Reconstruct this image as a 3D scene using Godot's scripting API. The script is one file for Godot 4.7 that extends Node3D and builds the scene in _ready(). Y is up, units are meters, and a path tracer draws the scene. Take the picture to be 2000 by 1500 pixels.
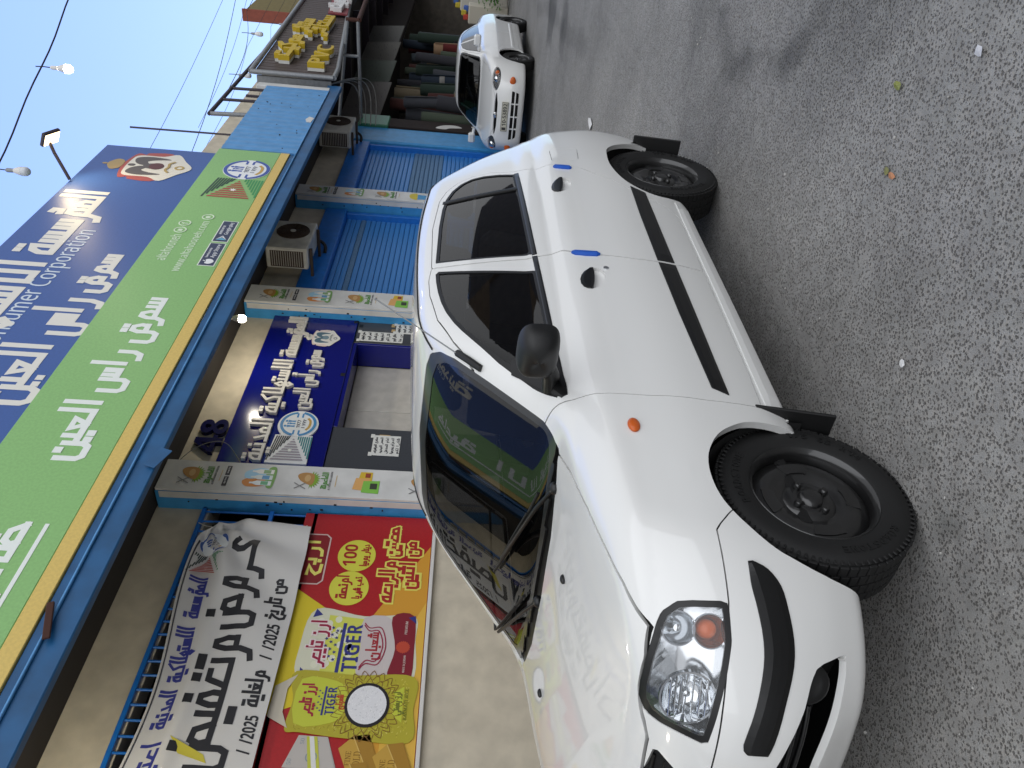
extends Node3D
# A shop street at dusk, photographed with the camera turned on its side: x runs along the shop fronts, y is up, z points from the shops to the street.

const SLOPE := 0.0206            # the street climbs gently along x
var M := {}                      # materials
var used := {}                   # names given so far


func _ready():
	camera_and_light()
	make_materials()
	ground()
	market_building()
	street_across()
	canopy_and_signs()
	entrance()
	left_bay()
	shutters()
	carpet_shop()
	lamps_and_wires()
	hatchback()
	far_car()
	litter()


func camera_and_light():
	var yaw := 0.6402
	var pitch := 0.0721
	var roll := 0.0604
	var fw := Vector3(cos(yaw) * cos(pitch), -sin(pitch), -sin(yaw) * cos(pitch))
	var r := fw.cross(Vector3.UP).normalized()
	var u := r.cross(fw)
	var r2 := r * cos(roll) + u * sin(roll)
	var u2 := u * cos(roll) - r * sin(roll)
	var cam := Camera3D.new()
	cam.name = "camera"
	cam.transform = Transform3D(Basis(-u2, r2, -fw), Vector3(-1.6775, 1.349, 2.2977))
	cam.fov = 51.23
	cam.near = 0.05
	cam.far = 900.0
	add_child(cam)
	cam.current = true
	var env := Environment.new()
	env.background_mode = Environment.BG_SKY
	var sky := Sky.new()
	var sm := ProceduralSkyMaterial.new()
	sm.sky_top_color = Color(0.51, 0.63, 0.91)
	sm.sky_horizon_color = Color(0.81, 0.93, 0.99)
	sm.sky_curve = 0.15
	sm.sky_energy_multiplier = 1.1
	sm.ground_horizon_color = Color(0.62, 0.66, 0.70)
	sm.ground_bottom_color = Color(0.30, 0.30, 0.30)
	sm.sun_angle_max = 1.0
	sky.sky_material = sm
	env.sky = sky
	env.background_energy_multiplier = 1.0
	env.tonemap_mode = Environment.TONE_MAPPER_LINEAR
	env.tonemap_exposure = 1.4
	env.sdfgi_enabled = true
	env.ssao_enabled = true
	env.ssil_enabled = true
	var we := WorldEnvironment.new()
	we.name = "world_environment"
	we.environment = env
	add_child(we)
	# the bright western sky after sunset: very wide and soft, from behind the camera
	var sun := DirectionalLight3D.new()
	sun.name = "evening_glow"
	sun.light_energy = 0.55
	sun.light_color = Color(0.97, 0.98, 1.0)
	sun.light_angular_distance = 105.0
	sun.shadow_enabled = true
	sun.look_at_from_position(Vector3(-5, 2.8, 9), Vector3.ZERO)
	add_child(sun)


# ------------------------------------------------------------------ naming
func numbered(called: String) -> String:
	var k: int = used.get(called, 0)
	used[called] = k + 1
	return called if k == 0 else "%s_%03d" % [called, k]


func thing(called: String, label: String, category: String, at := Vector3.ZERO, group := "") -> Node3D:
	var o := Node3D.new()
	o.name = numbered(called)
	add_child(o, true)
	o.position = at
	o.set_meta("label", label)
	o.set_meta("category", category)
	if group:
		o.set_meta("group", group)
	return o


func tag(o: Node, label: String, category: String, group := "") -> Node:
	o.set_meta("label", label)
	o.set_meta("category", category)
	if group:
		o.set_meta("group", group)
	return o


func part(called: String, mb: MB, mat: Material, parent: Node = null, label := "") -> MeshInstance3D:
	var o := MeshInstance3D.new()
	if mb.v.is_empty():
		print("EMPTY ", called, parent)
	o.mesh = mb.mesh()
	o.material_override = mat
	if parent == null:
		o.name = numbered(called)
		add_child(o, true)
	else:
		var k := 0
		var n := called
		while parent.has_node(NodePath(n)):
			k += 1
			n = "%s_%03d" % [called, k]
		o.name = n
		parent.add_child(o, true)
	if label:
		o.set_meta("label", label)
	return o


func copy_part(src: MeshInstance3D, parent: Node, called: String, at: Transform3D, mat: Material = null, k := 0) -> MeshInstance3D:
	var o := MeshInstance3D.new()
	o.mesh = src.mesh
	o.material_override = mat if mat else src.material_override
	o.name = called if k == 0 else "%s_%03d" % [called, k]
	o.transform = at
	parent.add_child(o, true)
	return o


func copy_thing(src: Node3D, called: String, label: String) -> Node3D:
	var c: Node3D = src.duplicate()
	c.name = numbered(called)
	add_child(c, true)
	c.set_meta("label", label)
	return c


# ------------------------------------------------------------------ mesh builder
class MB:
	var v := PackedVector3Array()
	var n := PackedVector3Array()
	var c := PackedColorArray()
	var col := Color.WHITE
	var t := Transform3D.IDENTITY
	var warp = null                # optional lambda: Vector3 -> Vector3, applied after t

	func put(p: Vector3, nn: Vector3) -> void:
		var q := t * p
		var m := (t.basis.inverse().transposed() * nn).normalized()
		if warp != null:
			var w: Vector3 = warp.call(q)
			var dx: Vector3 = warp.call(q + Vector3(0.01, 0, 0)) - w
			var dy: Vector3 = warp.call(q + Vector3(0, 0.01, 0)) - w
			var dz: Vector3 = warp.call(q + Vector3(0, 0, 0.01)) - w
			m = (Basis(dx * 100.0, dy * 100.0, dz * 100.0).inverse().transposed() * m).normalized()
			q = w
		v.append(q)
		n.append(m)
		c.append(col)

	func tri(a: Vector3, b: Vector3, d: Vector3, na: Vector3, nb: Vector3, nd: Vector3) -> void:
		put(a, na)
		put(b, nb)
		put(d, nd)

	func quad(a: Vector3, b: Vector3, d: Vector3, e: Vector3, nn: Vector3) -> void:
		tri(a, b, d, nn, nn, nn)
		tri(a, d, e, nn, nn, nn)

	func quadn(a: Vector3, b: Vector3, d: Vector3, e: Vector3, na: Vector3, nb: Vector3, nd: Vector3, ne: Vector3) -> void:
		tri(a, b, d, na, nb, nd)
		tri(a, d, e, na, nd, ne)

	func mesh() -> ArrayMesh:
		for i in range(0, v.size(), 3):
			var g := (v[i + 1] - v[i]).cross(v[i + 2] - v[i])
			if g.dot(n[i] + n[i + 1] + n[i + 2]) > 0.0:
				var p := v[i + 1]
				v[i + 1] = v[i + 2]
				v[i + 2] = p
				p = n[i + 1]
				n[i + 1] = n[i + 2]
				n[i + 2] = p
				var k := c[i + 1]
				c[i + 1] = c[i + 2]
				c[i + 2] = k
		var a := []
		a.resize(Mesh.ARRAY_MAX)
		a[Mesh.ARRAY_VERTEX] = v
		a[Mesh.ARRAY_NORMAL] = n
		a[Mesh.ARRAY_COLOR] = c
		var m := ArrayMesh.new()
		m.add_surface_from_arrays(Mesh.PRIMITIVE_TRIANGLES, a)
		return m

	func axis(i: int) -> Vector3:
		return Vector3(1 if i == 0 else 0, 1 if i == 1 else 0, 1 if i == 2 else 0)

	# a box round the centre o with chamfered edges
	func box(o: Vector3, s: Vector3, b := 0.004) -> void:
		var h := s * 0.5
		b = minf(b, minf(h.x, minf(h.y, h.z)) * 0.6)
		for i in 3:
			var j := (i + 1) % 3
			var k := (i + 2) % 3
			var ai := axis(i)
			var aj := axis(j)
			var ak := axis(k)
			for si in [-1.0, 1.0]:
				var f: Vector3 = o + ai * h[i] * si
				var x := aj * (h[j] - b)
				var y := ak * (h[k] - b)
				quad(f - x - y, f + x - y, f + x + y, f - x + y, ai * si)
				for sj in [-1.0, 1.0]:
					var p: Vector3 = o + ai * h[i] * si + aj * (h[j] - b) * sj
					var q: Vector3 = o + ai * (h[i] - b) * si + aj * h[j] * sj
					quad(p - y, p + y, q + y, q - y, (ai * si + aj * sj).normalized())
		for sx in [-1.0, 1.0]:
			for sy in [-1.0, 1.0]:
				for sz in [-1.0, 1.0]:
					var sg := Vector3(sx, sy, sz)
					var g := (h - Vector3(b, b, b)) * sg + o
					var nn := sg.normalized()
					tri(g + Vector3(b * sx, 0, 0), g + Vector3(0, b * sy, 0), g + Vector3(0, 0, b * sz), nn, nn, nn)

	# a straight bar from a to d, w wide in the plane and h thick
	static func new_bar(a: Vector3, d: Vector3, w: float, h: float) -> MB:
		var m := MB.new()
		var x := (d - a).normalized()
		var z := Vector3(0, 0, 1)
		m.t = Transform3D(Basis(x, z.cross(x).normalized(), z), (a + d) * 0.5)
		m.box(Vector3.ZERO, Vector3((d - a).length(), w, h), 0.004)
		return m

	# box from two corners
	func span(a: Vector3, d: Vector3, b := 0.004) -> void:
		box((a + d) * 0.5, (d - a).abs(), b)

	# an outline in x, y with thickness from z0 (back) to z1 (front)
	func prism(poly: PackedVector2Array, z0: float, z1: float, back := false) -> void:
		var ix := Geometry2D.triangulate_polygon(poly)
		for i in range(0, ix.size(), 3):
			var a := poly[ix[i]]
			var b := poly[ix[i + 1]]
			var d := poly[ix[i + 2]]
			var f := Vector3(0, 0, 1)
			tri(Vector3(a.x, a.y, z1), Vector3(b.x, b.y, z1), Vector3(d.x, d.y, z1), f, f, f)
			if back:
				tri(Vector3(a.x, a.y, z0), Vector3(b.x, b.y, z0), Vector3(d.x, d.y, z0), -f, -f, -f)
		if z1 - z0 < 0.0008:
			return
		var sg := -1.0 if Geometry2D.is_polygon_clockwise(poly) else 1.0
		for i in poly.size():
			var a := poly[i]
			var b := poly[(i + 1) % poly.size()]
			var e := (b - a).normalized()
			var nn := Vector3(e.y, -e.x, 0) * sg
			quad(Vector3(a.x, a.y, z0), Vector3(b.x, b.y, z0), Vector3(b.x, b.y, z1), Vector3(a.x, a.y, z1), nn)

	func rect(x0: float, y0: float, x1: float, y1: float, z0: float, z1: float) -> void:
		prism(PackedVector2Array([Vector2(x0, y0), Vector2(x1, y0), Vector2(x1, y1), Vector2(x0, y1)]), z0, z1)

	func ellipse(o: Vector2, rx: float, ry: float, z0: float, z1: float, seg := 32) -> void:
		var p := PackedVector2Array()
		for i in seg:
			var a := TAU * i / seg
			p.append(o + Vector2(cos(a) * rx, sin(a) * ry))
		prism(p, z0, z1)

	func ring(o: Vector2, rx: float, ry: float, w: float, z0: float, z1: float, a0 := 0.0, a1 := TAU, seg := 40) -> void:
		var p := PackedVector2Array()
		for i in seg + 1:
			var a := a0 + (a1 - a0) * i / seg
			p.append(o + Vector2(cos(a) * rx, sin(a) * ry))
		ribbon(p, w, z0, z1)

	# a stroke of width w along pts, mitred; its front climbs by a hair so that crossings never share a plane
	func ribbon(pts: PackedVector2Array, w: float, z0: float, z1: float, rise := 0.00012, round_end := false) -> void:
		var k := pts.size()
		if k < 2:
			return
		var l := PackedVector2Array()
		var r := PackedVector2Array()
		for i in k:
			var d0 := (pts[i] - pts[maxi(i - 1, 0)]).normalized()
			var d1 := (pts[mini(i + 1, k - 1)] - pts[i]).normalized()
			if i == 0:
				d0 = d1
			if i == k - 1:
				d1 = d0
			var m := (d0 + d1)
			m = m.normalized() if m.length() > 0.05 else d0
			var nn := Vector2(-m.y, m.x)
			var cosv := maxf(nn.dot(Vector2(-d0.y, d0.x)), 0.62)
			var e := Vector2.ZERO
			if round_end and (i == 0 or i == k - 1):
				e = d0 * w * 0.45 * (-1.0 if i == 0 else 1.0)
			l.append(pts[i] + e + nn * w * 0.5 / cosv)
			r.append(pts[i] + e - nn * w * 0.5 / cosv)
		var f := Vector3(0, 0, 1)
		for i in k - 1:
			var za := z1 + rise * i
			var zb := z1 + rise * (i + 1)
			quad(Vector3(l[i].x, l[i].y, za), Vector3(r[i].x, r[i].y, za), Vector3(r[i + 1].x, r[i + 1].y, zb), Vector3(l[i + 1].x, l[i + 1].y, zb), f)
			if z1 - z0 > 0.0015:
				var e1 := (l[i + 1] - l[i]).normalized()
				var n1 := Vector3(-e1.y, e1.x, 0)
				quad(Vector3(l[i].x, l[i].y, z0), Vector3(l[i + 1].x, l[i + 1].y, z0), Vector3(l[i + 1].x, l[i + 1].y, zb), Vector3(l[i].x, l[i].y, za), n1)
				var e2 := (r[i + 1] - r[i]).normalized()
				var n2 := Vector3(e2.y, -e2.x, 0)
				quad(Vector3(r[i].x, r[i].y, z0), Vector3(r[i + 1].x, r[i + 1].y, z0), Vector3(r[i + 1].x, r[i + 1].y, zb), Vector3(r[i].x, r[i].y, za), n2)
		if z1 - z0 > 0.0015:
			for i in [0, k - 1]:
				var dd := (pts[1] - pts[0]).normalized() * -1.0 if i == 0 else (pts[k - 1] - pts[k - 2]).normalized()
				quad(Vector3(l[i].x, l[i].y, z0), Vector3(r[i].x, r[i].y, z0), Vector3(r[i].x, r[i].y, z1), Vector3(l[i].x, l[i].y, z1), Vector3(dd.x, dd.y, 0))

	func tube(path: PackedVector3Array, rad: float, sides := 8, caps := true) -> void:
		var k := path.size()
		var d := (path[1] - path[0]).normalized()
		var a := d.cross(Vector3.UP if absf(d.y) < 0.9 else Vector3.RIGHT).normalized()
		var pv := []
		for i in k:
			var dd := (path[mini(i + 1, k - 1)] - path[maxi(i - 1, 0)]).normalized()
			a = (a - dd * a.dot(dd)).normalized()
			var b := dd.cross(a)
			var rg := []
			for s in sides:
				var an := TAU * s / sides
				rg.append(a * cos(an) + b * sin(an))
			pv.append(rg)
		for i in k - 1:
			for s in sides:
				var s2 := (s + 1) % sides
				var n0: Vector3 = pv[i][s]
				var n1: Vector3 = pv[i][s2]
				var n2: Vector3 = pv[i + 1][s2]
				var n3: Vector3 = pv[i + 1][s]
				quadn(path[i] + n0 * rad, path[i] + n1 * rad, path[i + 1] + n2 * rad, path[i + 1] + n3 * rad, n0, n1, n2, n3)
		if caps:
			for e in [0, k - 1]:
				var nn := (path[0] - path[1]).normalized() if e == 0 else (path[k - 1] - path[k - 2]).normalized()
				for s in range(1, sides - 1):
					tri(path[e] + pv[e][0] * rad, path[e] + pv[e][s] * rad, path[e] + pv[e][s + 1] * rad, nn, nn, nn)

	# turned about the y axis of x; prof holds (radius, height)
	func lathe(x: Transform3D, prof: PackedVector2Array, seg := 24, smooth := true) -> void:
		var keep := t
		t = t * x
		var k := prof.size()
		var pn := PackedVector2Array()
		for i in k - 1:
			var e := (prof[i + 1] - prof[i]).normalized()
			pn.append(Vector2(e.y, -e.x))
		for i in k - 1:
			var na := pn[i]
			var nb := pn[i]
			if smooth:
				if i > 0 and pn[i].dot(pn[i - 1]) > 0.6:
					na = (pn[i] + pn[i - 1]).normalized()
				if i < k - 2 and pn[i].dot(pn[i + 1]) > 0.6:
					nb = (pn[i] + pn[i + 1]).normalized()
			for s in seg:
				var a0 := TAU * s / seg
				var a1 := TAU * (s + 1) / seg
				var c0 := Vector3(cos(a0), 0, sin(a0))
				var c1 := Vector3(cos(a1), 0, sin(a1))
				var p := prof[i]
				var q := prof[i + 1]
				var up := Vector3.UP
				quadn(c0 * p.x + up * p.y, c1 * p.x + up * p.y, c1 * q.x + up * q.y, c0 * q.x + up * q.y, c0 * na.x + up * na.y, c1 * na.x + up * na.y, c1 * nb.x + up * nb.y, c0 * nb.x + up * nb.y)
		t = keep

	func ball(o: Vector3, rad: Vector3, seg := 16) -> void:
		var prof := PackedVector2Array()
		for i in 11:
			var a := -PI / 2 + PI * i / 10.0
			prof.append(Vector2(maxf(cos(a), 0.0), sin(a)))
		lathe(Transform3D(Basis.from_scale(rad), o), prof, seg)

	# lettering in a Latin face: fits w by h from the lower left corner x, y
	func latin(text: String, face: String, weight: int, x: float, y: float, w: float, h: float, z0: float, z1: float) -> void:
		var f := SystemFont.new()
		f.font_names = [face]
		f.font_weight = weight
		var tm := TextMesh.new()
		tm.font = f
		tm.text = text
		tm.font_size = 32
		tm.pixel_size = 0.01
		tm.depth = 0.1
		tm.curve_step = 3.0
		var bb := tm.get_aabb()
		var ar: Array = tm.surface_get_arrays(0)
		var pv: PackedVector3Array = ar[Mesh.ARRAY_VERTEX]
		var pn: PackedVector3Array = ar[Mesh.ARRAY_NORMAL]
		var ix: PackedInt32Array = ar[Mesh.ARRAY_INDEX] if ar[Mesh.ARRAY_INDEX] != null else PackedInt32Array(range(pv.size()))
		var sx := w / bb.size.x if w > 0.0 else h / bb.size.y
		var sy := h / bb.size.y
		for i in ix:
			var p := pv[i]
			put(Vector3(x + (p.x - bb.position.x) * sx, y + (p.y - bb.position.y) * sy, z0 + (z1 - z0) * (p.z + 0.05) / 0.1), pn[i])


# ------------------------------------------------------------------ Arabic lettering, drawn as strokes
func glyph(ch: String, jr: bool, jl: bool) -> Array:
	# strokes with x running leftwards from the right edge, baseline 0, an alif is 1 high; then the width
	var b := [[0, 0, 0.12, 0]] if jr else []
	var s0 := 0.0 if jr else 0.1
	match ch:
		"A":
			return [[[0, 0, 0.2, 0, 0.2, 1]], 0.34] if jr else [[[0.14, 1, 0.14, 0]], 0.3]
		"Z":   # lam-alif
			return [[[0, 0, 0.2, 0], [0.2, 1, 0.2, 0, 0.6, 0, 0.6, 1]], 0.74] if jr else [[[0.12, 1, 0.12, 0, 0.52, 0, 0.52, 1]], 0.66]
		"B", "N", "Y":
			if jl:
				return [[[0, 0, 0.36, 0], [0.18, 0, 0.18, 0.42]], 0.36] if jr else [[[0.1, 0.42, 0.1, 0, 0.36, 0]], 0.36]
			if ch == "B":
				return [[[0, 0, 0.95, 0, 0.95, 0.4]], 1.06] if jr else [[[0.1, 0.4, 0.1, 0, 1.0, 0, 1.0, 0.4]], 1.1]
			if ch == "N":
				return [b + [[0.12, 0.3, 0.12, -0.28, 0.22, -0.42, 0.6, -0.42, 0.7, -0.28, 0.7, 0.28]], 0.8]
			return [[[s0, 0, 0.3, 0, 0.3, -0.18, 0.16, -0.2, 0.16, -0.36, 0.3, -0.44, 0.8, -0.44, 0.9, -0.3, 0.9, 0]], 1.0]
		"J":
			if jl:
				return [[[s0, 0, 0.75, 0], [0.1, 0.42, 0.4, 0.42, 0.62, 0.02]], 0.75]
			return [[[0.6, 0.42, 0.1, 0.36, 0.42, 0.1, 0.6, -0.18, 0.46, -0.46, 0.08, -0.5]], 0.76]
		"D":
			return [b + [[0.34, 0.56, 0.14, 0.12, 0.14, 0, 0.52, 0]], 0.64]
		"R":
			return [[[0, 0, 0.14, 0, 0.18, -0.14, 0.3, -0.33, 0.56, -0.36]] if jr else [[0.12, 0.36, 0.12, -0.1, 0.26, -0.33, 0.54, -0.36]], 0.58]
		"S":
			if jl:
				return [[[0, 0, 0.88, 0], [0.16, 0, 0.16, 0.42], [0.43, 0, 0.43, 0.42], [0.7, 0, 0.7, 0.42]], 0.88] if jr else [[[0.1, 0.42, 0.1, 0, 0.82, 0], [0.36, 0, 0.36, 0.42], [0.62, 0, 0.62, 0.42]], 0.82]
			return [[[s0, 0.42 if not jr else 0.0, s0, 0, 0.64, 0], [0.16, 0, 0.16, 0.42], [0.4, 0, 0.4, 0.42], [0.64, 0.42, 0.64, -0.28, 0.74, -0.42, 1.14, -0.42, 1.24, -0.28, 1.24, 0.28]], 1.36]
		"C":
			var lp := [0.12, 0, 0.32, 0.36, 0.62, 0.38, 0.74, 0.2, 0.66, 0]
			if jl:
				return [[[s0, 0, 0.98, 0], lp, [0.84, 0, 0.84, 0.34]], 0.98]
			return [[[s0, 0, 0.84, 0], lp, [0.84, 0.3, 0.84, -0.28, 0.94, -0.42, 1.34, -0.42, 1.44, -0.28, 1.44, 0.28]], 1.56]
		"T":
			return [[[s0, 0, 0.9, 0], [0.12, 0, 0.32, 0.36, 0.62, 0.38, 0.74, 0.2, 0.66, 0], [0.26, 0.1, 0.26, 1]], 0.9 if jl else 1.0]
		"E":
			if jl:
				return [[[0, 0, 0.62, 0], [0.3, 0, 0.1, 0.4, 0.52, 0.4, 0.32, 0]], 0.62] if jr else [[[0.16, 0.46, 0.28, 0.55, 0.42, 0.54, 0.52, 0.42, 0.5, 0.28, 0.36, 0.16, 0.1, 0.06, 0.1, 0, 0.74, 0]], 0.72]
			return [[[0.14, 0.48, 0.34, 0.56, 0.5, 0.4, 0.34, 0.2, 0.58, 0.0, 0.62, -0.28, 0.42, -0.5, 0.1, -0.46]], 0.74]
		"F", "Q":
			var lq := [0.14, 0, 0.1, 0.22, 0.22, 0.46, 0.42, 0.46, 0.52, 0.22, 0.5, 0.02]
			if jl:
				return [[[s0, 0, 0.62, 0], lq], 0.62]
			if ch == "F":
				return [[[s0, 0, 1.1, 0, 1.1, 0.36], lq], 1.2]
			return [[[s0, 0, 0.5, 0], lq, [0.5, 0.14, 0.5, -0.26, 0.6, -0.42, 0.98, -0.42, 1.08, -0.28, 1.08, 0.22]], 1.18]
		"W":
			return [[[s0, 0, 0.48, 0], [0.14, 0, 0.1, 0.22, 0.22, 0.46, 0.4, 0.46, 0.5, 0.22, 0.5, -0.1, 0.62, -0.34, 0.86, -0.38]], 0.74]
		"K":
			if jl:
				return [([[0, 0, 0.2, 0]] if jr else []) + [[0.04, 0.98, 0.46, 0.68, 0.2, 0.34, 0.2, 0, 0.7, 0]], 0.7]
			return [[[s0, 0, 0.75, 0, 0.75, 1], [0.3, 0.2, 0.3, 0.42, 0.52, 0.42]], 0.88]
		"L":
			if jl:
				return [[[0, 0, 0.36, 0], [0.18, 0, 0.18, 1]], 0.36] if jr else [[[0.1, 1, 0.1, 0, 0.36, 0]], 0.36]
			return [b + [[0.14, 1, 0.14, -0.28, 0.24, -0.42, 0.6, -0.42, 0.7, -0.28, 0.7, 0]], 0.8]
		"M":
			var lm := [0.12, 0, 0.1, 0.3, 0.26, 0.42, 0.44, 0.34, 0.46, 0.02]
			if jl:
				return [[[s0, 0, 0.6, 0], lm], 0.6]
			return [[[s0, 0, 0.46, 0], lm, [0.46, 0.1, 0.46, -0.55]], 0.58]
		"H":
			if jl:
				return [[[0, 0, 0.62, 0], [0.3, 0, 0.12, 0.24, 0.3, 0.48, 0.5, 0.24, 0.34, 0], [0.3, 0, 0.14, -0.2, 0.3, -0.38, 0.48, -0.2, 0.34, 0]], 0.62] if jr else [[[0.1, 0, 0.66, 0], [0.12, 0, 0.1, 0.28, 0.3, 0.52, 0.52, 0.3, 0.5, 0.02], [0.3, 0.5, 0.32, 0.04]], 0.66]
			return [[[s0, 0, 0.55, 0], [0.14, 0, 0.14, 0.52, 0.4, 0.46, 0.55, 0.26, 0.55, 0.02]], 0.68]
		"X":
			return [[[0.46, 0.44, 0.18, 0.44, 0.16, 0.16, 0.42, 0.16], [0.1, 0.02, 0.52, 0.08]], 0.58]
		"-":
			return [[[0, 0, 0.5, 0]], 0.5]
	return [[], 0.4]


# shapes, dots above (+) or below (-); 9 is a hamza above
const LETTERS := {"ا": "A0", "أ": "A9", "ب": "B-1", "ت": "B2", "ث": "B3", "ج": "J-1", "ح": "J0", "خ": "J1", "د": "D0", "ذ": "D1", "ر": "R0", "ز": "R1", "س": "S0", "ش": "S3", "ص": "C0", "ض": "C1", "ط": "T0", "ع": "E0", "غ": "E1", "ف": "F1", "ق": "Q2", "ك": "K0", "ل": "L0", "م": "M0", "ن": "N1", "ه": "H0", "ة": "H2", "و": "W0", "ؤ": "W9", "ي": "Y-2", "ى": "Y0", "ئ": "Y9", "ء": "X0", "ـ": "-0"}


# -> [strokes, dots, width]: strokes as [[Vector2...]...] in a frame whose right end is x = 0
func arabic(text: String) -> Array:
	var strokes := []
	var dots := []
	var x := 0.0
	var i := 0
	while i < text.length():
		var ch := text[i]
		if not LETTERS.has(ch):
			x += 0.42
			i += 1
			continue
		var code: String = LETTERS[ch]
		var kind := code[0]
		var dd := int(code.substr(1))
		var jr := false
		if i > 0 and LETTERS.has(text[i - 1]):
			var pk: String = LETTERS[text[i - 1]]
			jr = not pk[0] in "ADRWX" and not (text[i - 1] == "ة")
			if i > 1 and text[i - 2] == "ل" and pk[0] == "A":
				jr = false
		var step := 1
		if kind == "L" and i + 1 < text.length() and LETTERS.has(text[i + 1]) and LETTERS[text[i + 1]][0] == "A":
			kind = "Z"
			step = 2
		var jl := false
		if i + step < text.length() and LETTERS.has(text[i + step]):
			jl = not kind in "ADRWXZ" and ch != "ة"
		var g := glyph(kind, jr, jl)
		var top := 0.0
		for s in g[0]:
			var pts := PackedVector2Array()
			for k in range(0, s.size(), 2):
				pts.append(Vector2(-x - float(s[k]), float(s[k + 1])))
				top = maxf(top, float(s[k + 1]))
			strokes.append(pts)
		var w: float = g[1]
		var cx := -x - (w * 0.5 if w < 0.9 else w * 0.55)
		if kind == "F" or kind == "Q":
			cx = -x - 0.34
		if dd == 9:
			strokes.append(PackedVector2Array([Vector2(cx + 0.02, top + 0.42), Vector2(cx + 0.16, top + 0.4), Vector2(cx + 0.14, top + 0.22), Vector2(cx - 0.08, top + 0.2)]))
		elif dd != 0:
			var k := absi(dd)
			var yy := maxf(top, 0.4) + 0.26 if dd > 0 else (-0.3 if jl or kind != "Y" else -0.74)
			if kind == "J" and dd < 0:
				yy = -0.3 if jl else -0.16
			if kind == "N" and not jl:
				yy = 0.34
			for q in mini(k, 2):
				dots.append(Vector2(cx + (0.13 - 0.26 * q if k > 1 else 0.0), yy))
			if k == 3:
				dots.append(Vector2(cx, yy + 0.24))
		x += w + (0.1 if not jl else 0.0)
		i += step
	return [strokes, dots, x]


# sets text with its right end at x1 and its baseline at y; alif height h, total width w (0: natural), stroke th
func write(mb: MB, text: String, x1: float, y: float, h: float, w: float, th: float, z0: float, z1: float, dot_cut := 0.62) -> void:
	var a := arabic(text)
	var sx: float = w / a[2] if w > 0.0 else h
	var k := 0
	for s in a[0]:
		var p := PackedVector2Array()
		for q in s:
			p.append(Vector2(x1 + q.x * sx, y + q.y * h))
		if mb.warp != null:
			p = densify(p, 0.04)
		mb.ribbon(p, th, z0, z1 + 0.00008 * k, 0.00001, true)
		k += 1
	for d in a[1]:
		var r := th * dot_cut
		var o := Vector2(x1 + d.x * sx, y + d.y * h)
		mb.rect(o.x - r, o.y - r, o.x + r, o.y + r, z0, z1 + 0.0018 + 0.00005 * k)
		k += 1


func densify(p: PackedVector2Array, step: float) -> PackedVector2Array:
	var r := PackedVector2Array()
	for i in p.size() - 1:
		var k := maxi(1, int(ceil(p[i].distance_to(p[i + 1]) / step)))
		for j in k:
			r.append(p[i].lerp(p[i + 1], float(j) / k))
	r.append(p[p.size() - 1])
	return r


func curve(p: PackedVector2Array, closed: bool, per: int) -> PackedVector2Array:
	var r := PackedVector2Array()
	var k := p.size()
	for i in (k if closed else k - 1):
		var a := p[(i - 1 + k) % k] if closed or i > 0 else p[0]
		var d := p[(i + 2) % k] if closed or i < k - 2 else p[k - 1]
		for j in per:
			r.append(p[i].cubic_interpolate(p[(i + 1) % k], a, d, float(j) / per))
	if not closed:
		r.append(p[k - 1])
	return r


func v2(a: Array) -> PackedVector2Array:
	var r := PackedVector2Array()
	for i in range(0, a.size(), 2):
		r.append(Vector2(a[i], a[i + 1]))
	return r


# ------------------------------------------------------------------ materials
func noise_image(size: int, freq: float, seed_: int, octaves: int, kind := FastNoiseLite.TYPE_SIMPLEX) -> Image:
	var f := FastNoiseLite.new()
	f.seed = seed_
	f.noise_type = kind
	f.frequency = freq
	f.fractal_octaves = octaves
	f.fractal_type = FastNoiseLite.FRACTAL_FBM if octaves > 1 else FastNoiseLite.FRACTAL_NONE
	if kind == FastNoiseLite.TYPE_CELLULAR:
		f.cellular_return_type = FastNoiseLite.RETURN_DISTANCE
		f.cellular_jitter = 0.9
	return f.get_seamless_image(size, size)


# grey texture lo..hi from noise, optionally speckled
func grain(lo: float, hi: float, freq: float, seed_: int, octaves := 3, size := 512) -> ImageTexture:
	var im := noise_image(size, freq, seed_, octaves)
	var o := Image.create(size, size, false, Image.FORMAT_RGB8)
	for y in size:
		for x in size:
			var g := lerpf(lo, hi, im.get_pixel(x, y).r)
			o.set_pixel(x, y, Color(g, g, g))
	return ImageTexture.create_from_image(o)


func mat(called: String, col: Color, rough: float, tex: Texture2D = null, scale := 1.0, metal := 0.0) -> StandardMaterial3D:
	var m := StandardMaterial3D.new()
	m.resource_name = called
	m.albedo_color = col
	m.roughness = rough
	m.metallic = metal
	if tex:
		m.albedo_texture = tex
		m.uv1_triplanar = true
		m.uv1_world_triplanar = true
		m.uv1_scale = Vector3.ONE * scale
	M[called] = m
	return m


func relief(m: StandardMaterial3D, tex: Texture2D, cm: float) -> void:
	m.heightmap_enabled = true
	m.heightmap_texture = tex
	m.heightmap_scale = cm


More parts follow.
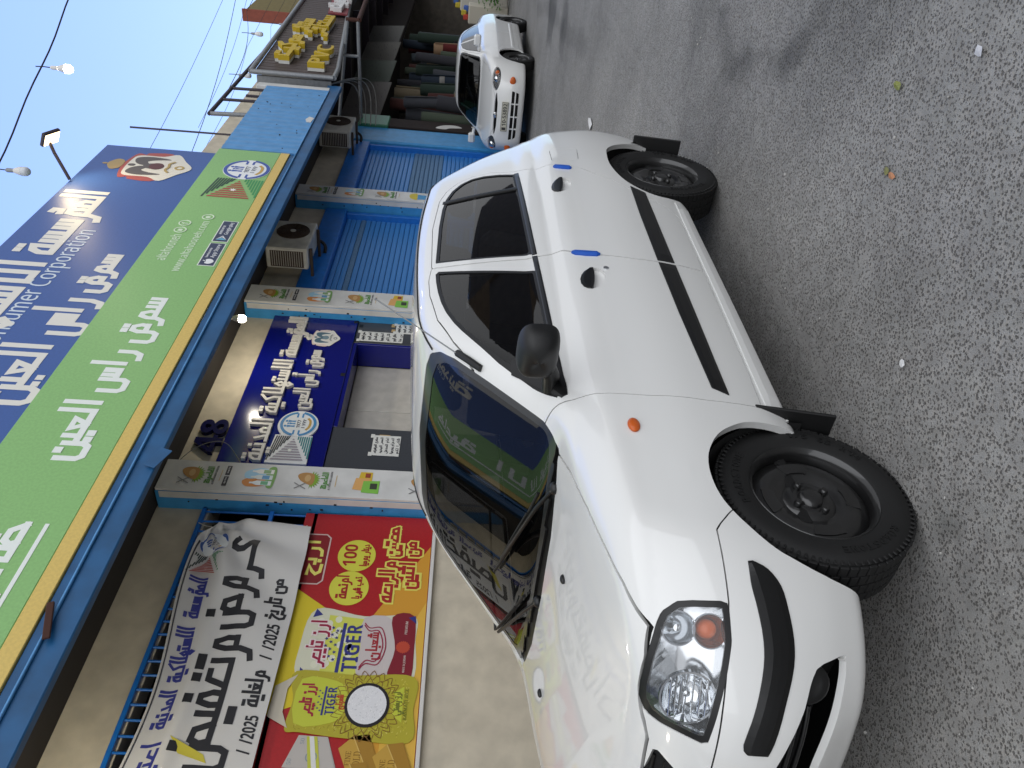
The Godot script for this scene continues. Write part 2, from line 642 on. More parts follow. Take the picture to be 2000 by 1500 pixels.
func make_materials():
	var wear := grain(0.90, 1.0, 0.012, 3, 5)
	var fine := grain(0.93, 1.0, 0.09, 4, 3)
	var cloth := grain(0.93, 1.0, 0.25, 5, 2)
	var streak := grain(0.84, 1.0, 0.006, 8, 5)
	mat("plaster", Color(0.81, 0.77, 0.69), 0.9, wear, 0.5)
	relief(M.plaster, fine, 0.25)
	mat("shade_dark", Color(0.20, 0.18, 0.165), 0.95, fine, 1.0)  # dark base colour stands in for deep shade on undersides
	mat("blue_paint", Color(0.25, 0.60, 0.84), 0.42, wear, 0.7)
	mat("blue_gloss", Color(0.12, 0.46, 0.82), 0.35, wear, 0.9)
	mat("slat_blue", Color(0.24, 0.53, 0.82), 0.38, fine, 1.4)
	mat("slat_worn", Color(0.36, 0.52, 0.68), 0.5, wear, 2.0)
	mat("fascia_blue", Color(0.10, 0.36, 0.56), 0.45, streak, 0.8)
	mat("ribbed_blue", Color(0.36, 0.61, 0.83), 0.5, wear, 0.6)
	mat("sign_vinyl", Color.WHITE, 0.42, fine, 0.6)
	M.sign_vinyl.vertex_color_use_as_albedo = true
	mat("print", Color.WHITE, 0.5)
	M.print.vertex_color_use_as_albedo = true
	mat("raised_white", Color(0.86, 0.85, 0.83), 0.4, fine, 2.0)
	mat("gloss_blue_panel", Color(0.05, 0.08, 0.46), 0.14, fine, 0.7)
	mat("navy_letter", Color(0.03, 0.05, 0.28), 0.2)
	mat("grey_panel", Color(0.27, 0.28, 0.30), 0.3, fine, 0.7)
	mat("white_panel", Color(0.85, 0.85, 0.84), 0.35, wear, 0.35)
	mat("door_white", Color(0.80, 0.78, 0.74), 0.5, wear, 0.6)
	mat("paper", Color(0.88, 0.88, 0.86), 0.8, fine, 3.0)
	mat("packing_tape", Color(0.72, 0.60, 0.40), 0.3)
	mat("black_tape", Color(0.03, 0.03, 0.03), 0.5)
	mat("banner_cloth", Color.WHITE, 0.6, cloth, 2.0)
	M.banner_cloth.vertex_color_use_as_albedo = true
	mat("dark_pane", Color(0.03, 0.035, 0.04), 0.08)
	mat("galvanised", Color(0.55, 0.56, 0.57), 0.45, wear, 1.5, 0.3)
	mat("dark_pipe", Color(0.22, 0.19, 0.22), 0.6)
	mat("rust", Color(0.27, 0.15, 0.11), 0.85, fine, 4.0)
	mat("ac_white", Color(0.80, 0.79, 0.75), 0.55, streak, 1.2)
	mat("ac_dark", Color(0.27, 0.22, 0.18), 0.7, fine, 3.0)
	mat("black_plastic", Color(0.045, 0.045, 0.05), 0.5)
	mat("cable", Color(0.06, 0.06, 0.07), 0.6)
	mat("cable_grey", Color(0.45, 0.45, 0.44), 0.6)
	mat("pvc_sheet", Color(0.34, 0.30, 0.29), 0.6, wear, 1.0)
	mat("corner_wood", Color(0.15, 0.10, 0.085), 0.8, streak, 1.5)
	mat("green_wrap", Color(0.22, 0.48, 0.36), 0.4, wear, 2.0)
	mat("billboard_side", Color(0.55, 0.29, 0.22), 0.8, wear, 0.8)
	mat("billboard_face", Color(0.47, 0.42, 0.24), 0.8, wear, 0.8)
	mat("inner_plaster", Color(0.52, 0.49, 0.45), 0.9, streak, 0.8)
	mat("stone_far", Color(0.46, 0.40, 0.34), 0.9, streak, 0.4)
	mat("dark_opening", Color(0.06, 0.055, 0.05), 0.6)
	mat("leaf", Color.WHITE, 0.6)
	M.leaf.vertex_color_use_as_albedo = true
	M.leaf.backlight_enabled = true
	M.leaf.backlight = Color(0.15, 0.25, 0.05)
	mat("goods", Color.WHITE, 0.55, fine, 3.0)
	M.goods.vertex_color_use_as_albedo = true
	mat("carpet", Color.WHITE, 0.95, grain(0.8, 1.0, 0.2, 9, 2), 3.0)
	M.carpet.vertex_color_use_as_albedo = true
	# car
	var paint := mat("white_paint", Color(0.87, 0.87, 0.86), 0.34)
	paint.clearcoat_enabled = true
	paint.clearcoat = 1.0
	paint.clearcoat_roughness = 0.04
	mat("under_dark", Color(0.02, 0.02, 0.022), 0.9)
	mat("rubber", Color(0.035, 0.035, 0.037), 0.55)
	mat("tyre", Color(0.055, 0.055, 0.056), 0.7, grain(0.85, 1.0, 0.15, 12, 3, 256), 5.0)
	mat("rim_black", Color(0.012, 0.012, 0.014), 0.12)
	M.rim_black.clearcoat_enabled = true
	mat("trim_black", Color(0.03, 0.03, 0.034), 0.38, fine, 6.0)
	mat("mirror_plastic", Color(0.05, 0.052, 0.058), 0.5, cloth, 8.0)
	mat("chrome", Color(0.86, 0.87, 0.88), 0.06, null, 1.0, 1.0)
	mat("chrome_soft", Color(0.80, 0.81, 0.82), 0.16, null, 1.0, 1.0)
	mat("guard_blue", Color(0.02, 0.30, 0.68), 0.6)
	mat("plate", Color(0.80, 0.78, 0.68), 0.4)
	mat("interior", Color(0.07, 0.07, 0.075), 0.85, cloth, 6.0)
	mat("interior_light", Color(0.42, 0.40, 0.36), 0.9)
	for g in [["windscreen", Color(0.01, 0.012, 0.014, 0.82)], ["side_glass", Color(0.005, 0.006, 0.007, 0.72)], ["lens", Color(0.9, 0.92, 0.93, 0.04)], ["amber", Color(0.80, 0.36, 0.04, 0.86)], ["pane", Color(0.02, 0.025, 0.03, 0.5)]]:
		var m := mat(g[0], g[1], 0.02)
		m.transparency = BaseMaterial3D.TRANSPARENCY_ALPHA
		m.metallic_specular = 0.5
		if g[0] == "amber":
			m.roughness = 0.28
	for e in [["bulb_lit", Color(1.0, 0.97, 0.90), 9.0], ["flood_lit", Color(1.0, 0.88, 0.66), 4.0]]:
		var m2 := mat(e[0], Color(0.9, 0.9, 0.88), 0.4)
		m2.emission_enabled = true
		m2.emission = e[1]
		m2.emission_energy_multiplier = e[2]
	mat("bulb_off", Color(0.80, 0.82, 0.84), 0.25)
	asphalt()


func asphalt():
	# crushed stone bedded in worn bitumen: every stone its own grey, dark joints, some stones lost
	var size := 1024
	var f := FastNoiseLite.new()
	f.seed = 21
	f.noise_type = FastNoiseLite.TYPE_CELLULAR
	f.frequency = 0.105
	f.cellular_jitter = 1.0
	f.cellular_return_type = FastNoiseLite.RETURN_CELL_VALUE
	var tone := f.get_seamless_image(size, size)
	f.cellular_return_type = FastNoiseLite.RETURN_DISTANCE
	var joint := f.get_seamless_image(size, size)
	var patch := noise_image(size, 0.012, 22, 4)
	var fine := noise_image(size, 0.35, 23, 2)
	var col := Image.create(size, size, false, Image.FORMAT_RGB8)
	var hgt := Image.create(size, size, false, Image.FORMAT_RGB8)
	for y in size:
		for x in size:
			var v := tone.get_pixel(x, y).r
			var j := joint.get_pixel(x, y).r
			var p := patch.get_pixel(x, y).r
			var n := fine.get_pixel(x, y).r
			# dark stones in a pale worn binder; size and tone differ from stone to stone
			var reach := (0.20 + 0.34 * v) * smoothstep(0.15, 0.55, v * 0.7 + p * 0.45)
			var stone := 1.0 - smoothstep(reach * 0.72, reach + 0.03, j + 0.10 * (n - 0.5))
			var gap := smoothstep(0.55, 0.8, j) * 0.5
			var g := 0.80 + 0.30 * (n - 0.5) + 0.14 * (p - 0.5)
			g = lerpf(g, 0.36 + 0.22 * (1.0 - v) + 0.12 * n, stone)
			g = clampf(g, 0.0, 1.0)
			col.set_pixel(x, y, Color(g * (1.0 + 0.03 * (v - 0.5)), g * 0.995, g * (0.985 - 0.03 * (v - 0.5))))
			var h := clampf(0.65 - 0.5 * stone - 0.2 * gap + 0.3 * n, 0.0, 1.0)
			hgt.set_pixel(x, y, Color(h, h, h))
	var m := mat("asphalt", Color.WHITE, 0.85, ImageTexture.create_from_image(col), 0.8)
	m.vertex_color_use_as_albedo = true
	relief(m, ImageTexture.create_from_image(hgt), 0.5)


# ------------------------------------------------------------------ the street
func gy(x: float) -> float:
	return SLOPE * clampf(x, -60.0, 60.0)


func ground():
	var xs := PackedFloat32Array([-160, -60, -20, -8])
	var x := -3.0
	while x < 14.0:
		xs.append(x)
		x += 0.07
	while x < 34.0:
		xs.append(x)
		x += 0.4
	xs.append_array(PackedFloat32Array([40, 60, 200]))
	var zs := PackedFloat32Array([-160, -40, -10, -6, -4])
	var z := -3.6
	while z < 3.2:
		zs.append(z)
		z += 0.07
	zs.append_array(PackedFloat32Array([3.6, 5, 7, 10, 20, 60, 160]))
	var big := FastNoiseLite.new()
	big.seed = 31
	big.frequency = 0.22
	big.fractal_octaves = 4
	var mid := FastNoiseLite.new()
	mid.seed = 32
	mid.frequency = 0.9
	mid.fractal_octaves = 3
	# where the seams and oil stains of the photograph lie
	var cracks := [v2([3.3, 1.62, 2.85, 1.42, 2.6, 1.3, 2.45, 1.27, 2.3, 1.36, 2.12, 1.42, 1.95, 1.4, 1.82, 1.46, 1.72, 1.56, 1.5, 1.9]), v2([13.6, -0.8, 11.5, -0.35, 9.6, -0.22, 7.4, 0.1])]
	var spots := [[3.4, 1.9, 0.5, 0.2], [2.9, 0.7, 0.4, 0.12], [1.2, 2.1, 0.45, 0.14], [-0.18, 0.84, 0.05, 0.5], [11.2, -0.3, 0.55, 0.45], [9.6, -0.2, 0.35, 0.4], [2.3, 1.36, 0.13, 0.22], [1.85, 1.45, 0.09, 0.16], [0.45, 1.2, 0.12, 0.14], [4.6, 0.72, 0.3, 0.12]]
	var v := PackedVector3Array()
	var n := PackedVector3Array()
	var c := PackedColorArray()
	for iz in zs.size():
		for ix in xs.size():
			var p := Vector2(xs[ix], zs[iz])
			v.append(Vector3(p.x, gy(p.x), p.y))
			n.append(Vector3(-SLOPE, 1, 0).normalized())
			var b := big.get_noise_2d(p.x, p.y)
			var m2 := mid.get_noise_2d(p.x, p.y)
			var g := 0.44 * (1.0 + 0.22 * b + 0.2 * m2)
			if p.x > -4.0 and p.x < 15.0 and p.y > -4.0 and p.y < 4.0:
				for s in spots:
					var d: float = p.distance_to(Vector2(s[0], s[1])) / s[2] + 0.9 * m2
					g *= 1.0 - s[3] * smoothstep(1.2, 0.5, d)
				for k in cracks.size():
					var w := 0.035 if k < 1 else 0.12
					for i in cracks[k].size() - 1:
						var q: Vector2 = Geometry2D.get_closest_point_to_segment(p, cracks[k][i], cracks[k][i + 1])
						var d: float = p.distance_to(q) + 0.07 * m2
						if d < w * 2.5:
							g *= 1.0 - 0.22 * smoothstep(w * 1.4, w * 0.5, d)
			c.append(Color(g, g * 0.985, g * 0.965))
	var idx := PackedInt32Array()
	var nx := xs.size()
	for iz in zs.size() - 1:
		for ix in nx - 1:
			var a := iz * nx + ix
			idx.append_array(PackedInt32Array([a, a + 1, a + nx, a + 1, a + nx + 1, a + nx]))
	var ar := []
	ar.resize(Mesh.ARRAY_MAX)
	ar[Mesh.ARRAY_VERTEX] = v
	ar[Mesh.ARRAY_NORMAL] = n
	ar[Mesh.ARRAY_COLOR] = c
	ar[Mesh.ARRAY_INDEX] = idx
	var mesh := ArrayMesh.new()
	mesh.add_surface_from_arrays(Mesh.PRIMITIVE_TRIANGLES, ar)
	var o := MeshInstance3D.new()
	o.name = "street"
	o.mesh = mesh
	o.material_override = M.asphalt
	o.set_meta("kind", "structure")
	add_child(o)


# ------------------------------------------------------------------ the market's building
const PILLARS := [-6.6, -3.1, 0.42, 3.94, 7.43, 10.87]

func market_building():
	var b := thing("market_building", "long beige plastered market building with blue pillars under a deep canopy", "building", Vector3(0, 0, -3.65))
	var o := Vector3(0, 0, 3.65)      # world to local
	var wall := MB.new()
	wall.span(Vector3(-8, 3.66, -3.95) + o, Vector3(14.05, 4.9, -3.65) + o, 0.003)          # band above the openings
	wall.span(Vector3(-8, -0.4, -3.95) + o, Vector3(3.93, 1.47, -3.65) + o, 0.003)          # below the red board
	part("wall", wall, M.plaster, b)
	var upper := MB.new()
	upper.span(Vector3(-8, 4.91, -4.3) + o, Vector3(19.5, 6.25, -3.6) + o, 0.02)
	part("parapet_wall", upper, M.plaster, b)
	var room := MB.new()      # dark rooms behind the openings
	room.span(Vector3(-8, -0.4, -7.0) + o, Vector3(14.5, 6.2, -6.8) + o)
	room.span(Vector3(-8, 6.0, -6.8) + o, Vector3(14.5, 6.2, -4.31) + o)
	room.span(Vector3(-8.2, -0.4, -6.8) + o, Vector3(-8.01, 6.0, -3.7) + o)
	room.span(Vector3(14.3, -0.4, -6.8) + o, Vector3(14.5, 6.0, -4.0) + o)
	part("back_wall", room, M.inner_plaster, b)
	var k := 0
	for px in PILLARS:
		var w := 0.41 if k < 5 else 0.36
		var p := MB.new()
		p.span(Vector3(px, gy(px) - 0.2, -3.7) + o, Vector3(px + w, 4.16, -3.42) + o, 0.01)
		var pm := part("pillar", p, M.blue_paint, b)
		var f := MB.new()
		var f0 := 0.05 if k == 3 else 0.0
		f.span(Vector3(px + 0.004, gy(px) + 0.05, -3.418) + o, Vector3(px + w + 0.004, 4.15, -3.385) + o, 0.003)
		part("front_panel", f, M.white_panel, pm)
		var e := MB.new()
		e.span(Vector3(px - 0.003, gy(px) + 0.05, -3.50) + o, Vector3(px, 4.12, -3.42) + o, 0.001)
		part("bare_strip", e, M.white_panel, pm)
		var pr := MB.new()
		pr.t = Transform3D(Basis.IDENTITY, Vector3(px + 0.02, 0, -3.383) + o)
		pillar_prints(pr, w - 0.02, k)
		part("printed_pictures", pr, M.print, pm)
		k += 1
	# nails and torn bits left on the pillar sides
	var rng := RandomNumberGenerator.new()
	rng.seed = 5
	var bits := MB.new()
	for px in [3.94, 7.43, 10.87]:
		for i in 12:
			var y := rng.randf_range(1.7, 3.9)
			bits.box(Vector3(px - 0.004, y, -3.6 + rng.randf() * 0.14) + o, Vector3(0.012, rng.randf_range(0.008, 0.03), rng.randf_range(0.008, 0.02)), 0.002)
	part("old_nails", bits, M.corner_wood, b)


func pillar_prints(m: MB, w: float, k: int):
	# windmill and crops emblem, two small badges, bottles, the emblem again, packets
	for y in [3.84, 2.72, 1.6]:
		garden_emblem(m, Vector2(w * 0.5, y))
		m.col = Color(0.10, 0.26, 0.06)
		write(m, "الطاحونة", w * 0.5 + 0.12, y - 0.17, 0.055, 0.24, 0.012, 0, 0.0015)
		m.col = Color(0.12, 0.12, 0.12)
		m.latin("AL TAHOONEH GARDEN", "Droid Sans", 400, w * 0.5 - 0.13, y - 0.215, 0.26, 0.02, 0, 0.0015)
		m.col = Color(0.55, 0.36, 0.10)
		m.ribbon(v2([w * 0.5 - 0.08, y - 0.26, w * 0.5 + 0.08, y - 0.26]), 0.006, 0, 0.0015)
	m.col = Color(0.03, 0.03, 0.04)
	m.rect(w * 0.5 - 0.14, 3.5, w * 0.5 - 0.01, 3.545, 0, 0.0015)
	m.rect(w * 0.5 + 0.01, 3.5, w * 0.5 + 0.14, 3.545, 0, 0.0015)
	m.col = Color(0.8, 0.8, 0.8)
	m.latin("App Store", "Droid Sans", 400, w * 0.5 - 0.11, 3.513, 0.09, 0.018, 0.0015, 0.003)
	m.latin("Google Play", "Droid Sans", 400, w * 0.5 + 0.035, 3.513, 0.09, 0.018, 0.0015, 0.003)
	# bottles of a cleaning liquid with an orange splash and blue bubbles
	var c := Vector2(w * 0.5, 3.2)
	m.col = Color(0.62, 0.24, 0.06)
	m.prism(curve(v2([c.x - 0.13, c.y + 0.11, c.x - 0.05, c.y + 0.16, c.x + 0.01, c.y + 0.03, c.x - 0.03, c.y - 0.07, c.x - 0.11, c.y - 0.06]), true, 5), 0, 0.001)
	m.col = Color(0.35, 0.60, 0.78)
	m.prism(curve(v2([c.x - 0.02, c.y + 0.13, c.x + 0.07, c.y + 0.15, c.x + 0.13, c.y + 0.02, c.x + 0.1, c.y - 0.08, c.x, c.y - 0.02]), true, 5), 0.001, 0.002)
	m.col = Color(0.18, 0.36, 0.10)
	m.prism(curve(v2([c.x - 0.13, c.y - 0.08, c.x, c.y - 0.05, c.x + 0.14, c.y - 0.07, c.x + 0.13, c.y - 0.14, c.x - 0.12, c.y - 0.14]), true, 5), 0.002, 0.003)
	for i in 3:
		m.col = [Color(0.75, 0.79, 0.80), Color(0.68, 0.74, 0.72), Color(0.80, 0.80, 0.76)][i]
		var bx := c.x - 0.08 + 0.08 * i
		m.prism(v2([bx - 0.03, c.y - 0.12, bx + 0.03, c.y - 0.12, bx + 0.032, c.y + 0.02, bx + 0.012, c.y + 0.06, bx + 0.01, c.y + 0.09, bx - 0.012, c.y + 0.09, bx - 0.012, c.y + 0.06, bx - 0.032, c.y + 0.02]), 0.003, 0.0042)
		m.col = [Color(0.16, 0.42, 0.24), Color(0.12, 0.32, 0.55), Color(0.25, 0.4, 0.2)][i]
		m.rect(bx - 0.024, c.y - 0.09, bx + 0.024, c.y - 0.02, 0.0042, 0.0054)
	# packets of food
	var d := Vector2(w * 0.5, 2.13)
	if k < 5:
		m.col = Color(0.62, 0.42, 0.03)
		m.prism(v2([d.x - 0.02, d.y - 0.02, d.x + 0.15, d.y - 0.02, d.x + 0.15, d.y + 0.1, d.x - 0.01, d.y + 0.12]), 0, 0.001)
		m.col = Color(0.66, 0.36, 0.12)
		m.prism(v2([d.x - 0.12, d.y + 0.02, d.x + 0.06, d.y, d.x + 0.06, d.y + 0.14, d.x - 0.1, d.y + 0.16]), 0.001, 0.002)
		m.col = Color(0.20, 0.48, 0.07)
		m.prism(v2([d.x - 0.15, d.y - 0.1, d.x + 0.03, d.y - 0.1, d.x + 0.02, d.y + 0.06, d.x - 0.14, d.y + 0.07]), 0.002, 0.003)
		m.col = Color(0.04, 0.05, 0.03)
		m.rect(d.x - 0.09, d.y - 0.08, d.x - 0.01, d.y - 0.01, 0.003, 0.004)
		m.col = Color(0.28, 0.05, 0.03)
		m.rect(d.x + 0.07, d.y, d.x + 0.13, d.y + 0.05, 0.003, 0.004)
	else:
		m.col = Color(0.07, 0.30, 0.58)
		m.prism(v2([d.x - 0.08, d.y - 0.22, d.x + 0.06, d.y - 0.22, d.x + 0.09, d.y + 0.02, d.x - 0.1, d.y + 0.02]), 0.001, 0.002)
		m.col = Color(0.62, 0.5, 0.05)
		m.prism(curve(v2([d.x - 0.12, d.y + 0.03, d.x, d.y + 0.02, d.x + 0.13, d.y + 0.04, d.x + 0.08, d.y + 0.15, d.x - 0.06, d.y + 0.14]), true, 4), 0, 0.001)


func garden_emblem(m: MB, c: Vector2):
	m.col = Color(0.20, 0.36, 0.03)
	var p := PackedVector2Array()
	for i in 22:
		var a := PI + PI * i / 21.0
		var r := 0.125 if i % 2 == 0 else 0.085
		p.append(c + Vector2(cos(a) * r, sin(a) * r * 0.8 - 0.01))
	m.prism(p, 0, 0.001)
	m.col = Color(0.42, 0.22, 0.07)
	m.prism(curve(v2([c.x - 0.07, c.y - 0.03, c.x + 0.07, c.y - 0.04, c.x + 0.1, c.y + 0.05, c.x + 0.06, c.y + 0.12, c.x - 0.02, c.y + 0.08]), true, 4), 0.001, 0.002)
	m.col = Color(0.55, 0.36, 0.16)
	m.ellipse(c + Vector2(0.02, 0.02), 0.05, 0.03, 0.002, 0.003, 14)
	m.col = Color(0.22, 0.22, 0.22)
	m.ribbon(v2([c.x - 0.13, c.y + 0.02, c.x - 0.05, c.y + 0.14]), 0.012, 0.002, 0.003)
	m.ribbon(v2([c.x - 0.13, c.y + 0.13, c.x - 0.05, c.y + 0.03]), 0.012, 0.003, 0.004)


func street_across():
	# the row over the road, of which the car's side windows show the dim mirror image
	var b := thing("stone_row_across_street", "low brown stone row of closed shops across the street", "building", Vector3(12, gy(12), 10.5))
	var w := MB.new()
	w.span(Vector3(-9, -0.5, 0), Vector3(1.5, 5.4, 6), 0.02)
	w.span(Vector3(1.51, -0.5, 0.2), Vector3(10, 9.0, 6), 0.02)
	w.span(Vector3(10.01, -0.5, 0), Vector3(24, 10.5, 6), 0.02)
	part("wall", w, M.stone_far, b)
	var rng := RandomNumberGenerator.new()
	rng.seed = 77
	for i in 9:
		var d := MB.new()
		var x0 := -8.2 + i * 3.5
		d.span(Vector3(x0, -0.1, -0.03), Vector3(x0 + 2.5, 2.7, 0.02 if x0 < 1.0 or x0 > 9.0 else 0.19), 0.01)
		part("shutter_door", d, M.dark_opening, b)
		var s := MB.new()
		s.span(Vector3(x0 - 0.1, 2.9, -0.25), Vector3(x0 + 2.6, 3.5, -0.04), 0.01)
		part("sign_board", s, [M.corner_wood, M.billboard_side, M.dark_pipe][i % 3], b)


# ------------------------------------------------------------------ canopy and shop signs
func canopy_and_signs():
	var c := thing("canopy", "deep shop canopy with underside coloured dark for shade and a blue fascia beam", "canopy", Vector3(0, 3.62, -2.2))
	var o := Vector3(0, -3.62, 2.2)
	var s := MB.new()
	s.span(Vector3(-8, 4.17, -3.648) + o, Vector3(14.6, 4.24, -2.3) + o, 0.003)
	part("soffit", s, M.shade_dark, c)  # underside coloured dark to imitate the deep shade beneath the canopy
	var r := MB.new()
	r.span(Vector3(-8, 4.6, -3.59) + o, Vector3(12.6, 4.66, -2.3) + o, 0.003)
	part("roof_sheet", r, M.galvanised, c)
	var f := MB.new()
	f.span(Vector3(-8, 3.64, -2.29) + o, Vector3(12.86, 3.885, -2.215) + o, 0.008)
	part("fascia", f, M.fascia_blue, c)
	var lip := MB.new()
	lip.span(Vector3(-8, 3.80, -2.214) + o, Vector3(12.52, 3.815, -2.19) + o, 0.004)
	part("fascia_lip", lip, M.ribbed_blue, c)
	var flap := MB.new()
	flap.t = Transform3D(Basis(Vector3(0, 0, 1), -0.35), Vector3(3.1, 3.66, -2.19) + o)
	flap.box(Vector3(0, -0.02, 0), Vector3(0.22, 0.10, 0.006), 0.002)
	part("torn_strip", flap, M.fascia_blue, c)
	tag(part("rusty_bracket", MB.new_bar(Vector3(1.40, 3.765, -2.17), Vector3(1.67, 3.85, -2.17), 0.045, 0.02), M.rust), "rusty iron bracket hanging askew on the blue fascia below the green sign", "bracket")

	# ribbed light blue sheets to the right of the green sign
	var sh := thing("blue_sheet_cladding", "faded light blue ribbed metal sheets beside the green sign", "cladding", Vector3(9.57, 3.8, -2.2))
	for i in 3:
		var m := MB.new()
		var x0 := i * 0.985
		var k := 0
		var x := x0
		while x < x0 + 0.98:
			var z := 0.0 if k % 4 < 2 else 0.006
			var z2 := 0.0 if (k + 1) % 4 < 2 else 0.006
			var nx := minf(x + 0.041, x0 + 0.982)
			m.quadn(Vector3(x, 0.0, z), Vector3(nx, 0.0, z2), Vector3(nx, 1.06, z2), Vector3(x, 1.06, z), Vector3(z - z2, 0, 0.04).normalized(), Vector3(z - z2, 0, 0.04).normalized(), Vector3(z - z2, 0, 0.04).normalized(), Vector3(z - z2, 0, 0.04).normalized())
			x = nx
			k += 1
		m.span(Vector3(x0, 0.0, -0.03), Vector3(x0 + 0.98, 1.06, -0.004), 0.002)
		part("sheet", m, M.ribbed_blue, sh)
	var dirt := MB.new()
	var rng := RandomNumberGenerator.new()
	rng.seed = 12
	for i in 16:
		dirt.ellipse(Vector2(rng.randf_range(0.1, 2.8), rng.randf_range(0.1, 1.0)), rng.randf_range(0.006, 0.02), rng.randf_range(0.004, 0.012), 0.004, 0.012, 7)
	part("screw_holes", dirt, M.cable, sh)
	var torn := MB.new()
	torn.prism(v2([1.3, 0.03, 1.5, 0.01, 1.55, 0.09, 1.42, 0.13, 1.32, 0.10]), 0.003, 0.012)
	part("torn_patch", torn, M.raised_white, sh)
	var endp := MB.new()
	endp.span(Vector3(2.96, 0.02, -0.12), Vector3(3.14, 1.25, -0.01), 0.006)
	part("white_end_board", endp, M.white_panel, sh)

	green_sign()
	blue_sign()
	roof_frame()


func green_sign():
	var g := thing("green_market_sign", "long green vinyl shop sign with yellow lower edge and white lettering", "sign", Vector3(0, 3.89, -2.2))
	var b := MB.new()
	b.col = Color(0.26, 0.52, 0.18)
	b.span(Vector3(-5.6, 0.125, -0.08), Vector3(9.555, 0.99, 0), 0.006)
	b.col = Color(0.72, 0.52, 0.14)
	b.span(Vector3(-5.6, 0.0, -0.078), Vector3(9.555, 0.1245, 0.0005), 0.004)
	part("vinyl_face", b, M.sign_vinyl, g)
	var w := MB.new()
	w.t.origin = Vector3(0, -3.89, 0.001)
	w.col = Color(0.80, 0.84, 0.80)
	write(w, "سوق", 5.47, 4.33, 0.27, 0.86, 0.055, 0, 0.002)
	write(w, "راس", 4.53, 4.33, 0.27, 0.68, 0.055, 0, 0.002)
	write(w, "العين", 3.78, 4.33, 0.27, 0.80, 0.055, 0, 0.002)
	write(w, "ضاحية", 2.38, 4.30, 0.24, 1.0, 0.05, 0, 0.002)
	write(w, "الامير", 1.2, 4.30, 0.24, 1.0, 0.05, 0, 0.002)
	write(w, "حسن", 0.05, 4.30, 0.24, 0.8, 0.05, 0, 0.002)
	w.ribbon(v2([2.36, 4.17, -0.8, 4.17]), 0.03, 0, 0.002)
	part("white_lettering", w, M.print, g)
	var t := MB.new()
	t.t.origin = Vector3(0, -3.89, 0.001)
	t.col = Color(0.66, 0.78, 0.60)
	t.latin("altahooneh", "Droid Sans", 400, 6.24, 4.585, 0.62, 0.12, 0, 0.002)
	t.latin("www.altahooneh.com", "Droid Sans", 400, 6.02, 4.375, 1.22, 0.10, 0, 0.002)
	for x in [[6.98, 4.645], [7.16, 4.645], [7.36, 4.43]]:
		t.ring(Vector2(x[0], x[1]), 0.065, 0.065, 0.014, 0, 0.002)
	t.rect(6.955, 4.62, 7.005, 4.67, 0, 0.002)
	t.latin("f", "Droid Sans", 700, 7.14, 4.61, 0.04, 0.075, 0, 0.002)
	t.ellipse(Vector2(7.36, 4.43), 0.03, 0.03, 0, 0.002, 12)
	part("web_address", t, M.print, g)
	for k in 2:
		var s := MB.new()
		s.t.origin = Vector3(6.18 + 0.57 * k, 4.045 - 3.89, 0.001)
		s.col = Color(0.75, 0.80, 0.72)
		s.rect(0, 0, 0.54, 0.185, 0, 0.0015)
		s.col = Color(0.035, 0.045, 0.10)
		s.rect(0.012, 0.012, 0.528, 0.173, 0.0015, 0.003)
		s.col = Color(0.82, 0.84, 0.86)
		s.latin("Download on the" if k == 0 else "ANDROID APP ON", "Droid Sans", 400, 0.19, 0.12, 0.22, 0.03, 0.003, 0.0042)
		s.latin("App Store" if k == 0 else "Google play", "Droid Sans", 400, 0.19, 0.035, 0.31, 0.06, 0.003, 0.0042)
		if k == 0:
			s.prism(curve(v2([0.06, 0.05, 0.10, 0.03, 0.14, 0.05, 0.155, 0.09, 0.135, 0.122, 0.10, 0.112, 0.065, 0.122, 0.045, 0.09]), true, 4), 0.003, 0.0042)
			s.ribbon(v2([0.10, 0.12, 0.118, 0.15]), 0.012, 0.003, 0.0042)
		else:
			s.col = Color(0.12, 0.42, 0.62)
			s.prism(v2([0.05, 0.03, 0.10, 0.09, 0.05, 0.15]), 0.003, 0.0042)
			s.col = Color(0.70, 0.72, 0.74)
			s.prism(v2([0.06, 0.03, 0.155, 0.09, 0.11, 0.088]), 0.003, 0.0042)
			s.prism(v2([0.06, 0.15, 0.11, 0.094, 0.155, 0.09]), 0.003, 0.0042)
		part("store_badge", s, M.print, g)
	for x in [8.54, -1.2 - 3.2]:
		var l := MB.new()
		l.t.origin = Vector3(x, 4.33 - 3.89, 0.001)
		l.t.basis = Basis.from_scale(Vector3(1, 1, 1))
		market_logo(l, 0.31, [Color(0.03, 0.07, 0.05), Color(0.05, 0.30, 0.10), Color(0.42, 0.07, 0.06)], Color(0.05, 0.10, 0.38), 0.0)
		part("round_logo", l, M.print, g)


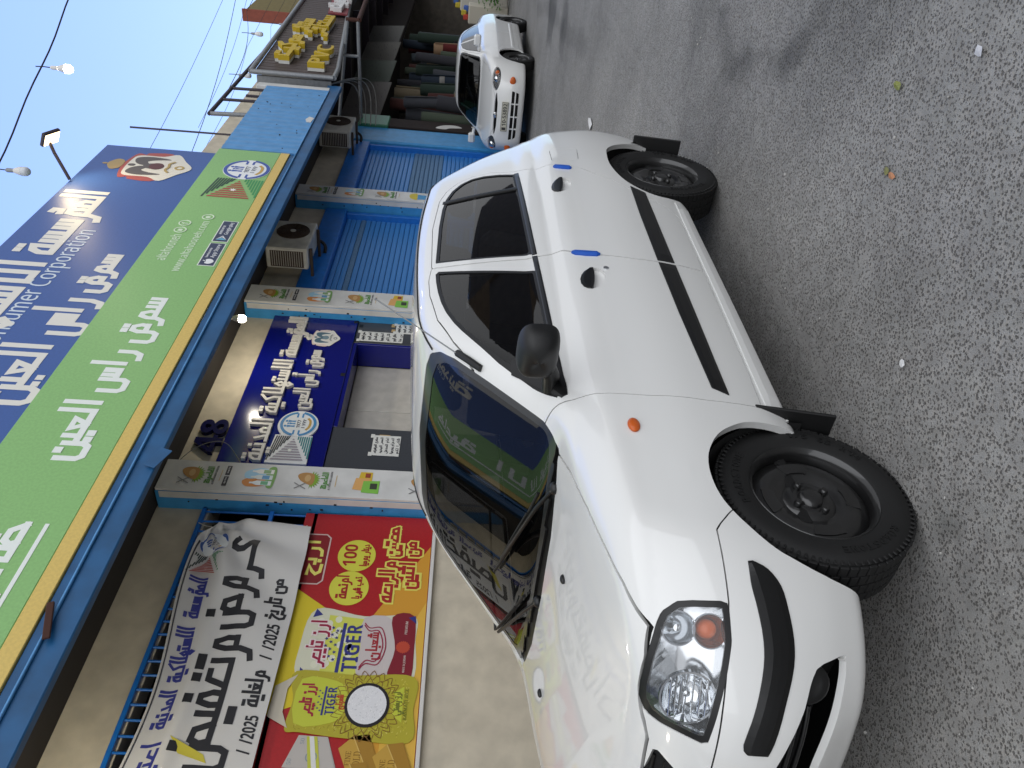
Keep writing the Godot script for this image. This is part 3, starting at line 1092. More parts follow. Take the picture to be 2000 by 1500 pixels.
# round emblem at the right, fan of stripes running to its left; r is the radius
func market_logo(m: MB, r: float, cs: Array, blue: Color, z: float):
	var cc := Vector2(r * 1.05, 0)
	for i in 7:
		m.col = cs[0]
		var y0 := r * (1.0 - 0.125 * i)
		m.ribbon(v2([0.0, r * (0.92 - 0.115 * i), -r * 1.95 + i * r * 0.27, r * (1.12 - 0.13 * i)]), r * 0.075, z, z + 0.0015)
		m.col = cs[1]
		m.ribbon(v2([0.0, -r * (0.92 - 0.115 * i), -r * 1.75 + i * r * 0.25, -r * (0.95 - 0.12 * i)]), r * 0.075, z, z + 0.0015)
	var n := 9
	for i in n:
		var f := (i + 0.5) / n
		var x := -r * 1.95 + f * r * 1.8
		var hh := (1.0 - f)
		m.col = cs[2]
		var ya := lerpf(r * 1.0, r * 0.02, f)
		var yb := lerpf(-r * 0.82, -r * 0.02, f)
		m.prism(v2([x - r * 0.06, ya, x + r * 0.05, ya - r * 0.06, x + r * 0.05, yb + r * 0.06, x - r * 0.06, yb]), z + 0.0016, z + 0.003)
	m.col = Color(0.82, 0.84, 0.80)
	var st := PackedVector2Array()
	for i in 14:
		var a := TAU * i / 14.0
		st.append(Vector2(-r * 1.15, r * 0.05) + Vector2(cos(a), sin(a)) * r * (0.16 if i % 2 == 0 else 0.07))
	m.prism(st, z + 0.003, z + 0.0045)
	m.col = Color(0.80, 0.83, 0.84)
	m.ellipse(cc, r * 1.06, r * 1.0, z, z + 0.003, 40)
	m.col = blue
	m.ring(cc, r * 0.96, r * 0.9, r * 0.15, z + 0.003, z + 0.0045, PI * 0.06, PI * 0.94)
	m.ring(cc, r * 0.96, r * 0.9, r * 0.15, z + 0.003, z + 0.0045, PI * 1.06, PI * 1.94)
	for s in [-1.0, 1.0]:
		m.ribbon(v2([cc.x + s * r * 0.9, r * 0.14, cc.x + s * r * 0.55, r * 0.14]), r * 0.1, z + 0.003, z + 0.0045)
		m.ribbon(v2([cc.x + s * r * 0.9, -r * 0.14, cc.x + s * r * 0.55, -r * 0.14]), r * 0.1, z + 0.003, z + 0.0045)
	for q in [[-0.22, 1.0], [0.0, 0.75], [0.2, 0.95]]:      # a family of three
		var x: float = cc.x + r * q[0]
		var k: float = r * 0.52 * q[1]
		m.ellipse(Vector2(x, r * 0.16 + k), k * 0.16, k * 0.16, z + 0.003, z + 0.0045, 10)
		m.prism(v2([x - k * 0.2, r * 0.16 + k * 0.82, x + k * 0.2, r * 0.16 + k * 0.82, x + k * 0.1, r * 0.16 + k * 0.4, x + k * 0.14, r * 0.16, x + k * 0.03, r * 0.16, x, r * 0.16 + k * 0.3, x - k * 0.03, r * 0.16, x - k * 0.14, r * 0.16, x - k * 0.1, r * 0.16 + k * 0.4]), z + 0.003, z + 0.0045)
	m.col = Color(0.05, 0.06, 0.10)
	m.latin("1977", "Droid Sans", 700, cc.x - r * 0.33, -r * 0.12, r * 0.66, r * 0.2, z + 0.003, z + 0.0045)
	m.ribbon(v2([cc.x - r * 0.3, -r * 0.2, cc.x - r * 0.3, -r * 0.38]), r * 0.05, z + 0.003, z + 0.0045)
	for i in 3:
		var x := cc.x - r * 0.1 + r * 0.18 * i
		m.ribbon(v2([x, -r * 0.2, x + r * 0.04, -r * 0.38, x + r * 0.12, -r * 0.22]), r * 0.05, z + 0.003, z + 0.0045)
	m.col = Color(0.55, 0.35, 0.08)
	m.ribbon(curve(v2([cc.x - r * 0.5, -r * 0.48, cc.x - r * 0.2, -r * 0.62, cc.x + r * 0.25, -r * 0.62, cc.x + r * 0.5, -r * 0.46]), false, 5), r * 0.13, z + 0.003, z + 0.0045)


func crest(m: MB, o: Vector2, h: float, z: float, pale: bool):
	# crown, mantle, shield with a dark bird on a red disc, ribbon of honours
	var t0 := m.t
	m.t = m.t * Transform3D(Basis.from_scale(Vector3(h, h, 1)), Vector3(o.x, o.y, 0))
	m.col = Color(0.40, 0.08, 0.07) if not pale else Color(0.78, 0.66, 0.64)
	m.prism(curve(v2([-0.10, 0.30, -0.36, 0.24, -0.34, 0.14, -0.40, 0.10, -0.36, -0.22, 0.36, -0.22, 0.40, 0.10, 0.34, 0.14, 0.36, 0.24, 0.10, 0.30]), true, 4), z, z + 0.003)
	m.col = Color(0.72, 0.69, 0.60) if not pale else Color(0.80, 0.79, 0.76)
	m.prism(curve(v2([-0.16, 0.25, -0.30, 0.19, -0.31, -0.08, -0.40, -0.24, -0.2, -0.38, 0.0, -0.5, 0.2, -0.38, 0.40, -0.24, 0.31, -0.08, 0.30, 0.19, 0.16, 0.25]), true, 4), z + 0.003, z + 0.006)
	m.col = Color(0.40, 0.28, 0.12) if not pale else Color(0.74, 0.72, 0.66)
	m.prism(curve(v2([-0.10, 0.31, -0.15, 0.40, -0.07, 0.46, 0.0, 0.48, 0.07, 0.46, 0.15, 0.40, 0.10, 0.31]), true, 4), z, z + 0.006)
	m.ellipse(Vector2(0, 0.51), 0.02, 0.03, z, z + 0.006, 10)
	m.col = Color(0.10, 0.09, 0.09) if not pale else Color(0.10, 0.18, 0.24)
	for s in [-1.0, 1.0]:
		m.prism(curve(v2([s * 0.02, 0.10, s * 0.10, 0.19, s * 0.22, 0.20, s * 0.27, 0.08, s * 0.26, -0.08, s * 0.22, -0.20, s * 0.19, -0.06, s * 0.13, 0.05, s * 0.03, 0.0]), true, 4), z + 0.006, z + 0.009)
	m.prism(curve(v2([-0.05, 0.05, 0.05, 0.05, 0.08, -0.08, 0.03, -0.14, -0.03, -0.14, -0.08, -0.08]), true, 3), z + 0.0075, z + 0.0095)
	m.ellipse(Vector2(0, 0.20), 0.035, 0.045, z + 0.006, z + 0.009, 10)
	m.col = Color(0.10, 0.03, 0.035) if not pale else Color(0.2, 0.3, 0.36)
	m.ellipse(Vector2(0, -0.09), 0.095, 0.085, z + 0.0095, z + 0.0115, 18)
	m.col = Color(0.42, 0.30, 0.10) if not pale else Color(0.3, 0.32, 0.32)
	m.ribbon(curve(v2([-0.16, -0.27, -0.09, -0.22, 0, -0.235, 0.09, -0.22, 0.16, -0.27]), false, 4), 0.03, z + 0.0115, z + 0.013)
	m.ring(Vector2(0, -0.36), 0.045, 0.045, 0.025, z + 0.006, z + 0.009, 0, TAU, 14)
	m.t = t0


func blue_sign():
	var g := thing("blue_corporation_sign", "large dark blue vinyl sign board with white Arabic and English lettering above the green one", "sign", Vector3(0, 4.9, -2.24))
	var b := MB.new()
	b.col = Color(0.035, 0.105, 0.36)
	b.span(Vector3(-5.6, 0, -0.1), Vector3(9.46, 1.5, 0), 0.006)
	part("vinyl_face", b, M.sign_vinyl, g)
	var w := MB.new()
	w.t.origin = Vector3(0, -4.9, 0.001)
	w.col = Color(0.74, 0.72, 0.66)
	write(w, "المؤسسة", 7.93, 5.83, 0.46, 1.72, 0.085, 0, 0.002, 0.5)
	write(w, "الاستهلاكية", 6.1, 5.80, 0.46, 2.6, 0.085, 0, 0.002, 0.5)
	write(w, "المدنية", 3.3, 5.80, 0.46, 1.6, 0.085, 0, 0.002, 0.5)
	write(w, "سوق", 6.36, 5.10, 0.26, 0.85, 0.068, 0, 0.002, 0.5)
	write(w, "راس", 5.42, 5.08, 0.42, 0.70, 0.068, 0, 0.002, 0.5)
	write(w, "العين", 4.6, 5.10, 0.40, 0.95, 0.068, 0, 0.002, 0.5)
	part("white_lettering", w, M.print, g)
	var l := MB.new()
	l.t.origin = Vector3(0, -4.9, 0.001)
	l.col = Color(0.62, 0.70, 0.78)
	l.latin("Consumer Corporation", "Droid Sans", 400, 4.42, 5.50, 2.46, 0.27, 0, 0.002)
	l.latin("Civil Service", "Droid Sans", 400, 2.6, 5.50, 1.6, 0.27, 0, 0.002)
	part("english_lettering", l, M.print, g)
	var c := MB.new()
	crest(c, Vector2(8.82, 0.72), 1.12, 0.0, false)
	part("crest", c, M.print, g)


func roof_frame():
	var f := thing("roof_pipe_frame", "dark steel pipe frame with short uprights above the light blue sheets", "frame", Vector3(11.05, 4.86, -2.25))
	var p := MB.new()
	p.tube(PackedVector3Array([Vector3(0, 0.58, 0), Vector3(8.4, 0.50, 0), Vector3(16, 0.62, 0)]), 0.032)
	part("top_pipe", p, M.dark_pipe, f)
	var u := MB.new()
	u.tube(PackedVector3Array([Vector3(0.02, 0.56, 0), Vector3(0.08, -0.02, 0)]), 0.036)
	part("pale_upright", u, M.galvanised, f)
	for x in [0.72, 1.32]:
		var q := MB.new()
		q.tube(PackedVector3Array([Vector3(x, 0.56, 0), Vector3(x + 0.03, -0.02, 0)]), 0.026)
		part("upright", q, M.dark_pipe, f)
	var stub := MB.new()
	stub.span(Vector3(0.98, 0.0, -0.02), Vector3(1.02, 0.25, 0.02))
	part("stub", stub, M.dark_pipe, f)
	var pole := MB.new()
	pole.tube(PackedVector3Array([Vector3(0, -0.3, 0), Vector3(-0.02, 1.75, 0)]), 0.018)
	tag(part("roof_mast", pole, M.dark_pipe), "thin bare metal mast standing on the roof edge", "pole").position = Vector3(12.72, 5.65, -3.2)


# ------------------------------------------------------------------ the market's entrance
func entrance():
	var g := thing("entrance_sign", "glossy blue entrance sign with raised white Arabic letters", "sign", Vector3(4.37, 2.67, -3.62))
	var o := -Vector3(4.37, 2.67, -3.62)
	var b := MB.new()
	b.span(Vector3(4.37, 2.67, -3.64) + o, Vector3(7.43, 3.77, -3.585) + o, 0.006)
	b.span(Vector3(5.25, 2.62, -3.9) + o, Vector3(6.92, 2.668, -3.6) + o, 0.004)
	part("blue_board", b, M.gloss_blue_panel, g)
	var w := MB.new()
	w.t.origin = Vector3(0, 0, -3.583) + o
	write(w, "المؤسسة", 7.38, 3.33, 0.21, 0.92, 0.034, 0, 0.035)
	write(w, "الاستهلاكية", 6.40, 3.33, 0.21, 1.06, 0.034, 0, 0.035)
	write(w, "المدنية", 5.27, 3.33, 0.21, 0.72, 0.034, 0, 0.035)
	write(w, "سوق", 6.64, 3.03, 0.17, 0.36, 0.028, 0, 0.03)
	write(w, "رأس", 6.22, 3.03, 0.17, 0.32, 0.028, 0, 0.03)
	write(w, "العين", 5.86, 3.03, 0.17, 0.40, 0.028, 0, 0.03)
	part("raised_letters", w, M.raised_white, g)
	var plate := MB.new()
	plate.t.origin = Vector3(5.0, 3.04, -3.583) + o
	plate.col = Color(0.78, 0.79, 0.80)
	plate.prism(v2([0.02, 0.21, -0.43, 0.235, -0.43, -0.20, 0.02, -0.19]), 0, 0.018)
	plate.ellipse(Vector2(0.2, 0), 0.24, 0.22, 0, 0.019, 36)
	market_logo(plate, 0.2, [Color(0.02, 0.03, 0.04), Color(0.02, 0.22, 0.24), Color(0.34, 0.31, 0.36)], Color(0.05, 0.26, 0.55), 0.019)
	part("round_logo", plate, M.print, g)
	var cr := MB.new()
	cr.t.origin = Vector3(6.95, 3.06, -3.583) + o
	crest(cr, Vector2.ZERO, 0.44, 0.006, true)
	part("crest", cr, M.print, g)
	var num := MB.new()
	num.t.origin = Vector3(0, 0, -3.648)
	num.latin("48", "Droid Sans", 700, 4.72, 3.79, 0.54, 0.29, 0, 0.05)
	tag(part("house_number", num, M.navy_letter), "dark blue raised number 48 on the beige wall", "number")

	var d := thing("entrance_doors", "pale closed double doors in the blue framed market entrance", "door", Vector3(5.25, gy(6), -3.95))
	var o2 := -d.position
	for k in 2:
		var q := MB.new()
		var x0: float = [5.26, 5.985][k]
		q.span(Vector3(x0, gy(6), -3.99) + o2, Vector3([5.978, 6.90][k], 2.62, -3.95) + o2, 0.006)
		part("leaf", q, M.door_white, d)
	var j := MB.new()
	j.span(Vector3(6.89, gy(6), -3.94) + o2, Vector3(6.93, 2.618, -3.60) + o2, 0.004)
	part("blue_jamb", j, M.gloss_blue_panel, d)
	var j2 := MB.new()
	j2.span(Vector3(5.22, gy(6), -3.94) + o2, Vector3(5.255, 2.618, -3.66) + o2, 0.004)
	part("jamb", j2, M.gloss_blue_panel, d)
	var spans := [[4.36, 5.25, "grey wall panel left of the market doors with a taped notice"], [6.935, 7.43, "grey wall panel right of the market doors with a long price list"]]
	for s in spans:
		var q := MB.new()
		q.span(Vector3(s[0], gy(6) + 0.02, -3.66), Vector3(s[1], 2.664, -3.605), 0.006)
		tag(part("grey_panel", q, M.grey_panel), s[2], "wall panel")
	notice(Vector3(4.97, 2.05, -3.602), 0.33, 0.30, 5, "white notice stuck with tape to the left grey panel")
	notice(Vector3(7.09, 2.33, -3.602), 0.22, 0.56, 7, "tall white price list on the right grey panel")
	notice(Vector3(7.31, 1.98, -3.602), 0.22, 0.36, 5, "second white notice by the blue pillar right of the doors")
	for s in [[4.46, 2.06, 0.10, 0.05, "scrap of brown packing tape by the first pillar, left of the taped notice"], [5.13, 2.08, 0.04, 0.12, "upright scrap of brown packing tape right of the taped notice"], [7.38, 2.2, 0.07, 0.05, "brown packing tape at the upper right corner of the small notice"], [7.26, 2.19, 0.06, 0.05, "brown packing tape at the upper left corner of the small notice"]]:
		var q := MB.new()
		q.box(Vector3(0, 0, 0.002), Vector3(s[2], s[3], 0.003), 0.001)
		var tp := part("brown_tape_scrap", q, M.packing_tape)
		tp.position = Vector3(s[0], s[1], -3.603)
		tag(tp, s[4], "tape", "tape scraps on the entrance panels")
	for s in [[4.42, 2.66, 0.10, 0.09, "largest black tape patch at the top of the left grey panel"], [7.38, 2.69, 0.05, 0.06, "black tape patch in the lower right corner of the blue entrance sign"], [7.33, 2.62, 0.06, 0.05, "black tape patch on top of the right grey panel by the pillar"], [6.98, 2.64, 0.07, 0.07, "black tape patch above the tall price list"], [6.2, 2.70, 0.06, 0.05, "black tape patch on the sign's lower edge above the doors"]]:
		var q := MB.new()
		q.box(Vector3(0, 0, 0.0025), Vector3(s[2], s[3], 0.004), 0.001)
		var tp := part("black_tape_patch", q, M.black_tape)
		tp.position = Vector3(s[0], s[1], -3.584 if s[1] > 2.67 else -3.604)
		tag(tp, s[4], "tape", "black tape under the entrance sign")


func notice(at: Vector3, w: float, h: float, lines: int, label: String):
	var o := thing("paper_notice", label, "notice", at)
	var m := MB.new()
	m.rect(-w / 2, -h / 2, w / 2, h / 2, 0.0, 0.003)
	part("sheet", m, M.paper, o)
	var p := MB.new()
	p.col = Color(0.04, 0.04, 0.05)
	var words := ["ممنوع الوقوف", "السعر الجديد", "امام المدخل", "الدوام يوميا", "شكرا لكم", "مغلق اليوم", "من هنا"]
	for i in lines:
		var y := h / 2 - h * (i + 0.75) / lines
		write(p, words[i % words.size()], w * 0.40, y, h / lines * 0.42, w * 0.8, 0.007, 0.003, 0.0042)
	part("handwriting", p, M.print, o)
	var tp := MB.new()
	for s in [-1.0, 1.0]:
		tp.rect(s * w * 0.45 - 0.03, h / 2 - 0.012, s * w * 0.45 + 0.03, h / 2 + 0.03, 0.0042, 0.0054)
	part("tape", tp, M.paper, o)


# ------------------------------------------------------------------ left bay: barred window, banner, billboard
func left_bay():
	for bay in [[0.86, 3.92], [-2.66, 0.40]]:
		var right: bool = bay[0] > 0.5
		var w := thing("barred_window", "long dark shop window behind a blue iron grille above the red billboard" if right else "dark barred shop window farther left along the shop front", "window", Vector3(bay[0], 1.5, -3.66))
		var o := Vector3(-bay[0], -1.5, 3.66)
		var p := MB.new()
		p.span(Vector3(bay[0], 1.48, -3.86) + o, Vector3(bay[1], 3.66, -3.84) + o)
		part("glass_pane", p, M.dark_pane, w)
		var fr := MB.new()
		for y in [3.70, 3.05, 2.62]:
			fr.span(Vector3(bay[0], y - 0.02, -3.645) + o, Vector3(bay[1], y + 0.02, -3.60) + o, 0.004)
		part("grille_frame", fr, M.blue_gloss, w)
		var n := int((bay[1] - bay[0]) / 0.128)
		var src: MeshInstance3D = null
		for i in n + 1:
			var x: float = bay[1] - 0.03 - i * 0.128
			if i == 0:
				var q := MB.new()
				q.box(Vector3.ZERO, Vector3(0.018, 1.06, 0.018), 0.004)
				src = part("bar", q, M.blue_gloss, w)
				src.position = Vector3(x, 3.16, -3.622) + o
			else:
				copy_part(src, w, "bar", Transform3D(Basis.IDENTITY, Vector3(x, 3.16, -3.622) + o), null, i)
		var lt := MB.new()
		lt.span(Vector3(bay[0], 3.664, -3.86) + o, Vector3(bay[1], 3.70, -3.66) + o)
		part("reveal", lt, M.shade_dark, w)
	banner()
	billboard()


func banner():
	var b := thing("cloth_banner", "creased white cloth banner with black Arabic sale lettering tied to the blue grille", "banner", Vector3(3.6, 2.63, -3.5))
	var o := -b.position
	var x0 := -1.9
	var x1 := 3.66
	var top := func(x: float) -> float: return 3.57 + 0.05 * sin(x * 2.3 + 0.6) - 0.30 * exp(-pow((x - x1) / 0.10, 2.0)) * 0.35
	var warp := func(p: Vector3) -> Vector3:
		# p.x along the cloth, p.y 0..1 up it, p.z away from it
		var x := p.x
		var yt: float = top.call(x)
		var yb := 2.625 + 0.012 * sin(x * 1.7)
		var y := lerpf(yb, yt, p.y)
		var dx := x1 - x
		var up := 1.0 - p.y
		var z := 0.0
		# folds fanning from the knotted upper corner
		var ang := atan2(up * 0.95 + 0.02, dx + 0.02)
		var rad := sqrt(dx * dx + up * up)
		z += 0.045 * sin(ang * 13.0 + 1.0) * exp(-rad * 0.9) * smoothstep(0.02, 0.25, rad)
		# long slack folds below the upper hem
		z += 0.028 * sin(p.y * 17.0 + x * 1.1 + 0.8 * sin(x * 1.3)) * smoothstep(0.42, 0.8, p.y)
		z += 0.018 * sin(x * 3.1 + p.y * 5.0) * p.y
		z += 0.03 * sin(p.y * PI)
		return Vector3(x, y, -3.53 + z + p.z) + o
	var m := MB.new()
	m.warp = warp
	m.col = Color(0.66, 0.65, 0.63)
	var nx := 150
	var ny := 36
	for i in nx:
		for j in ny:
			var a := lerpf(x0, x1, float(i) / nx)
			var c := lerpf(x0, x1, float(i + 1) / nx)
			var d := float(j) / ny
			var e := float(j + 1) / ny
			m.quad(Vector3(a, d, 0), Vector3(c, d, 0), Vector3(c, e, 0), Vector3(a, e, 0), Vector3(0, 0, 1))
	part("cloth", m, M.banner_cloth, b)
	var w := MB.new()
	w.warp = warp
	w.col = Color(0.018, 0.018, 0.02)
	# heights on the cloth are shares of its drop, about 0.95 m
	write(w, "عـروض", 3.45, 0.46, 0.34, 1.0, 0.05, 0.001, 0.004, 0.75)
	write(w, "وتخفيض", 2.42, 0.40, 0.38, 1.18, 0.05, 0.001, 0.004, 0.75)
	write(w, "ات", 1.22, 0.36, 0.42, 0.6, 0.05, 0.001, 0.004, 0.75)
	write(w, "من", 3.02, 0.14, 0.11, 0.16, 0.022, 0.001, 0.004)
	write(w, "تاريخ", 2.82, 0.12, 0.13, 0.24, 0.022, 0.001, 0.004)
	w.latin("/  /2025", "Droid Sans", 700, 2.20, 0.07, 0.34, 0.11, 0.001, 0.004)
	write(w, "ولغاية", 2.10, 0.10, 0.14, 0.32, 0.022, 0.001, 0.004)
	w.latin("/  /2025", "Droid Sans", 700, 1.42, 0.05, 0.30, 0.11, 0.001, 0.004)
	part("black_lettering", w, M.print, b)
	var bl := MB.new()
	bl.warp = warp
	bl.col = Color(0.04, 0.05, 0.26)
	write(bl, "المؤسسة", 3.02, 0.80, 0.13, 0.44, 0.022, 0.001, 0.004)
	write(bl, "الاستهلاكية", 2.50, 0.80, 0.13, 0.52, 0.022, 0.001, 0.004)
	write(bl, "المدنية", 1.92, 0.80, 0.13, 0.34, 0.022, 0.001, 0.004)
	write(bl, "احتياجات", 1.48, 0.76, 0.15, 0.6, 0.024, 0.001, 0.004)
	part("blue_lettering", bl, M.print, b)
	var lg := MB.new()
	lg.warp = warp
	lg.t = Transform3D(Basis.from_scale(Vector3(1, 1.05, 1)), Vector3(3.27, 0.84, 0.002))
	market_logo(lg, 0.12, [Color(0.03, 0.05, 0.04), Color(0.05, 0.28, 0.12), Color(0.40, 0.09, 0.08)], Color(0.05, 0.11, 0.36), 0.0)
	lg.t = Transform3D.IDENTITY
	lg.col = Color(0.55, 0.48, 0.05)
	lg.prism(v2([1.52, 0.70, 1.40, 0.40, 1.34, 0.36, 1.40, 0.60]), 0.001, 0.003)
	part("printed_logo", lg, M.print, b)
	var hem := MB.new()
	hem.warp = warp
	hem.col = Color(0.05, 0.05, 0.06)
	var hp := PackedVector2Array()
	for i in 70:
		hp.append(Vector2(lerpf(x0 + 0.02, x1 - 0.25, i / 69.0), 0.975))
	hem.ribbon(hp, 0.008, 0.001, 0.003)
	part("printed_line", hem, M.print, b)
	var cord := MB.new()
	cord.tube(PackedVector3Array([Vector3(3.65, 2.66, -3.5) + o, Vector3(3.70, 2.70, -3.58) + o, Vector3(3.76, 2.72, -3.62) + o]), 0.006, 6)
	cord.tube(PackedVector3Array([Vector3(3.58, 3.52, -3.5) + o, Vector3(3.66, 3.62, -3.57) + o, Vector3(3.72, 3.70, -3.60) + o]), 0.005, 6)
	part("tie_cord", cord, M.raised_white, b)


func billboard():
	var b := thing("red_rice_billboard", "glossy red and yellow billboard picturing two rice bags and gold bars", "billboard", Vector3(2.6, 1.47, -3.62))
	var o := -b.position
	var s := MB.new()
	s.col = Color(0.42, 0.012, 0.018)
	s.span(Vector3(-1.2, 1.47, -3.645) + o, Vector3(3.915, 2.72, -3.60) + o, 0.003)
	part("board", s, M.sign_vinyl, b)
	var tr := MB.new()
	tr.span(Vector3(-1.2, 1.435, -3.645) + o, Vector3(3.92, 1.468, -3.59) + o, 0.004)
	part("white_edge_trim", tr, M.raised_white, b)
	var m := MB.new()
	m.t.origin = Vector3(0, 0, -3.599) + o
	# yellow and orange rays behind the goods
	m.col = Color(0.66, 0.52, 0.02)
	m.prism(v2([3.05, 2.715, 2.55, 2.0, 2.0, 2.1, 1.75, 2.715]), 0, 0.001)
	m.col = Color(0.62, 0.30, 0.03)
	m.prism(v2([3.55, 1.475, 2.7, 1.95, 1.2, 1.9, -1.1, 2.0, -1.1, 1.475]), 0, 0.001)
	m.col = Color(0.70, 0.42, 0.06)
	m.prism(v2([2.9, 1.475, 2.3, 1.75, 1.5, 1.75, 0.4, 1.475]), 0.001, 0.0018)
	# headline
	m.col = Color(0.60, 0.45, 0.42)
	m.ribbon(v2([3.64, 2.72, 3.64, 2.47, 3.6, 2.43, 3.09, 2.43, 3.05, 2.47, 3.05, 2.72]), 0.014, 0, 0.0015)
	m.col = Color(0.22, 0.008, 0.012)
	m.prism(v2([3.63, 2.715, 3.63, 2.47, 3.6, 2.44, 3.1, 2.44, 3.06, 2.47, 3.06, 2.715]), 0, 0.001)
	m.col = Color(0.75, 0.70, 0.15)
	write(m, "اربح", 3.57, 2.53, 0.13, 0.46, 0.03, 0.001, 0.003)
	for q in [[3.40, 2.16, 0.19], [3.02, 2.18, 0.19]]:
		m.col = Color(0.64, 0.62, 0.06)
		m.ellipse(Vector2(q[0], q[1]), q[2], q[2] * 0.92, 0.001, 0.003, 36)
	m.col = Color(0.34, 0.01, 0.015)
	m.latin("100", "Droid Sans", 700, 3.27, 2.16, 0.26, 0.12, 0.003, 0.0045)
	write(m, "دينار يوميا", 3.54, 2.06, 0.06, 0.27, 0.012, 0.003, 0.0045)
	write(m, "اونصة", 3.16, 2.20, 0.10, 0.27, 0.017, 0.003, 0.0045)
	write(m, "ذهب شهريا", 3.15, 2.08, 0.06, 0.25, 0.012, 0.003, 0.0045)
	for q in [["صحتين والربحه", 3.78, 1.80, 0.13, 0.92], ["من اثنين", 3.60, 1.62, 0.13, 0.58]]:
		m.col = Color(0.72, 0.66, 0.12)
		write(m, q[0], q[1], q[2], q[3], q[4], 0.06, 0.002, 0.004, 0.7)
		m.col = Color(0.36, 0.012, 0.015)
		write(m, q[0], q[1], q[2], q[3], q[4], 0.026, 0.004, 0.0062, 0.7)
	part("printed_headline", m, M.print, b)
	var g := MB.new()
	g.t.origin = Vector3(0, 0, -3.599) + o
	rice_bags(g)
	part("printed_rice_bags", g, M.print, b)
	var gb := MB.new()
	gb.t.origin = Vector3(0, 0, -3.599) + o
	gold_and_money(gb)
	part("printed_gold_bars", gb, M.print, b)


func rice_bags(m: MB):
	var rng := RandomNumberGenerator.new()
	rng.seed = 41
	# white, yellow and maroon bag
	m.col = Color(0.64, 0.64, 0.50)
	m.prism(curve(v2([2.78, 2.42, 2.72, 2.0, 2.74, 1.58, 2.5, 1.545, 2.1, 1.56, 2.14, 2.0, 2.1, 2.45, 2.4, 2.5]), true, 5), 0.002, 0.004)
	m.col = Color(0.60, 0.62, 0.10)
	m.prism(v2([2.72, 2.30, 2.69, 2.0, 2.14, 2.0, 2.13, 2.30]), 0.004, 0.005)
	for i in 16:
		m.col = Color(0.70, 0.70, 0.55)
		m.ellipse(Vector2(rng.randf_range(2.18, 2.68), rng.randf_range(2.05, 2.45)), 0.035, 0.03, 0.005, 0.0055, 10)
	m.col = Color(0.56, 0.50, 0.49)
	m.prism(curve(v2([2.70, 2.0, 2.69, 1.75, 2.3, 1.70, 2.13, 1.76, 2.14, 2.0, 2.4, 2.0]), true, 3), 0.0052, 0.0062)
	m.col = Color(0.20, 0.01, 0.02)
	m.prism(curve(v2([2.72, 1.76, 2.74, 1.575, 2.4, 1.55, 2.1, 1.57, 2.13, 1.75, 2.4, 1.71]), true, 4), 0.0056, 0.0068)
	m.col = Color(0.03, 0.035, 0.20)
	m.prism(v2([2.78, 2.42, 2.69, 2.44, 2.72, 2.36]), 0.005, 0.0065)
	m.prism(v2([2.1, 2.45, 2.2, 2.46, 2.13, 2.38]), 0.005, 0.0065)
	m.prism(v2([2.74, 1.56, 2.66, 1.55, 2.72, 1.62]), 0.007, 0.008)
	m.ribbon(v2([2.64, 2.155, 2.16, 2.165]), 0.028, 0.006, 0.0075)
	m.latin("TIGER", "Droid Sans", 700, 2.17, 2.005, 0.46, 0.125, 0.006, 0.0075)
	for i in 13:
		star(m, Vector2(2.28 + 0.07 * (i % 5) + 0.03 * (i / 5), 2.21 + 0.04 * (i / 5)), 0.018, 0.006)
	m.col = Color(0.75, 0.66, 0.64)
	write(m, "ارز تايجر", 2.66, 2.32, 0.12, 0.46, 0.042, 0.006, 0.007)
	m.col = Color(0.30, 0.01, 0.05)
	write(m, "ارز تايجر", 2.66, 2.32, 0.12, 0.46, 0.020, 0.007, 0.0085)
	for k in 2:
		m.ribbon(curve(v2([2.65 - 0.02 * k, 1.99, 2.6 - 0.03 * k, 1.94, 2.6 - 0.03 * k, 1.84 + 0.02 * k, 2.42, 1.79 + 0.025 * k, 2.25 + 0.03 * k, 1.84 + 0.02 * k, 2.25 + 0.03 * k, 1.94, 2.19 + 0.02 * k, 1.99]), false, 5), 0.010, 0.0065, 0.0075)
	m.col = Color(0.34, 0.02, 0.03)
	write(m, "شعبان", 2.56, 1.865, 0.085, 0.28, 0.016, 0.0065, 0.008)
	m.col = Color(0.48, 0.06, 0.03)
	var seal := PackedVector2Array()
	for i in 40:
		var a := TAU * i / 40.0
		seal.append(Vector2(2.42, 1.645) + Vector2(cos(a), sin(a)) * (0.062 if i % 2 == 0 else 0.053))
	m.prism(seal, 0.007, 0.0085)
	m.col = Color(0.62, 0.55, 0.50)
	m.latin("MADE IN JORDAN", "Droid Sans", 400, 2.18, 1.61, 0.16, 0.022, 0.007, 0.0082)
	m.latin("PREMIUM", "Droid Sans", 400, 2.55, 1.62, 0.13, 0.022, 0.007, 0.0082)
	# golden bag with the bowl of rice
	m.col = Color(0.42, 0.37, 0.03)
	m.prism(curve(v2([2.16, 2.48, 2.14, 2.0, 2.14, 1.53, 1.85, 1.515, 1.58, 1.53, 1.60, 2.0, 1.64, 2.36, 1.66, 2.48, 1.9, 2.46]), true, 5), 0.008, 0.010)
	for i in 420:
		m.col = [Color(0.30, 0.25, 0.01), Color(0.55, 0.50, 0.05), Color(0.60, 0.56, 0.12)][i % 3]
		var p := Vector2(rng.randf_range(1.63, 2.12), rng.randf_range(1.55, 2.42))
		var a := rng.randf() * TAU
		m.ribbon(PackedVector2Array([p, p + Vector2(cos(a), sin(a)) * 0.016]), 0.005, 0.010, 0.0102 + 0.000002 * i)
	m.col = Color(0.55, 0.50, 0.40)
	m.prism(v2([2.13, 2.46, 2.02, 2.62, 1.76, 2.63, 1.67, 2.46, 1.80, 2.52, 2.0, 2.52]), 0.011, 0.0122)
	m.col = Color(0.52, 0.56, 0.05)
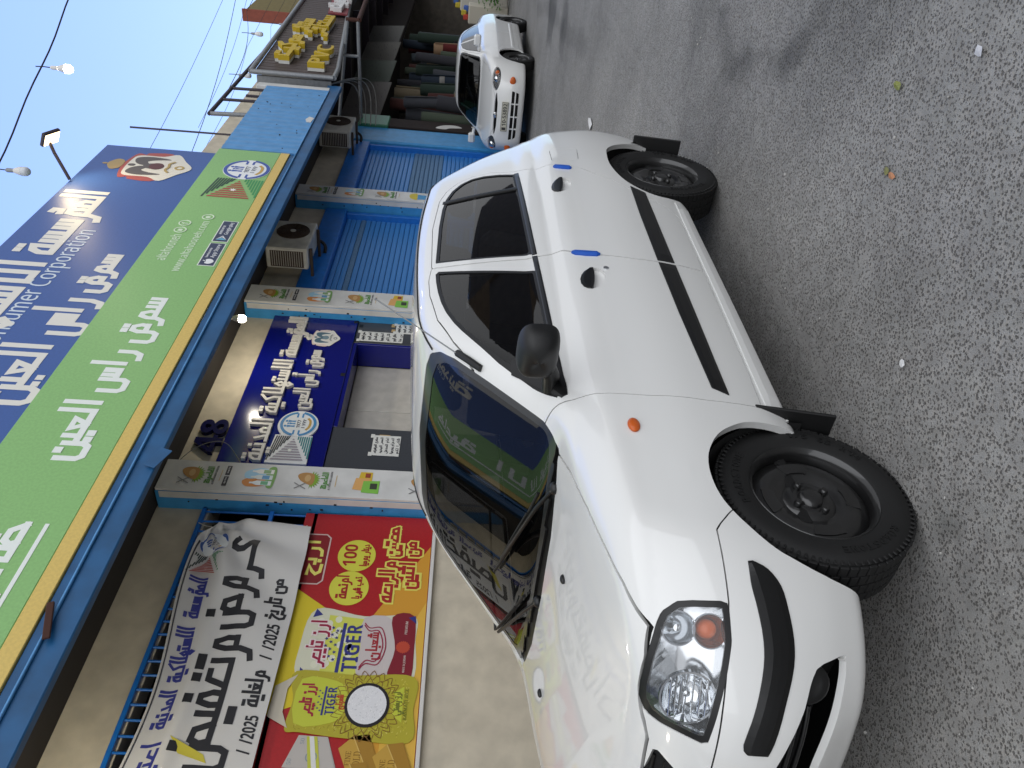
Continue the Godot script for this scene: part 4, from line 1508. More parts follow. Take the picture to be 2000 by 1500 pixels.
	m.prism(curve(v2([2.09, 2.42, 2.08, 2.14, 2.0, 2.06, 1.9, 2.03, 1.8, 2.06, 1.72, 2.14, 1.71, 2.42]), true, 3), 0.0115, 0.0125)
	m.prism(v2([2.05, 1.6, 2.0, 1.67, 1.8, 1.68, 1.74, 1.6]), 0.0115, 0.0125)
	m.col = Color(0.03, 0.035, 0.20)
	m.ribbon(v2([2.03, 2.215, 1.78, 2.22]), 0.016, 0.0125, 0.014)
	m.latin("TIGER", "Droid Sans", 700, 1.785, 2.13, 0.24, 0.07, 0.0125, 0.014)
	for i in 9:
		star(m, Vector2(1.82 + 0.05 * (i % 4) + 0.02 * (i / 4), 2.24 + 0.022 * (i / 4)), 0.011, 0.0125)
	m.col = Color(0.34, 0.01, 0.04)
	write(m, "ارز تايجر", 2.05, 2.32, 0.085, 0.28, 0.016, 0.0125, 0.014)
	m.col = Color(0.45, 0.06, 0.02)
	write(m, "شعبان", 1.96, 2.075, 0.05, 0.13, 0.010, 0.0125, 0.014)
	m.col = Color(0.16, 0.18, 0.02)
	write(m, "ارز بسمتي", 2.0, 1.63, 0.05, 0.2, 0.009, 0.0125, 0.014)
	m.latin("BASMATI RICE", "Droid Serif", 400, 1.76, 1.565, 0.27, 0.026, 0.0125, 0.014)
	var c := Vector2(1.88, 1.88)
	m.col = Color(0.22, 0.11, 0.02)
	for k in 3:
		var nn: int = [14, 18, 22][k]
		for i in nn:
			var a := TAU * i / nn + 0.1 * k
			var q := c + Vector2(cos(a), sin(a) * 0.92) * (0.185 + 0.035 * k)
			var pt := Vector2(cos(a), sin(a))
			var sd := Vector2(-pt.y, pt.x)
			m.ribbon(PackedVector2Array([q + sd * 0.03, q + pt * 0.035 + sd * 0.014, q + pt * 0.05, q + pt * 0.035 - sd * 0.014, q - sd * 0.03]), 0.0045, 0.011, 0.0126 + 0.0004 * k)
	m.col = Color(0.015, 0.01, 0.012)
	m.ellipse(c, 0.19, 0.175, 0.0126, 0.016, 40)
	m.col = Color(0.74, 0.74, 0.76)
	m.ellipse(c, 0.165, 0.152, 0.016, 0.0175, 40)
	for i in 170:
		var a := rng.randf() * TAU
		var r := sqrt(rng.randf())
		var p := c + Vector2(cos(a) * 0.160, sin(a) * 0.147) * r
		var b := rng.randf() * TAU
		m.col = Color(0.55, 0.55, 0.57) if i % 3 == 0 else Color(0.84, 0.84, 0.85)
		m.ribbon(PackedVector2Array([p, p + Vector2(cos(b), sin(b)) * 0.014]), 0.004, 0.0175, 0.0178 + 0.000003 * i)


func star(m: MB, o: Vector2, r: float, z: float):
	var p := PackedVector2Array()
	for i in 10:
		var a := PI / 2 + TAU * i / 10.0
		p.append(o + Vector2(cos(a), sin(a)) * r * (1.0 if i % 2 == 0 else 0.42))
	m.prism(p, z, z + 0.0014)


func gold_and_money(m: MB):
	# bundles of notes with lime bands
	for k in 3:
		var o := Vector2(1.62 - 0.27 * k, 2.36 - 0.05 * (k % 2))
		for i in 4:
			m.col = Color(0.48, 0.45, 0.42).lerp(Color(0.34, 0.31, 0.30), 0.25 * i)
			m.prism(v2([o.x - 0.25 - 0.02 * i, o.y - 0.30 - 0.012 * i, o.x - 0.01, o.y - 0.22, o.x, o.y, o.x - 0.25, o.y + 0.08]), 0.002 + 0.0008 * (3 - i), 0.003 + 0.0008 * (3 - i))
		m.col = Color(0.25, 0.30, 0.34)
		m.latin("50", "Droid Serif", 400, o.x - 0.07, o.y - 0.05, 0.045, 0.03, 0.0054, 0.0066)
		m.latin("50", "Droid Serif", 400, o.x - 0.23, o.y + 0.02, 0.045, 0.03, 0.0054, 0.0066)
		m.ring(Vector2(o.x - 0.17, o.y - 0.12), 0.04, 0.04, 0.008, 0.0054, 0.0066, 0, TAU, 16)
		for i in 5:
			m.ribbon(v2([o.x - 0.12 + 0.018 * i, o.y - 0.16, o.x - 0.12 + 0.018 * i, o.y - 0.1]), 0.006, 0.0054, 0.0066)
		m.col = Color(0.50, 0.52, 0.06)
		m.prism(v2([o.x - 0.27, o.y - 0.20, o.x - 0.01, o.y - 0.14, o.x - 0.01, o.y - 0.06, o.x - 0.26, o.y - 0.11]), 0.0068, 0.0078)
		m.col = Color(0.72, 0.72, 0.70)
		m.prism(v2([o.x - 0.268, o.y - 0.175, o.x - 0.01, o.y - 0.115, o.x - 0.01, o.y - 0.082, o.x - 0.262, o.y - 0.137]), 0.0078, 0.0088)
	for k in 4:
		var o := Vector2(1.62 - 0.22 * (k / 2) - 0.06 * (k % 2), 1.95 - 0.26 * (k % 2))
		var z := 0.009 + 0.003 * k
		m.col = Color(0.52, 0.31, 0.05)
		m.prism(v2([o.x, o.y, o.x - 0.10, o.y + 0.10, o.x - 0.36, o.y - 0.02, o.x - 0.27, o.y - 0.13]), z, z + 0.001)
		m.col = Color(0.36, 0.19, 0.02)
		m.prism(v2([o.x, o.y, o.x - 0.27, o.y - 0.13, o.x - 0.30, o.y - 0.24, o.x + 0.02, o.y - 0.12]), z, z + 0.001)
		m.col = Color(0.62, 0.42, 0.12)
		m.ribbon(v2([o.x, o.y, o.x - 0.27, o.y - 0.13]), 0.008, z + 0.001, z + 0.0018)
		m.col = Color(0.20, 0.10, 0.01)
		m.latin("FINE", "Droid Serif", 400, o.x - 0.23, o.y + 0.0, 0.11, 0.04, z + 0.001, z + 0.002)
		m.latin("GOLD", "Droid Serif", 400, o.x - 0.27, o.y - 0.07, 0.15, 0.05, z + 0.001, z + 0.002)


# ------------------------------------------------------------------ roller shutters and air conditioners
func shutters():
	var sp := MB.new()      # one slat: a shallow bulge with a rolled lip
	var prof := [[0.0, 0.0], [0.004, 0.006], [0.012, 0.011], [0.045, 0.012], [0.068, 0.011], [0.076, 0.004], [0.078, 0.0]]
	for bay in 2:
		var xa: float = [7.86, 11.25][bay]
		var xb: float = [10.85, 14.02][bay]
		var y0 := gy(xa)
		var s := thing("roller_shutter", ["blue steel roller shutter under the nearer air conditioner", "worn blue steel roller shutter farther right behind the parked white saloon"][bay], "roller shutter", Vector3(xa, y0, -3.75), "roller shutters of the market")
		var o := Vector3(-xa, -y0, 3.75)
		var hb := MB.new()
		hb.span(Vector3(xa, 3.30, -3.95) + o, Vector3(xb, 3.655, -3.60) + o, 0.012)
		part("header_box", hb, M.blue_gloss, s)
		for k in 2:
			var gr := MB.new()
			var gx: float = [xa, xb - 0.09][k]
			gr.span(Vector3(gx, y0, -3.86) + o, Vector3(gx + 0.09, 3.30, -3.64) + o, 0.006)
			part("guide_rail", gr, M.blue_gloss, s)
		var src: MeshInstance3D = null
		var rng := RandomNumberGenerator.new()
		rng.seed = 90 + bay
		var y := 3.22
		var i := 0
		while y > y0 + 0.02:
			var m: Material = M.slat_blue
			if bay == 1 and y > 1.75 and y < 2.35 and rng.randf() < 0.8:
				m = M.slat_worn
			elif rng.randf() < 0.08:
				m = M.slat_worn
			if src == null:
				var q := MB.new()
				var w := xb - xa - 0.18
				for k in prof.size() - 1:
					var a: Array = prof[k]
					var c: Array = prof[k + 1]
					var nn := Vector3(0, -(c[1] - a[1]), c[0] - a[0]).normalized()
					q.quad(Vector3(0, a[0], a[1]), Vector3(w, a[0], a[1]), Vector3(w, c[0], c[1]), Vector3(0, c[0], c[1]), nn)
				src = part("slat", q, m, s)
				src.position = Vector3(0.09, y - y0, 0.0)
			else:
				copy_part(src, s, "slat", Transform3D(Basis.IDENTITY, Vector3(0.09, y - y0, rng.randf() * 0.002)), m, i)
			i += 1
			y -= 0.082
		var bk := MB.new()
		bk.span(Vector3(xa + 0.05, y0, -3.80) + o, Vector3(xb - 0.05, 3.3, -3.762) + o, 0.002)
		part("backing", bk, M.cable, s)
	# the pale blue end pillar and the posts beyond it
	var e := MB.new()
	e.span(Vector3(0, 0, 0), Vector3(0.78, 3.45, 0.36), 0.03)
	tag(part("end_pillar", e, M.blue_paint), "light blue end pillar right of the last shutter", "pillar").position = Vector3(14.06, gy(14), -3.95)
	var p := thing("corner_post", "dark brown corner post with peeling white paint, wrapped in green film at the top", "post", Vector3(14.86, gy(14.9), -3.92))
	var q1 := MB.new()
	q1.span(Vector3(0, 0, 0), Vector3(0.5, 3.0, 0.36), 0.012)
	part("wood", q1, M.corner_wood, p)
	var q2 := MB.new()
	q2.span(Vector3(-0.04, 2.72, -0.02), Vector3(0.56, 3.34, 0.39), 0.02)
	part("green_film", q2, M.green_wrap, p)
	var q3 := MB.new()
	q3.t.origin = Vector3(0, 0, 0.361)
	q3.prism(curve(v2([0.12, 1.75, 0.3, 1.6, 0.34, 1.35, 0.22, 1.2, 0.16, 1.45, 0.08, 1.55]), true, 4), 0, 0.003)
	q3.prism(curve(v2([0.3, 1.0, 0.38, 0.98, 0.36, 0.85, 0.29, 0.88]), true, 4), 0, 0.003)
	part("peeling_paint", q3, M.raised_white, p)

	var ac := thing("air_conditioner", "dusty outdoor air conditioner hung under the canopy above the nearer shutter", "air conditioner", Vector3(8.86, 3.50, -3.28), "air conditioners under the canopy")
	make_ac(ac)
	var ac2 := copy_thing(ac, "air_conditioner", "outdoor air conditioner under the canopy above the farther shutter")
	ac2.position = Vector3(13.55, 3.56, -3.28)


func make_ac(a: Node3D):
	var w := 0.86
	var h := 0.58
	var d := 0.32
	var m := MB.new()
	m.box(Vector3(0, h / 2, 0), Vector3(w, h, d), 0.018)
	part("casing", m, M.ac_white, a)
	var f := MB.new()
	f.t.origin = Vector3(0.10, h / 2, d / 2 + 0.001)
	f.ellipse(Vector2.ZERO, 0.235, 0.235, 0, 0.003, 36)
	part("fan_opening", f, M.ac_dark, a)
	var g := MB.new()
	g.t.origin = Vector3(0.10, h / 2, d / 2 + 0.006)
	for i in 6:
		g.ring(Vector2.ZERO, 0.04 + 0.037 * i, 0.04 + 0.037 * i, 0.006, 0, 0.005, 0, TAU, 32)
	for i in 12:
		var an := TAU * i / 12.0
		g.ribbon(PackedVector2Array([Vector2(cos(an), sin(an)) * 0.03, Vector2(cos(an), sin(an)) * 0.235]), 0.006, 0.001, 0.006)
	part("fan_grille", g, M.ac_dark, a)
	var b := MB.new()
	b.t.origin = Vector3(0.10, h / 2, d / 2 + 0.013)
	b.ellipse(Vector2.ZERO, 0.04, 0.04, 0, 0.004, 14)
	part("fan_badge", b, M.ac_white, a)
	var sd := MB.new()
	sd.span(Vector3(-w / 2 - 0.003, 0.06, -d / 2 + 0.03), Vector3(-w / 2 - 0.0005, h - 0.06, d / 2 - 0.04), 0.001)
	part("side_coil", sd, M.ac_dark, a)
	for i in 14:
		var s := MB.new()
		s.box(Vector3(-w / 2 - 0.006, 0.09 + i * 0.031, 0), Vector3(0.008, 0.006, d - 0.09), 0.001)
		part("side_slat", s, M.ac_white, a)
	for x in [-0.3, 0.3]:
		var k := MB.new()
		k.box(Vector3(x, -0.025, -0.12), Vector3(0.04, 0.04, 0.46), 0.004)
		part("bracket", k, M.ac_dark, a)
	var hose := MB.new()
	var hp := PackedVector3Array()
	for i in 15:
		var t := i / 14.0
		hp.append(Vector3(0.40 + 0.12 * sin(t * PI), 0.2 - 0.32 * t + 0.05 * sin(t * 7.0), -0.02 - 0.3 * t))
	hose.tube(hp, 0.025, 8)
	part("hose", hose, M.black_plastic, a)


# ------------------------------------------------------------------ the carpet shop at the right
func carpet_shop():
	var s := thing("carpet_shop", "open fronted dark carpet shop beyond the blue shutters", "building", Vector3(15.4, gy(16), -5.0))
	var o := -s.position
	# a deep unlit hall: daylight reaches it only through the open front
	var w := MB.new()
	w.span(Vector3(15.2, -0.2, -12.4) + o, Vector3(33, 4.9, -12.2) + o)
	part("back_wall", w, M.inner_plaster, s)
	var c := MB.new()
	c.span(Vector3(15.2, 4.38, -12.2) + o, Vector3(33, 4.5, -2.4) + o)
	part("ceiling", c, M.shade_dark, s)  # ceiling takes the same dark tone, shade put into its colour
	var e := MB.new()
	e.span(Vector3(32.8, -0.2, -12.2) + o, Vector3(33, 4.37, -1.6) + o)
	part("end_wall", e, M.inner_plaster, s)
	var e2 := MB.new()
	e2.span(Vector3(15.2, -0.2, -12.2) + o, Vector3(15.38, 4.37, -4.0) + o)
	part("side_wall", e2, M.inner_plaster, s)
	var beam := MB.new()
	beam.span(Vector3(15.4, 3.55, -4.25) + o, Vector3(32.8, 4.37, -4.05) + o, 0.01)
	part("front_beam", beam, M.corner_wood, s)
	var up := MB.new()
	up.span(Vector3(19.6, 4.51, -4.6) + o, Vector3(33, 6.2, -3.7) + o, 0.02)
	part("upper_wall", up, M.plaster, s)
	for i in 9:
		var raf := MB.new()
		raf.span(Vector3(16.2 + i * 1.7, 4.2, -4.0) + o, Vector3(16.26 + i * 1.7, 4.37, -2.45) + o, 0.004)
		part("rafter", raf, M.dark_pipe, s)
	pvc_sign()
	# the steel frame that juts from the sign over the shop's near end
	var f := thing("awning_frame", "grey steel tube frame jutting out under the brown sign", "frame", Vector3(15.2, 3.6, -3.6))
	var q := MB.new()
	q.tube(PackedVector3Array([Vector3(-0.05, 0.48, 0), Vector3(0.05, 0.26, 1.95)]), 0.035)
	q.tube(PackedVector3Array([Vector3(-0.05, 0.02, 0), Vector3(0.05, 0.06, 1.95)]), 0.035)
	part("rail", q, M.galvanised, f)
	var q2 := MB.new()
	q2.tube(PackedVector3Array([Vector3(0, 0.40, 1.28), Vector3(0, 0.05, 1.28)]), 0.032)
	part("strut", q2, M.galvanised, f)
	var q3 := MB.new()
	q3.tube(PackedVector3Array([Vector3(0.05, 0.29, 1.95), Vector3(0.05, 0.03, 1.95)]), 0.04)
	q3.tube(PackedVector3Array([Vector3(0.05, 0.04, 1.95), Vector3(4.2, 0.3, 1.75)]), 0.05)
	part("rusty_corner", q3, M.rust, f)
	carpets()
	# goods and plants at the far end
	var crates := [[Color(0.62, 0.58, 0.48), 1.1, 0.5], [Color(0.66, 0.63, 0.55), 1.35, 0.45], [Color(0.60, 0.52, 0.40), 0.9, 0.5], [Color(0.68, 0.66, 0.60), 1.2, 0.4]]
	var names := ["cream", "off white", "tan", "pale"]
	for i in 4:
		var m := MB.new()
		m.col = crates[i][0]
		m.box(Vector3(0, crates[i][1] * 0.5, 0), Vector3(0.42, crates[i][1], crates[i][2]), 0.03)
		for k in 3:
			m.col = [Color(0.55, 0.06, 0.04), Color(0.60, 0.48, 0.05), Color(0.06, 0.14, 0.45)][(i + k) % 3]
			m.box(Vector3(-0.05 + 0.06 * k, crates[i][1] + 0.07 + 0.06 * (k % 2), 0.1 * (k - 1)), Vector3(0.16, 0.14, 0.14), 0.02)
		var ob := part("goods_stack", m, M.goods)
		ob.position = Vector3(22.6 + i * 0.75, gy(23), -2.9 + 0.14 * i)
		tag(ob, "%s goods stack with coloured packets on top, %s past the carpet rolls" % [names[i], ["nearest", "second", "third", "farthest"][i]], "goods", "goods stacks by the carpet shop")
	for i in 2:
		plant(Vector3([22.2, 23.6][i], gy(23), [-2.1, -2.0][i]), 0.9 + 0.2 * i, 60 + i, ["low green shrub on the pavement beyond the parked saloon", "taller green shrub behind the first at the far street edge"][i])


func plant(at: Vector3, h: float, seed_: int, label: String):
	var p := thing("green_shrub", label, "plant", at, "shrubs at the far end")
	var st := MB.new()
	for i in 5:
		var a := TAU * i / 5.0
		st.tube(PackedVector3Array([Vector3(0.03 * cos(a), 0, 0.03 * sin(a)), Vector3(0.2 * cos(a), h * 0.7, 0.2 * sin(a))]), 0.012, 6)
	part("stem", st, M.corner_wood, p)
	var rng := RandomNumberGenerator.new()
	rng.seed = seed_
	var m := MB.new()
	for i in 900:
		var d := Vector3(rng.randfn(), rng.randfn() * 0.7, rng.randfn()) * 0.22
		var c := Vector3(d.x, h * 0.55 + d.y * h, d.z)
		if c.y < 0.04:
			continue
		m.col = Color(0.03, 0.10, 0.015).lerp(Color(0.09, 0.24, 0.03), rng.randf())
		var b := Basis.from_euler(Vector3(rng.randf() * TAU, rng.randf() * TAU, 0))
		var x := b.x * rng.randf_range(0.03, 0.07)
		var y := b.y * rng.randf_range(0.015, 0.03)
		m.quad(c - x, c + y, c + x, c - y, b.z)
	part("leaves", m, M.leaf, p).set_meta("kind", "stuff")


func carpets():
	var rng := RandomNumberGenerator.new()
	rng.seed = 8
	var kinds := [["dark green", Color(0.035, 0.06, 0.045)], ["beige", Color(0.42, 0.34, 0.22)], ["charcoal", Color(0.05, 0.05, 0.06)], ["maroon", Color(0.10, 0.035, 0.03)], ["grey blue", Color(0.10, 0.13, 0.15)], ["peach", Color(0.46, 0.29, 0.17)], ["slate", Color(0.075, 0.08, 0.095)], ["moss", Color(0.09, 0.12, 0.08)], ["dark red", Color(0.16, 0.02, 0.02)], ["navy", Color(0.03, 0.045, 0.07)]]
	var order := [7, 2, 6, 1, 4, 3, 0, 9, 6, 2, 0, 1, 7, 4, 8, 5, 2, 0, 4, 9, 1, 5, 6, 3, 0, 2, 1, 4, 0, 2, 9, 7, 3, 0, 6, 2, 4, 9, 0, 8]
	var ordinal := ["first", "second", "third", "fourth", "fifth", "sixth", "seventh", "eighth", "ninth", "tenth", "eleventh", "twelfth", "thirteenth", "fourteenth", "fifteenth", "sixteenth", "seventeenth", "eighteenth", "nineteenth", "twentieth"]
	var x := 15.72
	for i in 40:
		var row := i / 20
		var k: Array = kinds[order[i]]
		if i == 20:
			x = 15.95
		var r := rng.randf_range(0.08, 0.165)
		var h := rng.randf_range(1.25, 2.6) if row == 0 else rng.randf_range(2.3, 2.95)
		var o := thing("carpet_roll", "%s carpet roll, %s in the %s row from the brown corner post" % [k[0], ordinal[i % 20], ["front", "back"][row]], "carpet roll", Vector3(x, gy(x), (-3.68 if row == 0 else -4.02) + rng.randf_range(-0.06, 0.30 if row == 0 else 0.02)), "carpet rolls standing in front of the shop")
		o.rotation = Vector3(rng.randf_range(-0.07, -0.01), rng.randf() * 3.0, rng.randf_range(-0.06, 0.06))
		var m := MB.new()
		m.col = k[1] * (0.75 if k[0] != "beige" else 0.5)
		m.lathe(Transform3D.IDENTITY, v2([r, 0.0, r, h - 0.02, r - 0.015, h, r * 0.55, h - 0.01, r * 0.5, h - 0.05, 0.03, h - 0.05]), 20)
		var band := rng.randf()
		if band < 0.5:
			m.col = Color(0.30, 0.29, 0.27) if band < 0.2 else k[1] * 0.4
			var y0 := h * rng.randf_range(0.3, 0.75)
			m.lathe(Transform3D.IDENTITY, v2([r + 0.001, y0, r + 0.005, y0 + 0.005, r + 0.005, y0 + 0.12, r + 0.001, y0 + 0.125]), 20)
		var lap := MB.new()
		lap.col = k[1] * 0.9
		lap.span(Vector3(-0.1, 0.02, r - 0.004), Vector3(0.02, h - 0.03, r + 0.012), 0.005)
		part("roll", m, M.carpet, o)
		part("loose_edge", lap, M.carpet, o)
		x += r * 2.0 + rng.randf_range(0.02, 0.26)
	# linoleum samples on boards leaning out under the awning
	var bl := ["nearest speckled grey", "second speckled grey green", "third speckled pale", "farthest speckled grey"]
	for i in 4:
		var m := MB.new()
		m.col = [Color(0.13, 0.125, 0.115), Color(0.10, 0.12, 0.10), Color(0.14, 0.135, 0.12), Color(0.11, 0.11, 0.105)][i]
		m.box(Vector3.ZERO, Vector3(1.45, 0.95, 0.03), 0.004)
		var r2 := RandomNumberGenerator.new()
		r2.seed = 200 + i
		m.col = Color(0.07, 0.07, 0.07)
		for j in 40:
			var p := Vector2(r2.randf_range(-0.66, 0.66), r2.randf_range(-0.42, 0.42))
			m.ribbon(PackedVector2Array([p, p + Vector2(0.05, 0.02)]), 0.012, 0.0151, 0.017)
		var ob := part("sample_board", m, M.goods)
		ob.position = Vector3(16.6 + 1.75 * i, 3.75 + 0.05 * i, -3.75)
		ob.rotation = Vector3(-0.25, 0.1 - 0.55, -0.18)
		tag(ob, "%s flooring sample board hung above the carpet rolls" % bl[i], "sample board", "sample boards under the awning")


func pvc_sign():
	var g := thing("brown_carpet_sign", "brown ribbed carpet shop sign in a grey frame with yellow raised letters", "sign", Vector3(12.95, 3.8, -2.15))
	var o := -g.position
	# the board climbs slightly to the right, as its frame does
	var lo := func(x: float) -> float: return 3.82 if x < 13.5 else lerpf(3.82, 4.36, clampf((x - 13.5) / 5.5, 0.0, 1.0))
	var hi := func(x: float) -> float: return lerpf(5.20, 5.40, (x - 13.0) / 7.0)
	var x := 13.02
	var n := 0
	while x < 20.6:
		var m := MB.new()
		var x2 := x + 0.54
		var a: float = lo.call(x)
		var b: float = lo.call(x2)
		var c: float = hi.call(x2)
		var d: float = hi.call(x)
		m.t.origin = o + Vector3(0, 0, -2.15)
		m.prism(v2([x, a, x2 - 0.012, b, x2 - 0.012, c, x, d]), -0.03, 0.0, true)
		for k in 3:
			var xr := x + 0.09 + 0.17 * k
			m.prism(v2([xr, a + 0.02 + 0.01 * k, xr + 0.02, a + 0.02 + 0.012 * k, xr + 0.02, d - 0.01, xr, d - 0.01]), -0.01, 0.006)
		part("ribbed_sheet", m, M.pvc_sheet, g)
		x = x2
		n += 1
	var f := MB.new()
	f.tube(PackedVector3Array([Vector3(12.98, 3.80, -2.12) + o, Vector3(12.98, 5.24, -2.12) + o]), 0.045)
	f.tube(PackedVector3Array([Vector3(12.98, 5.24, -2.12) + o, Vector3(20.6, 5.45, -2.12) + o]), 0.045)
	f.tube(PackedVector3Array([Vector3(12.98, 3.79, -2.12) + o, Vector3(13.5, 3.80, -2.12) + o, Vector3(19.0, 4.34, -2.12) + o, Vector3(20.6, 4.35, -2.12) + o]), 0.045)
	part("tube_frame", f, M.galvanised, g)
	var back := MB.new()
	back.span(Vector3(13.0, 3.85, -2.35) + o, Vector3(13.05, 5.15, -2.19) + o)
	part("side_sheet", back, M.galvanised, g)
	var y := MB.new()
	y.t.origin = o + Vector3(0, 0, -2.14)
	y.col = Color(0.58, 0.40, 0.015)
	write(y, "ستائر موكيت", 16.5, 4.74, 0.30, 2.9, 0.085, 0.06, 0.15, 0.6)
	write(y, "ستائر", 16.95, 4.40, 0.27, 1.8, 0.08, 0.06, 0.15, 0.6)
	y.latin("PVC", "Droid Sans", 700, 13.35, 4.02, 1.25, 0.30, 0.06, 0.15)
	part("yellow_letters", y, M.goods, g)
	var wh := MB.new()
	wh.t.origin = o + Vector3(0, 0, -2.14)
	wh.col = Color(0.72, 0.72, 0.68)
	write(wh, "ستائر موكيت", 16.5, 4.74, 0.30, 2.9, 0.08, 0.0, 0.058, 0.55)
	write(wh, "ستائر", 16.95, 4.40, 0.27, 1.8, 0.075, 0.0, 0.058, 0.55)
	wh.latin("PVC", "Droid Sans", 700, 13.35, 4.02, 1.25, 0.30, 0.0, 0.058)
	part("white_letter_sides", wh, M.goods, g)
	var rs := thing("red_white_sign", "dark red sign with raised white letters at the far end of the brown sign", "sign", Vector3(17.4, 4.2, -2.08))
	var rb := MB.new()
	rb.col = Color(0.24, 0.04, 0.05)
	rb.prism(v2([0, -0.02, 2.6, 0.18, 2.6, 0.62, 0.0, 0.40]), 0, 0.03, true)
	part("board", rb, M.goods, rs)
	var rw := MB.new()
	rw.col = Color(0.74, 0.73, 0.72)
	write(rw, "سجاد", 2.5, 0.30, 0.28, 1.1, 0.07, 0.031, 0.12)
	write(rw, "ارضيات", 1.3, 0.16, 0.28, 1.2, 0.07, 0.031, 0.12)
	part("white_letters", rw, M.goods, rs)
	var rt := thing("rooftop_billboard", "brown rooftop billboard on struts beyond the carpet shop", "billboard", Vector3(23.5, 6.3, -3.7))
	var b1 := MB.new()
	b1.box(Vector3(1.4, 1.05, 0), Vector3(2.8, 1.45, 0.16), 0.01)
	part("panel", b1, M.billboard_face, rt)
	var b2 := MB.new()
	b2.box(Vector3(-0.04, 1.05, 0), Vector3(0.06, 1.49, 0.34), 0.01)
	b2.box(Vector3(1.4, 0.30, 0), Vector3(2.86, 0.06, 0.34), 0.01)
	part("red_edge", b2, M.billboard_side, rt)
	for xx in [0.2, 1.0, 2.4]:
		var b3 := MB.new()
		b3.tube(PackedVector3Array([Vector3(xx, 0.4, 0), Vector3(xx - 0.6, -0.9, -0.1)]), 0.03)
		part("strut", b3, M.dark_pipe, rt)


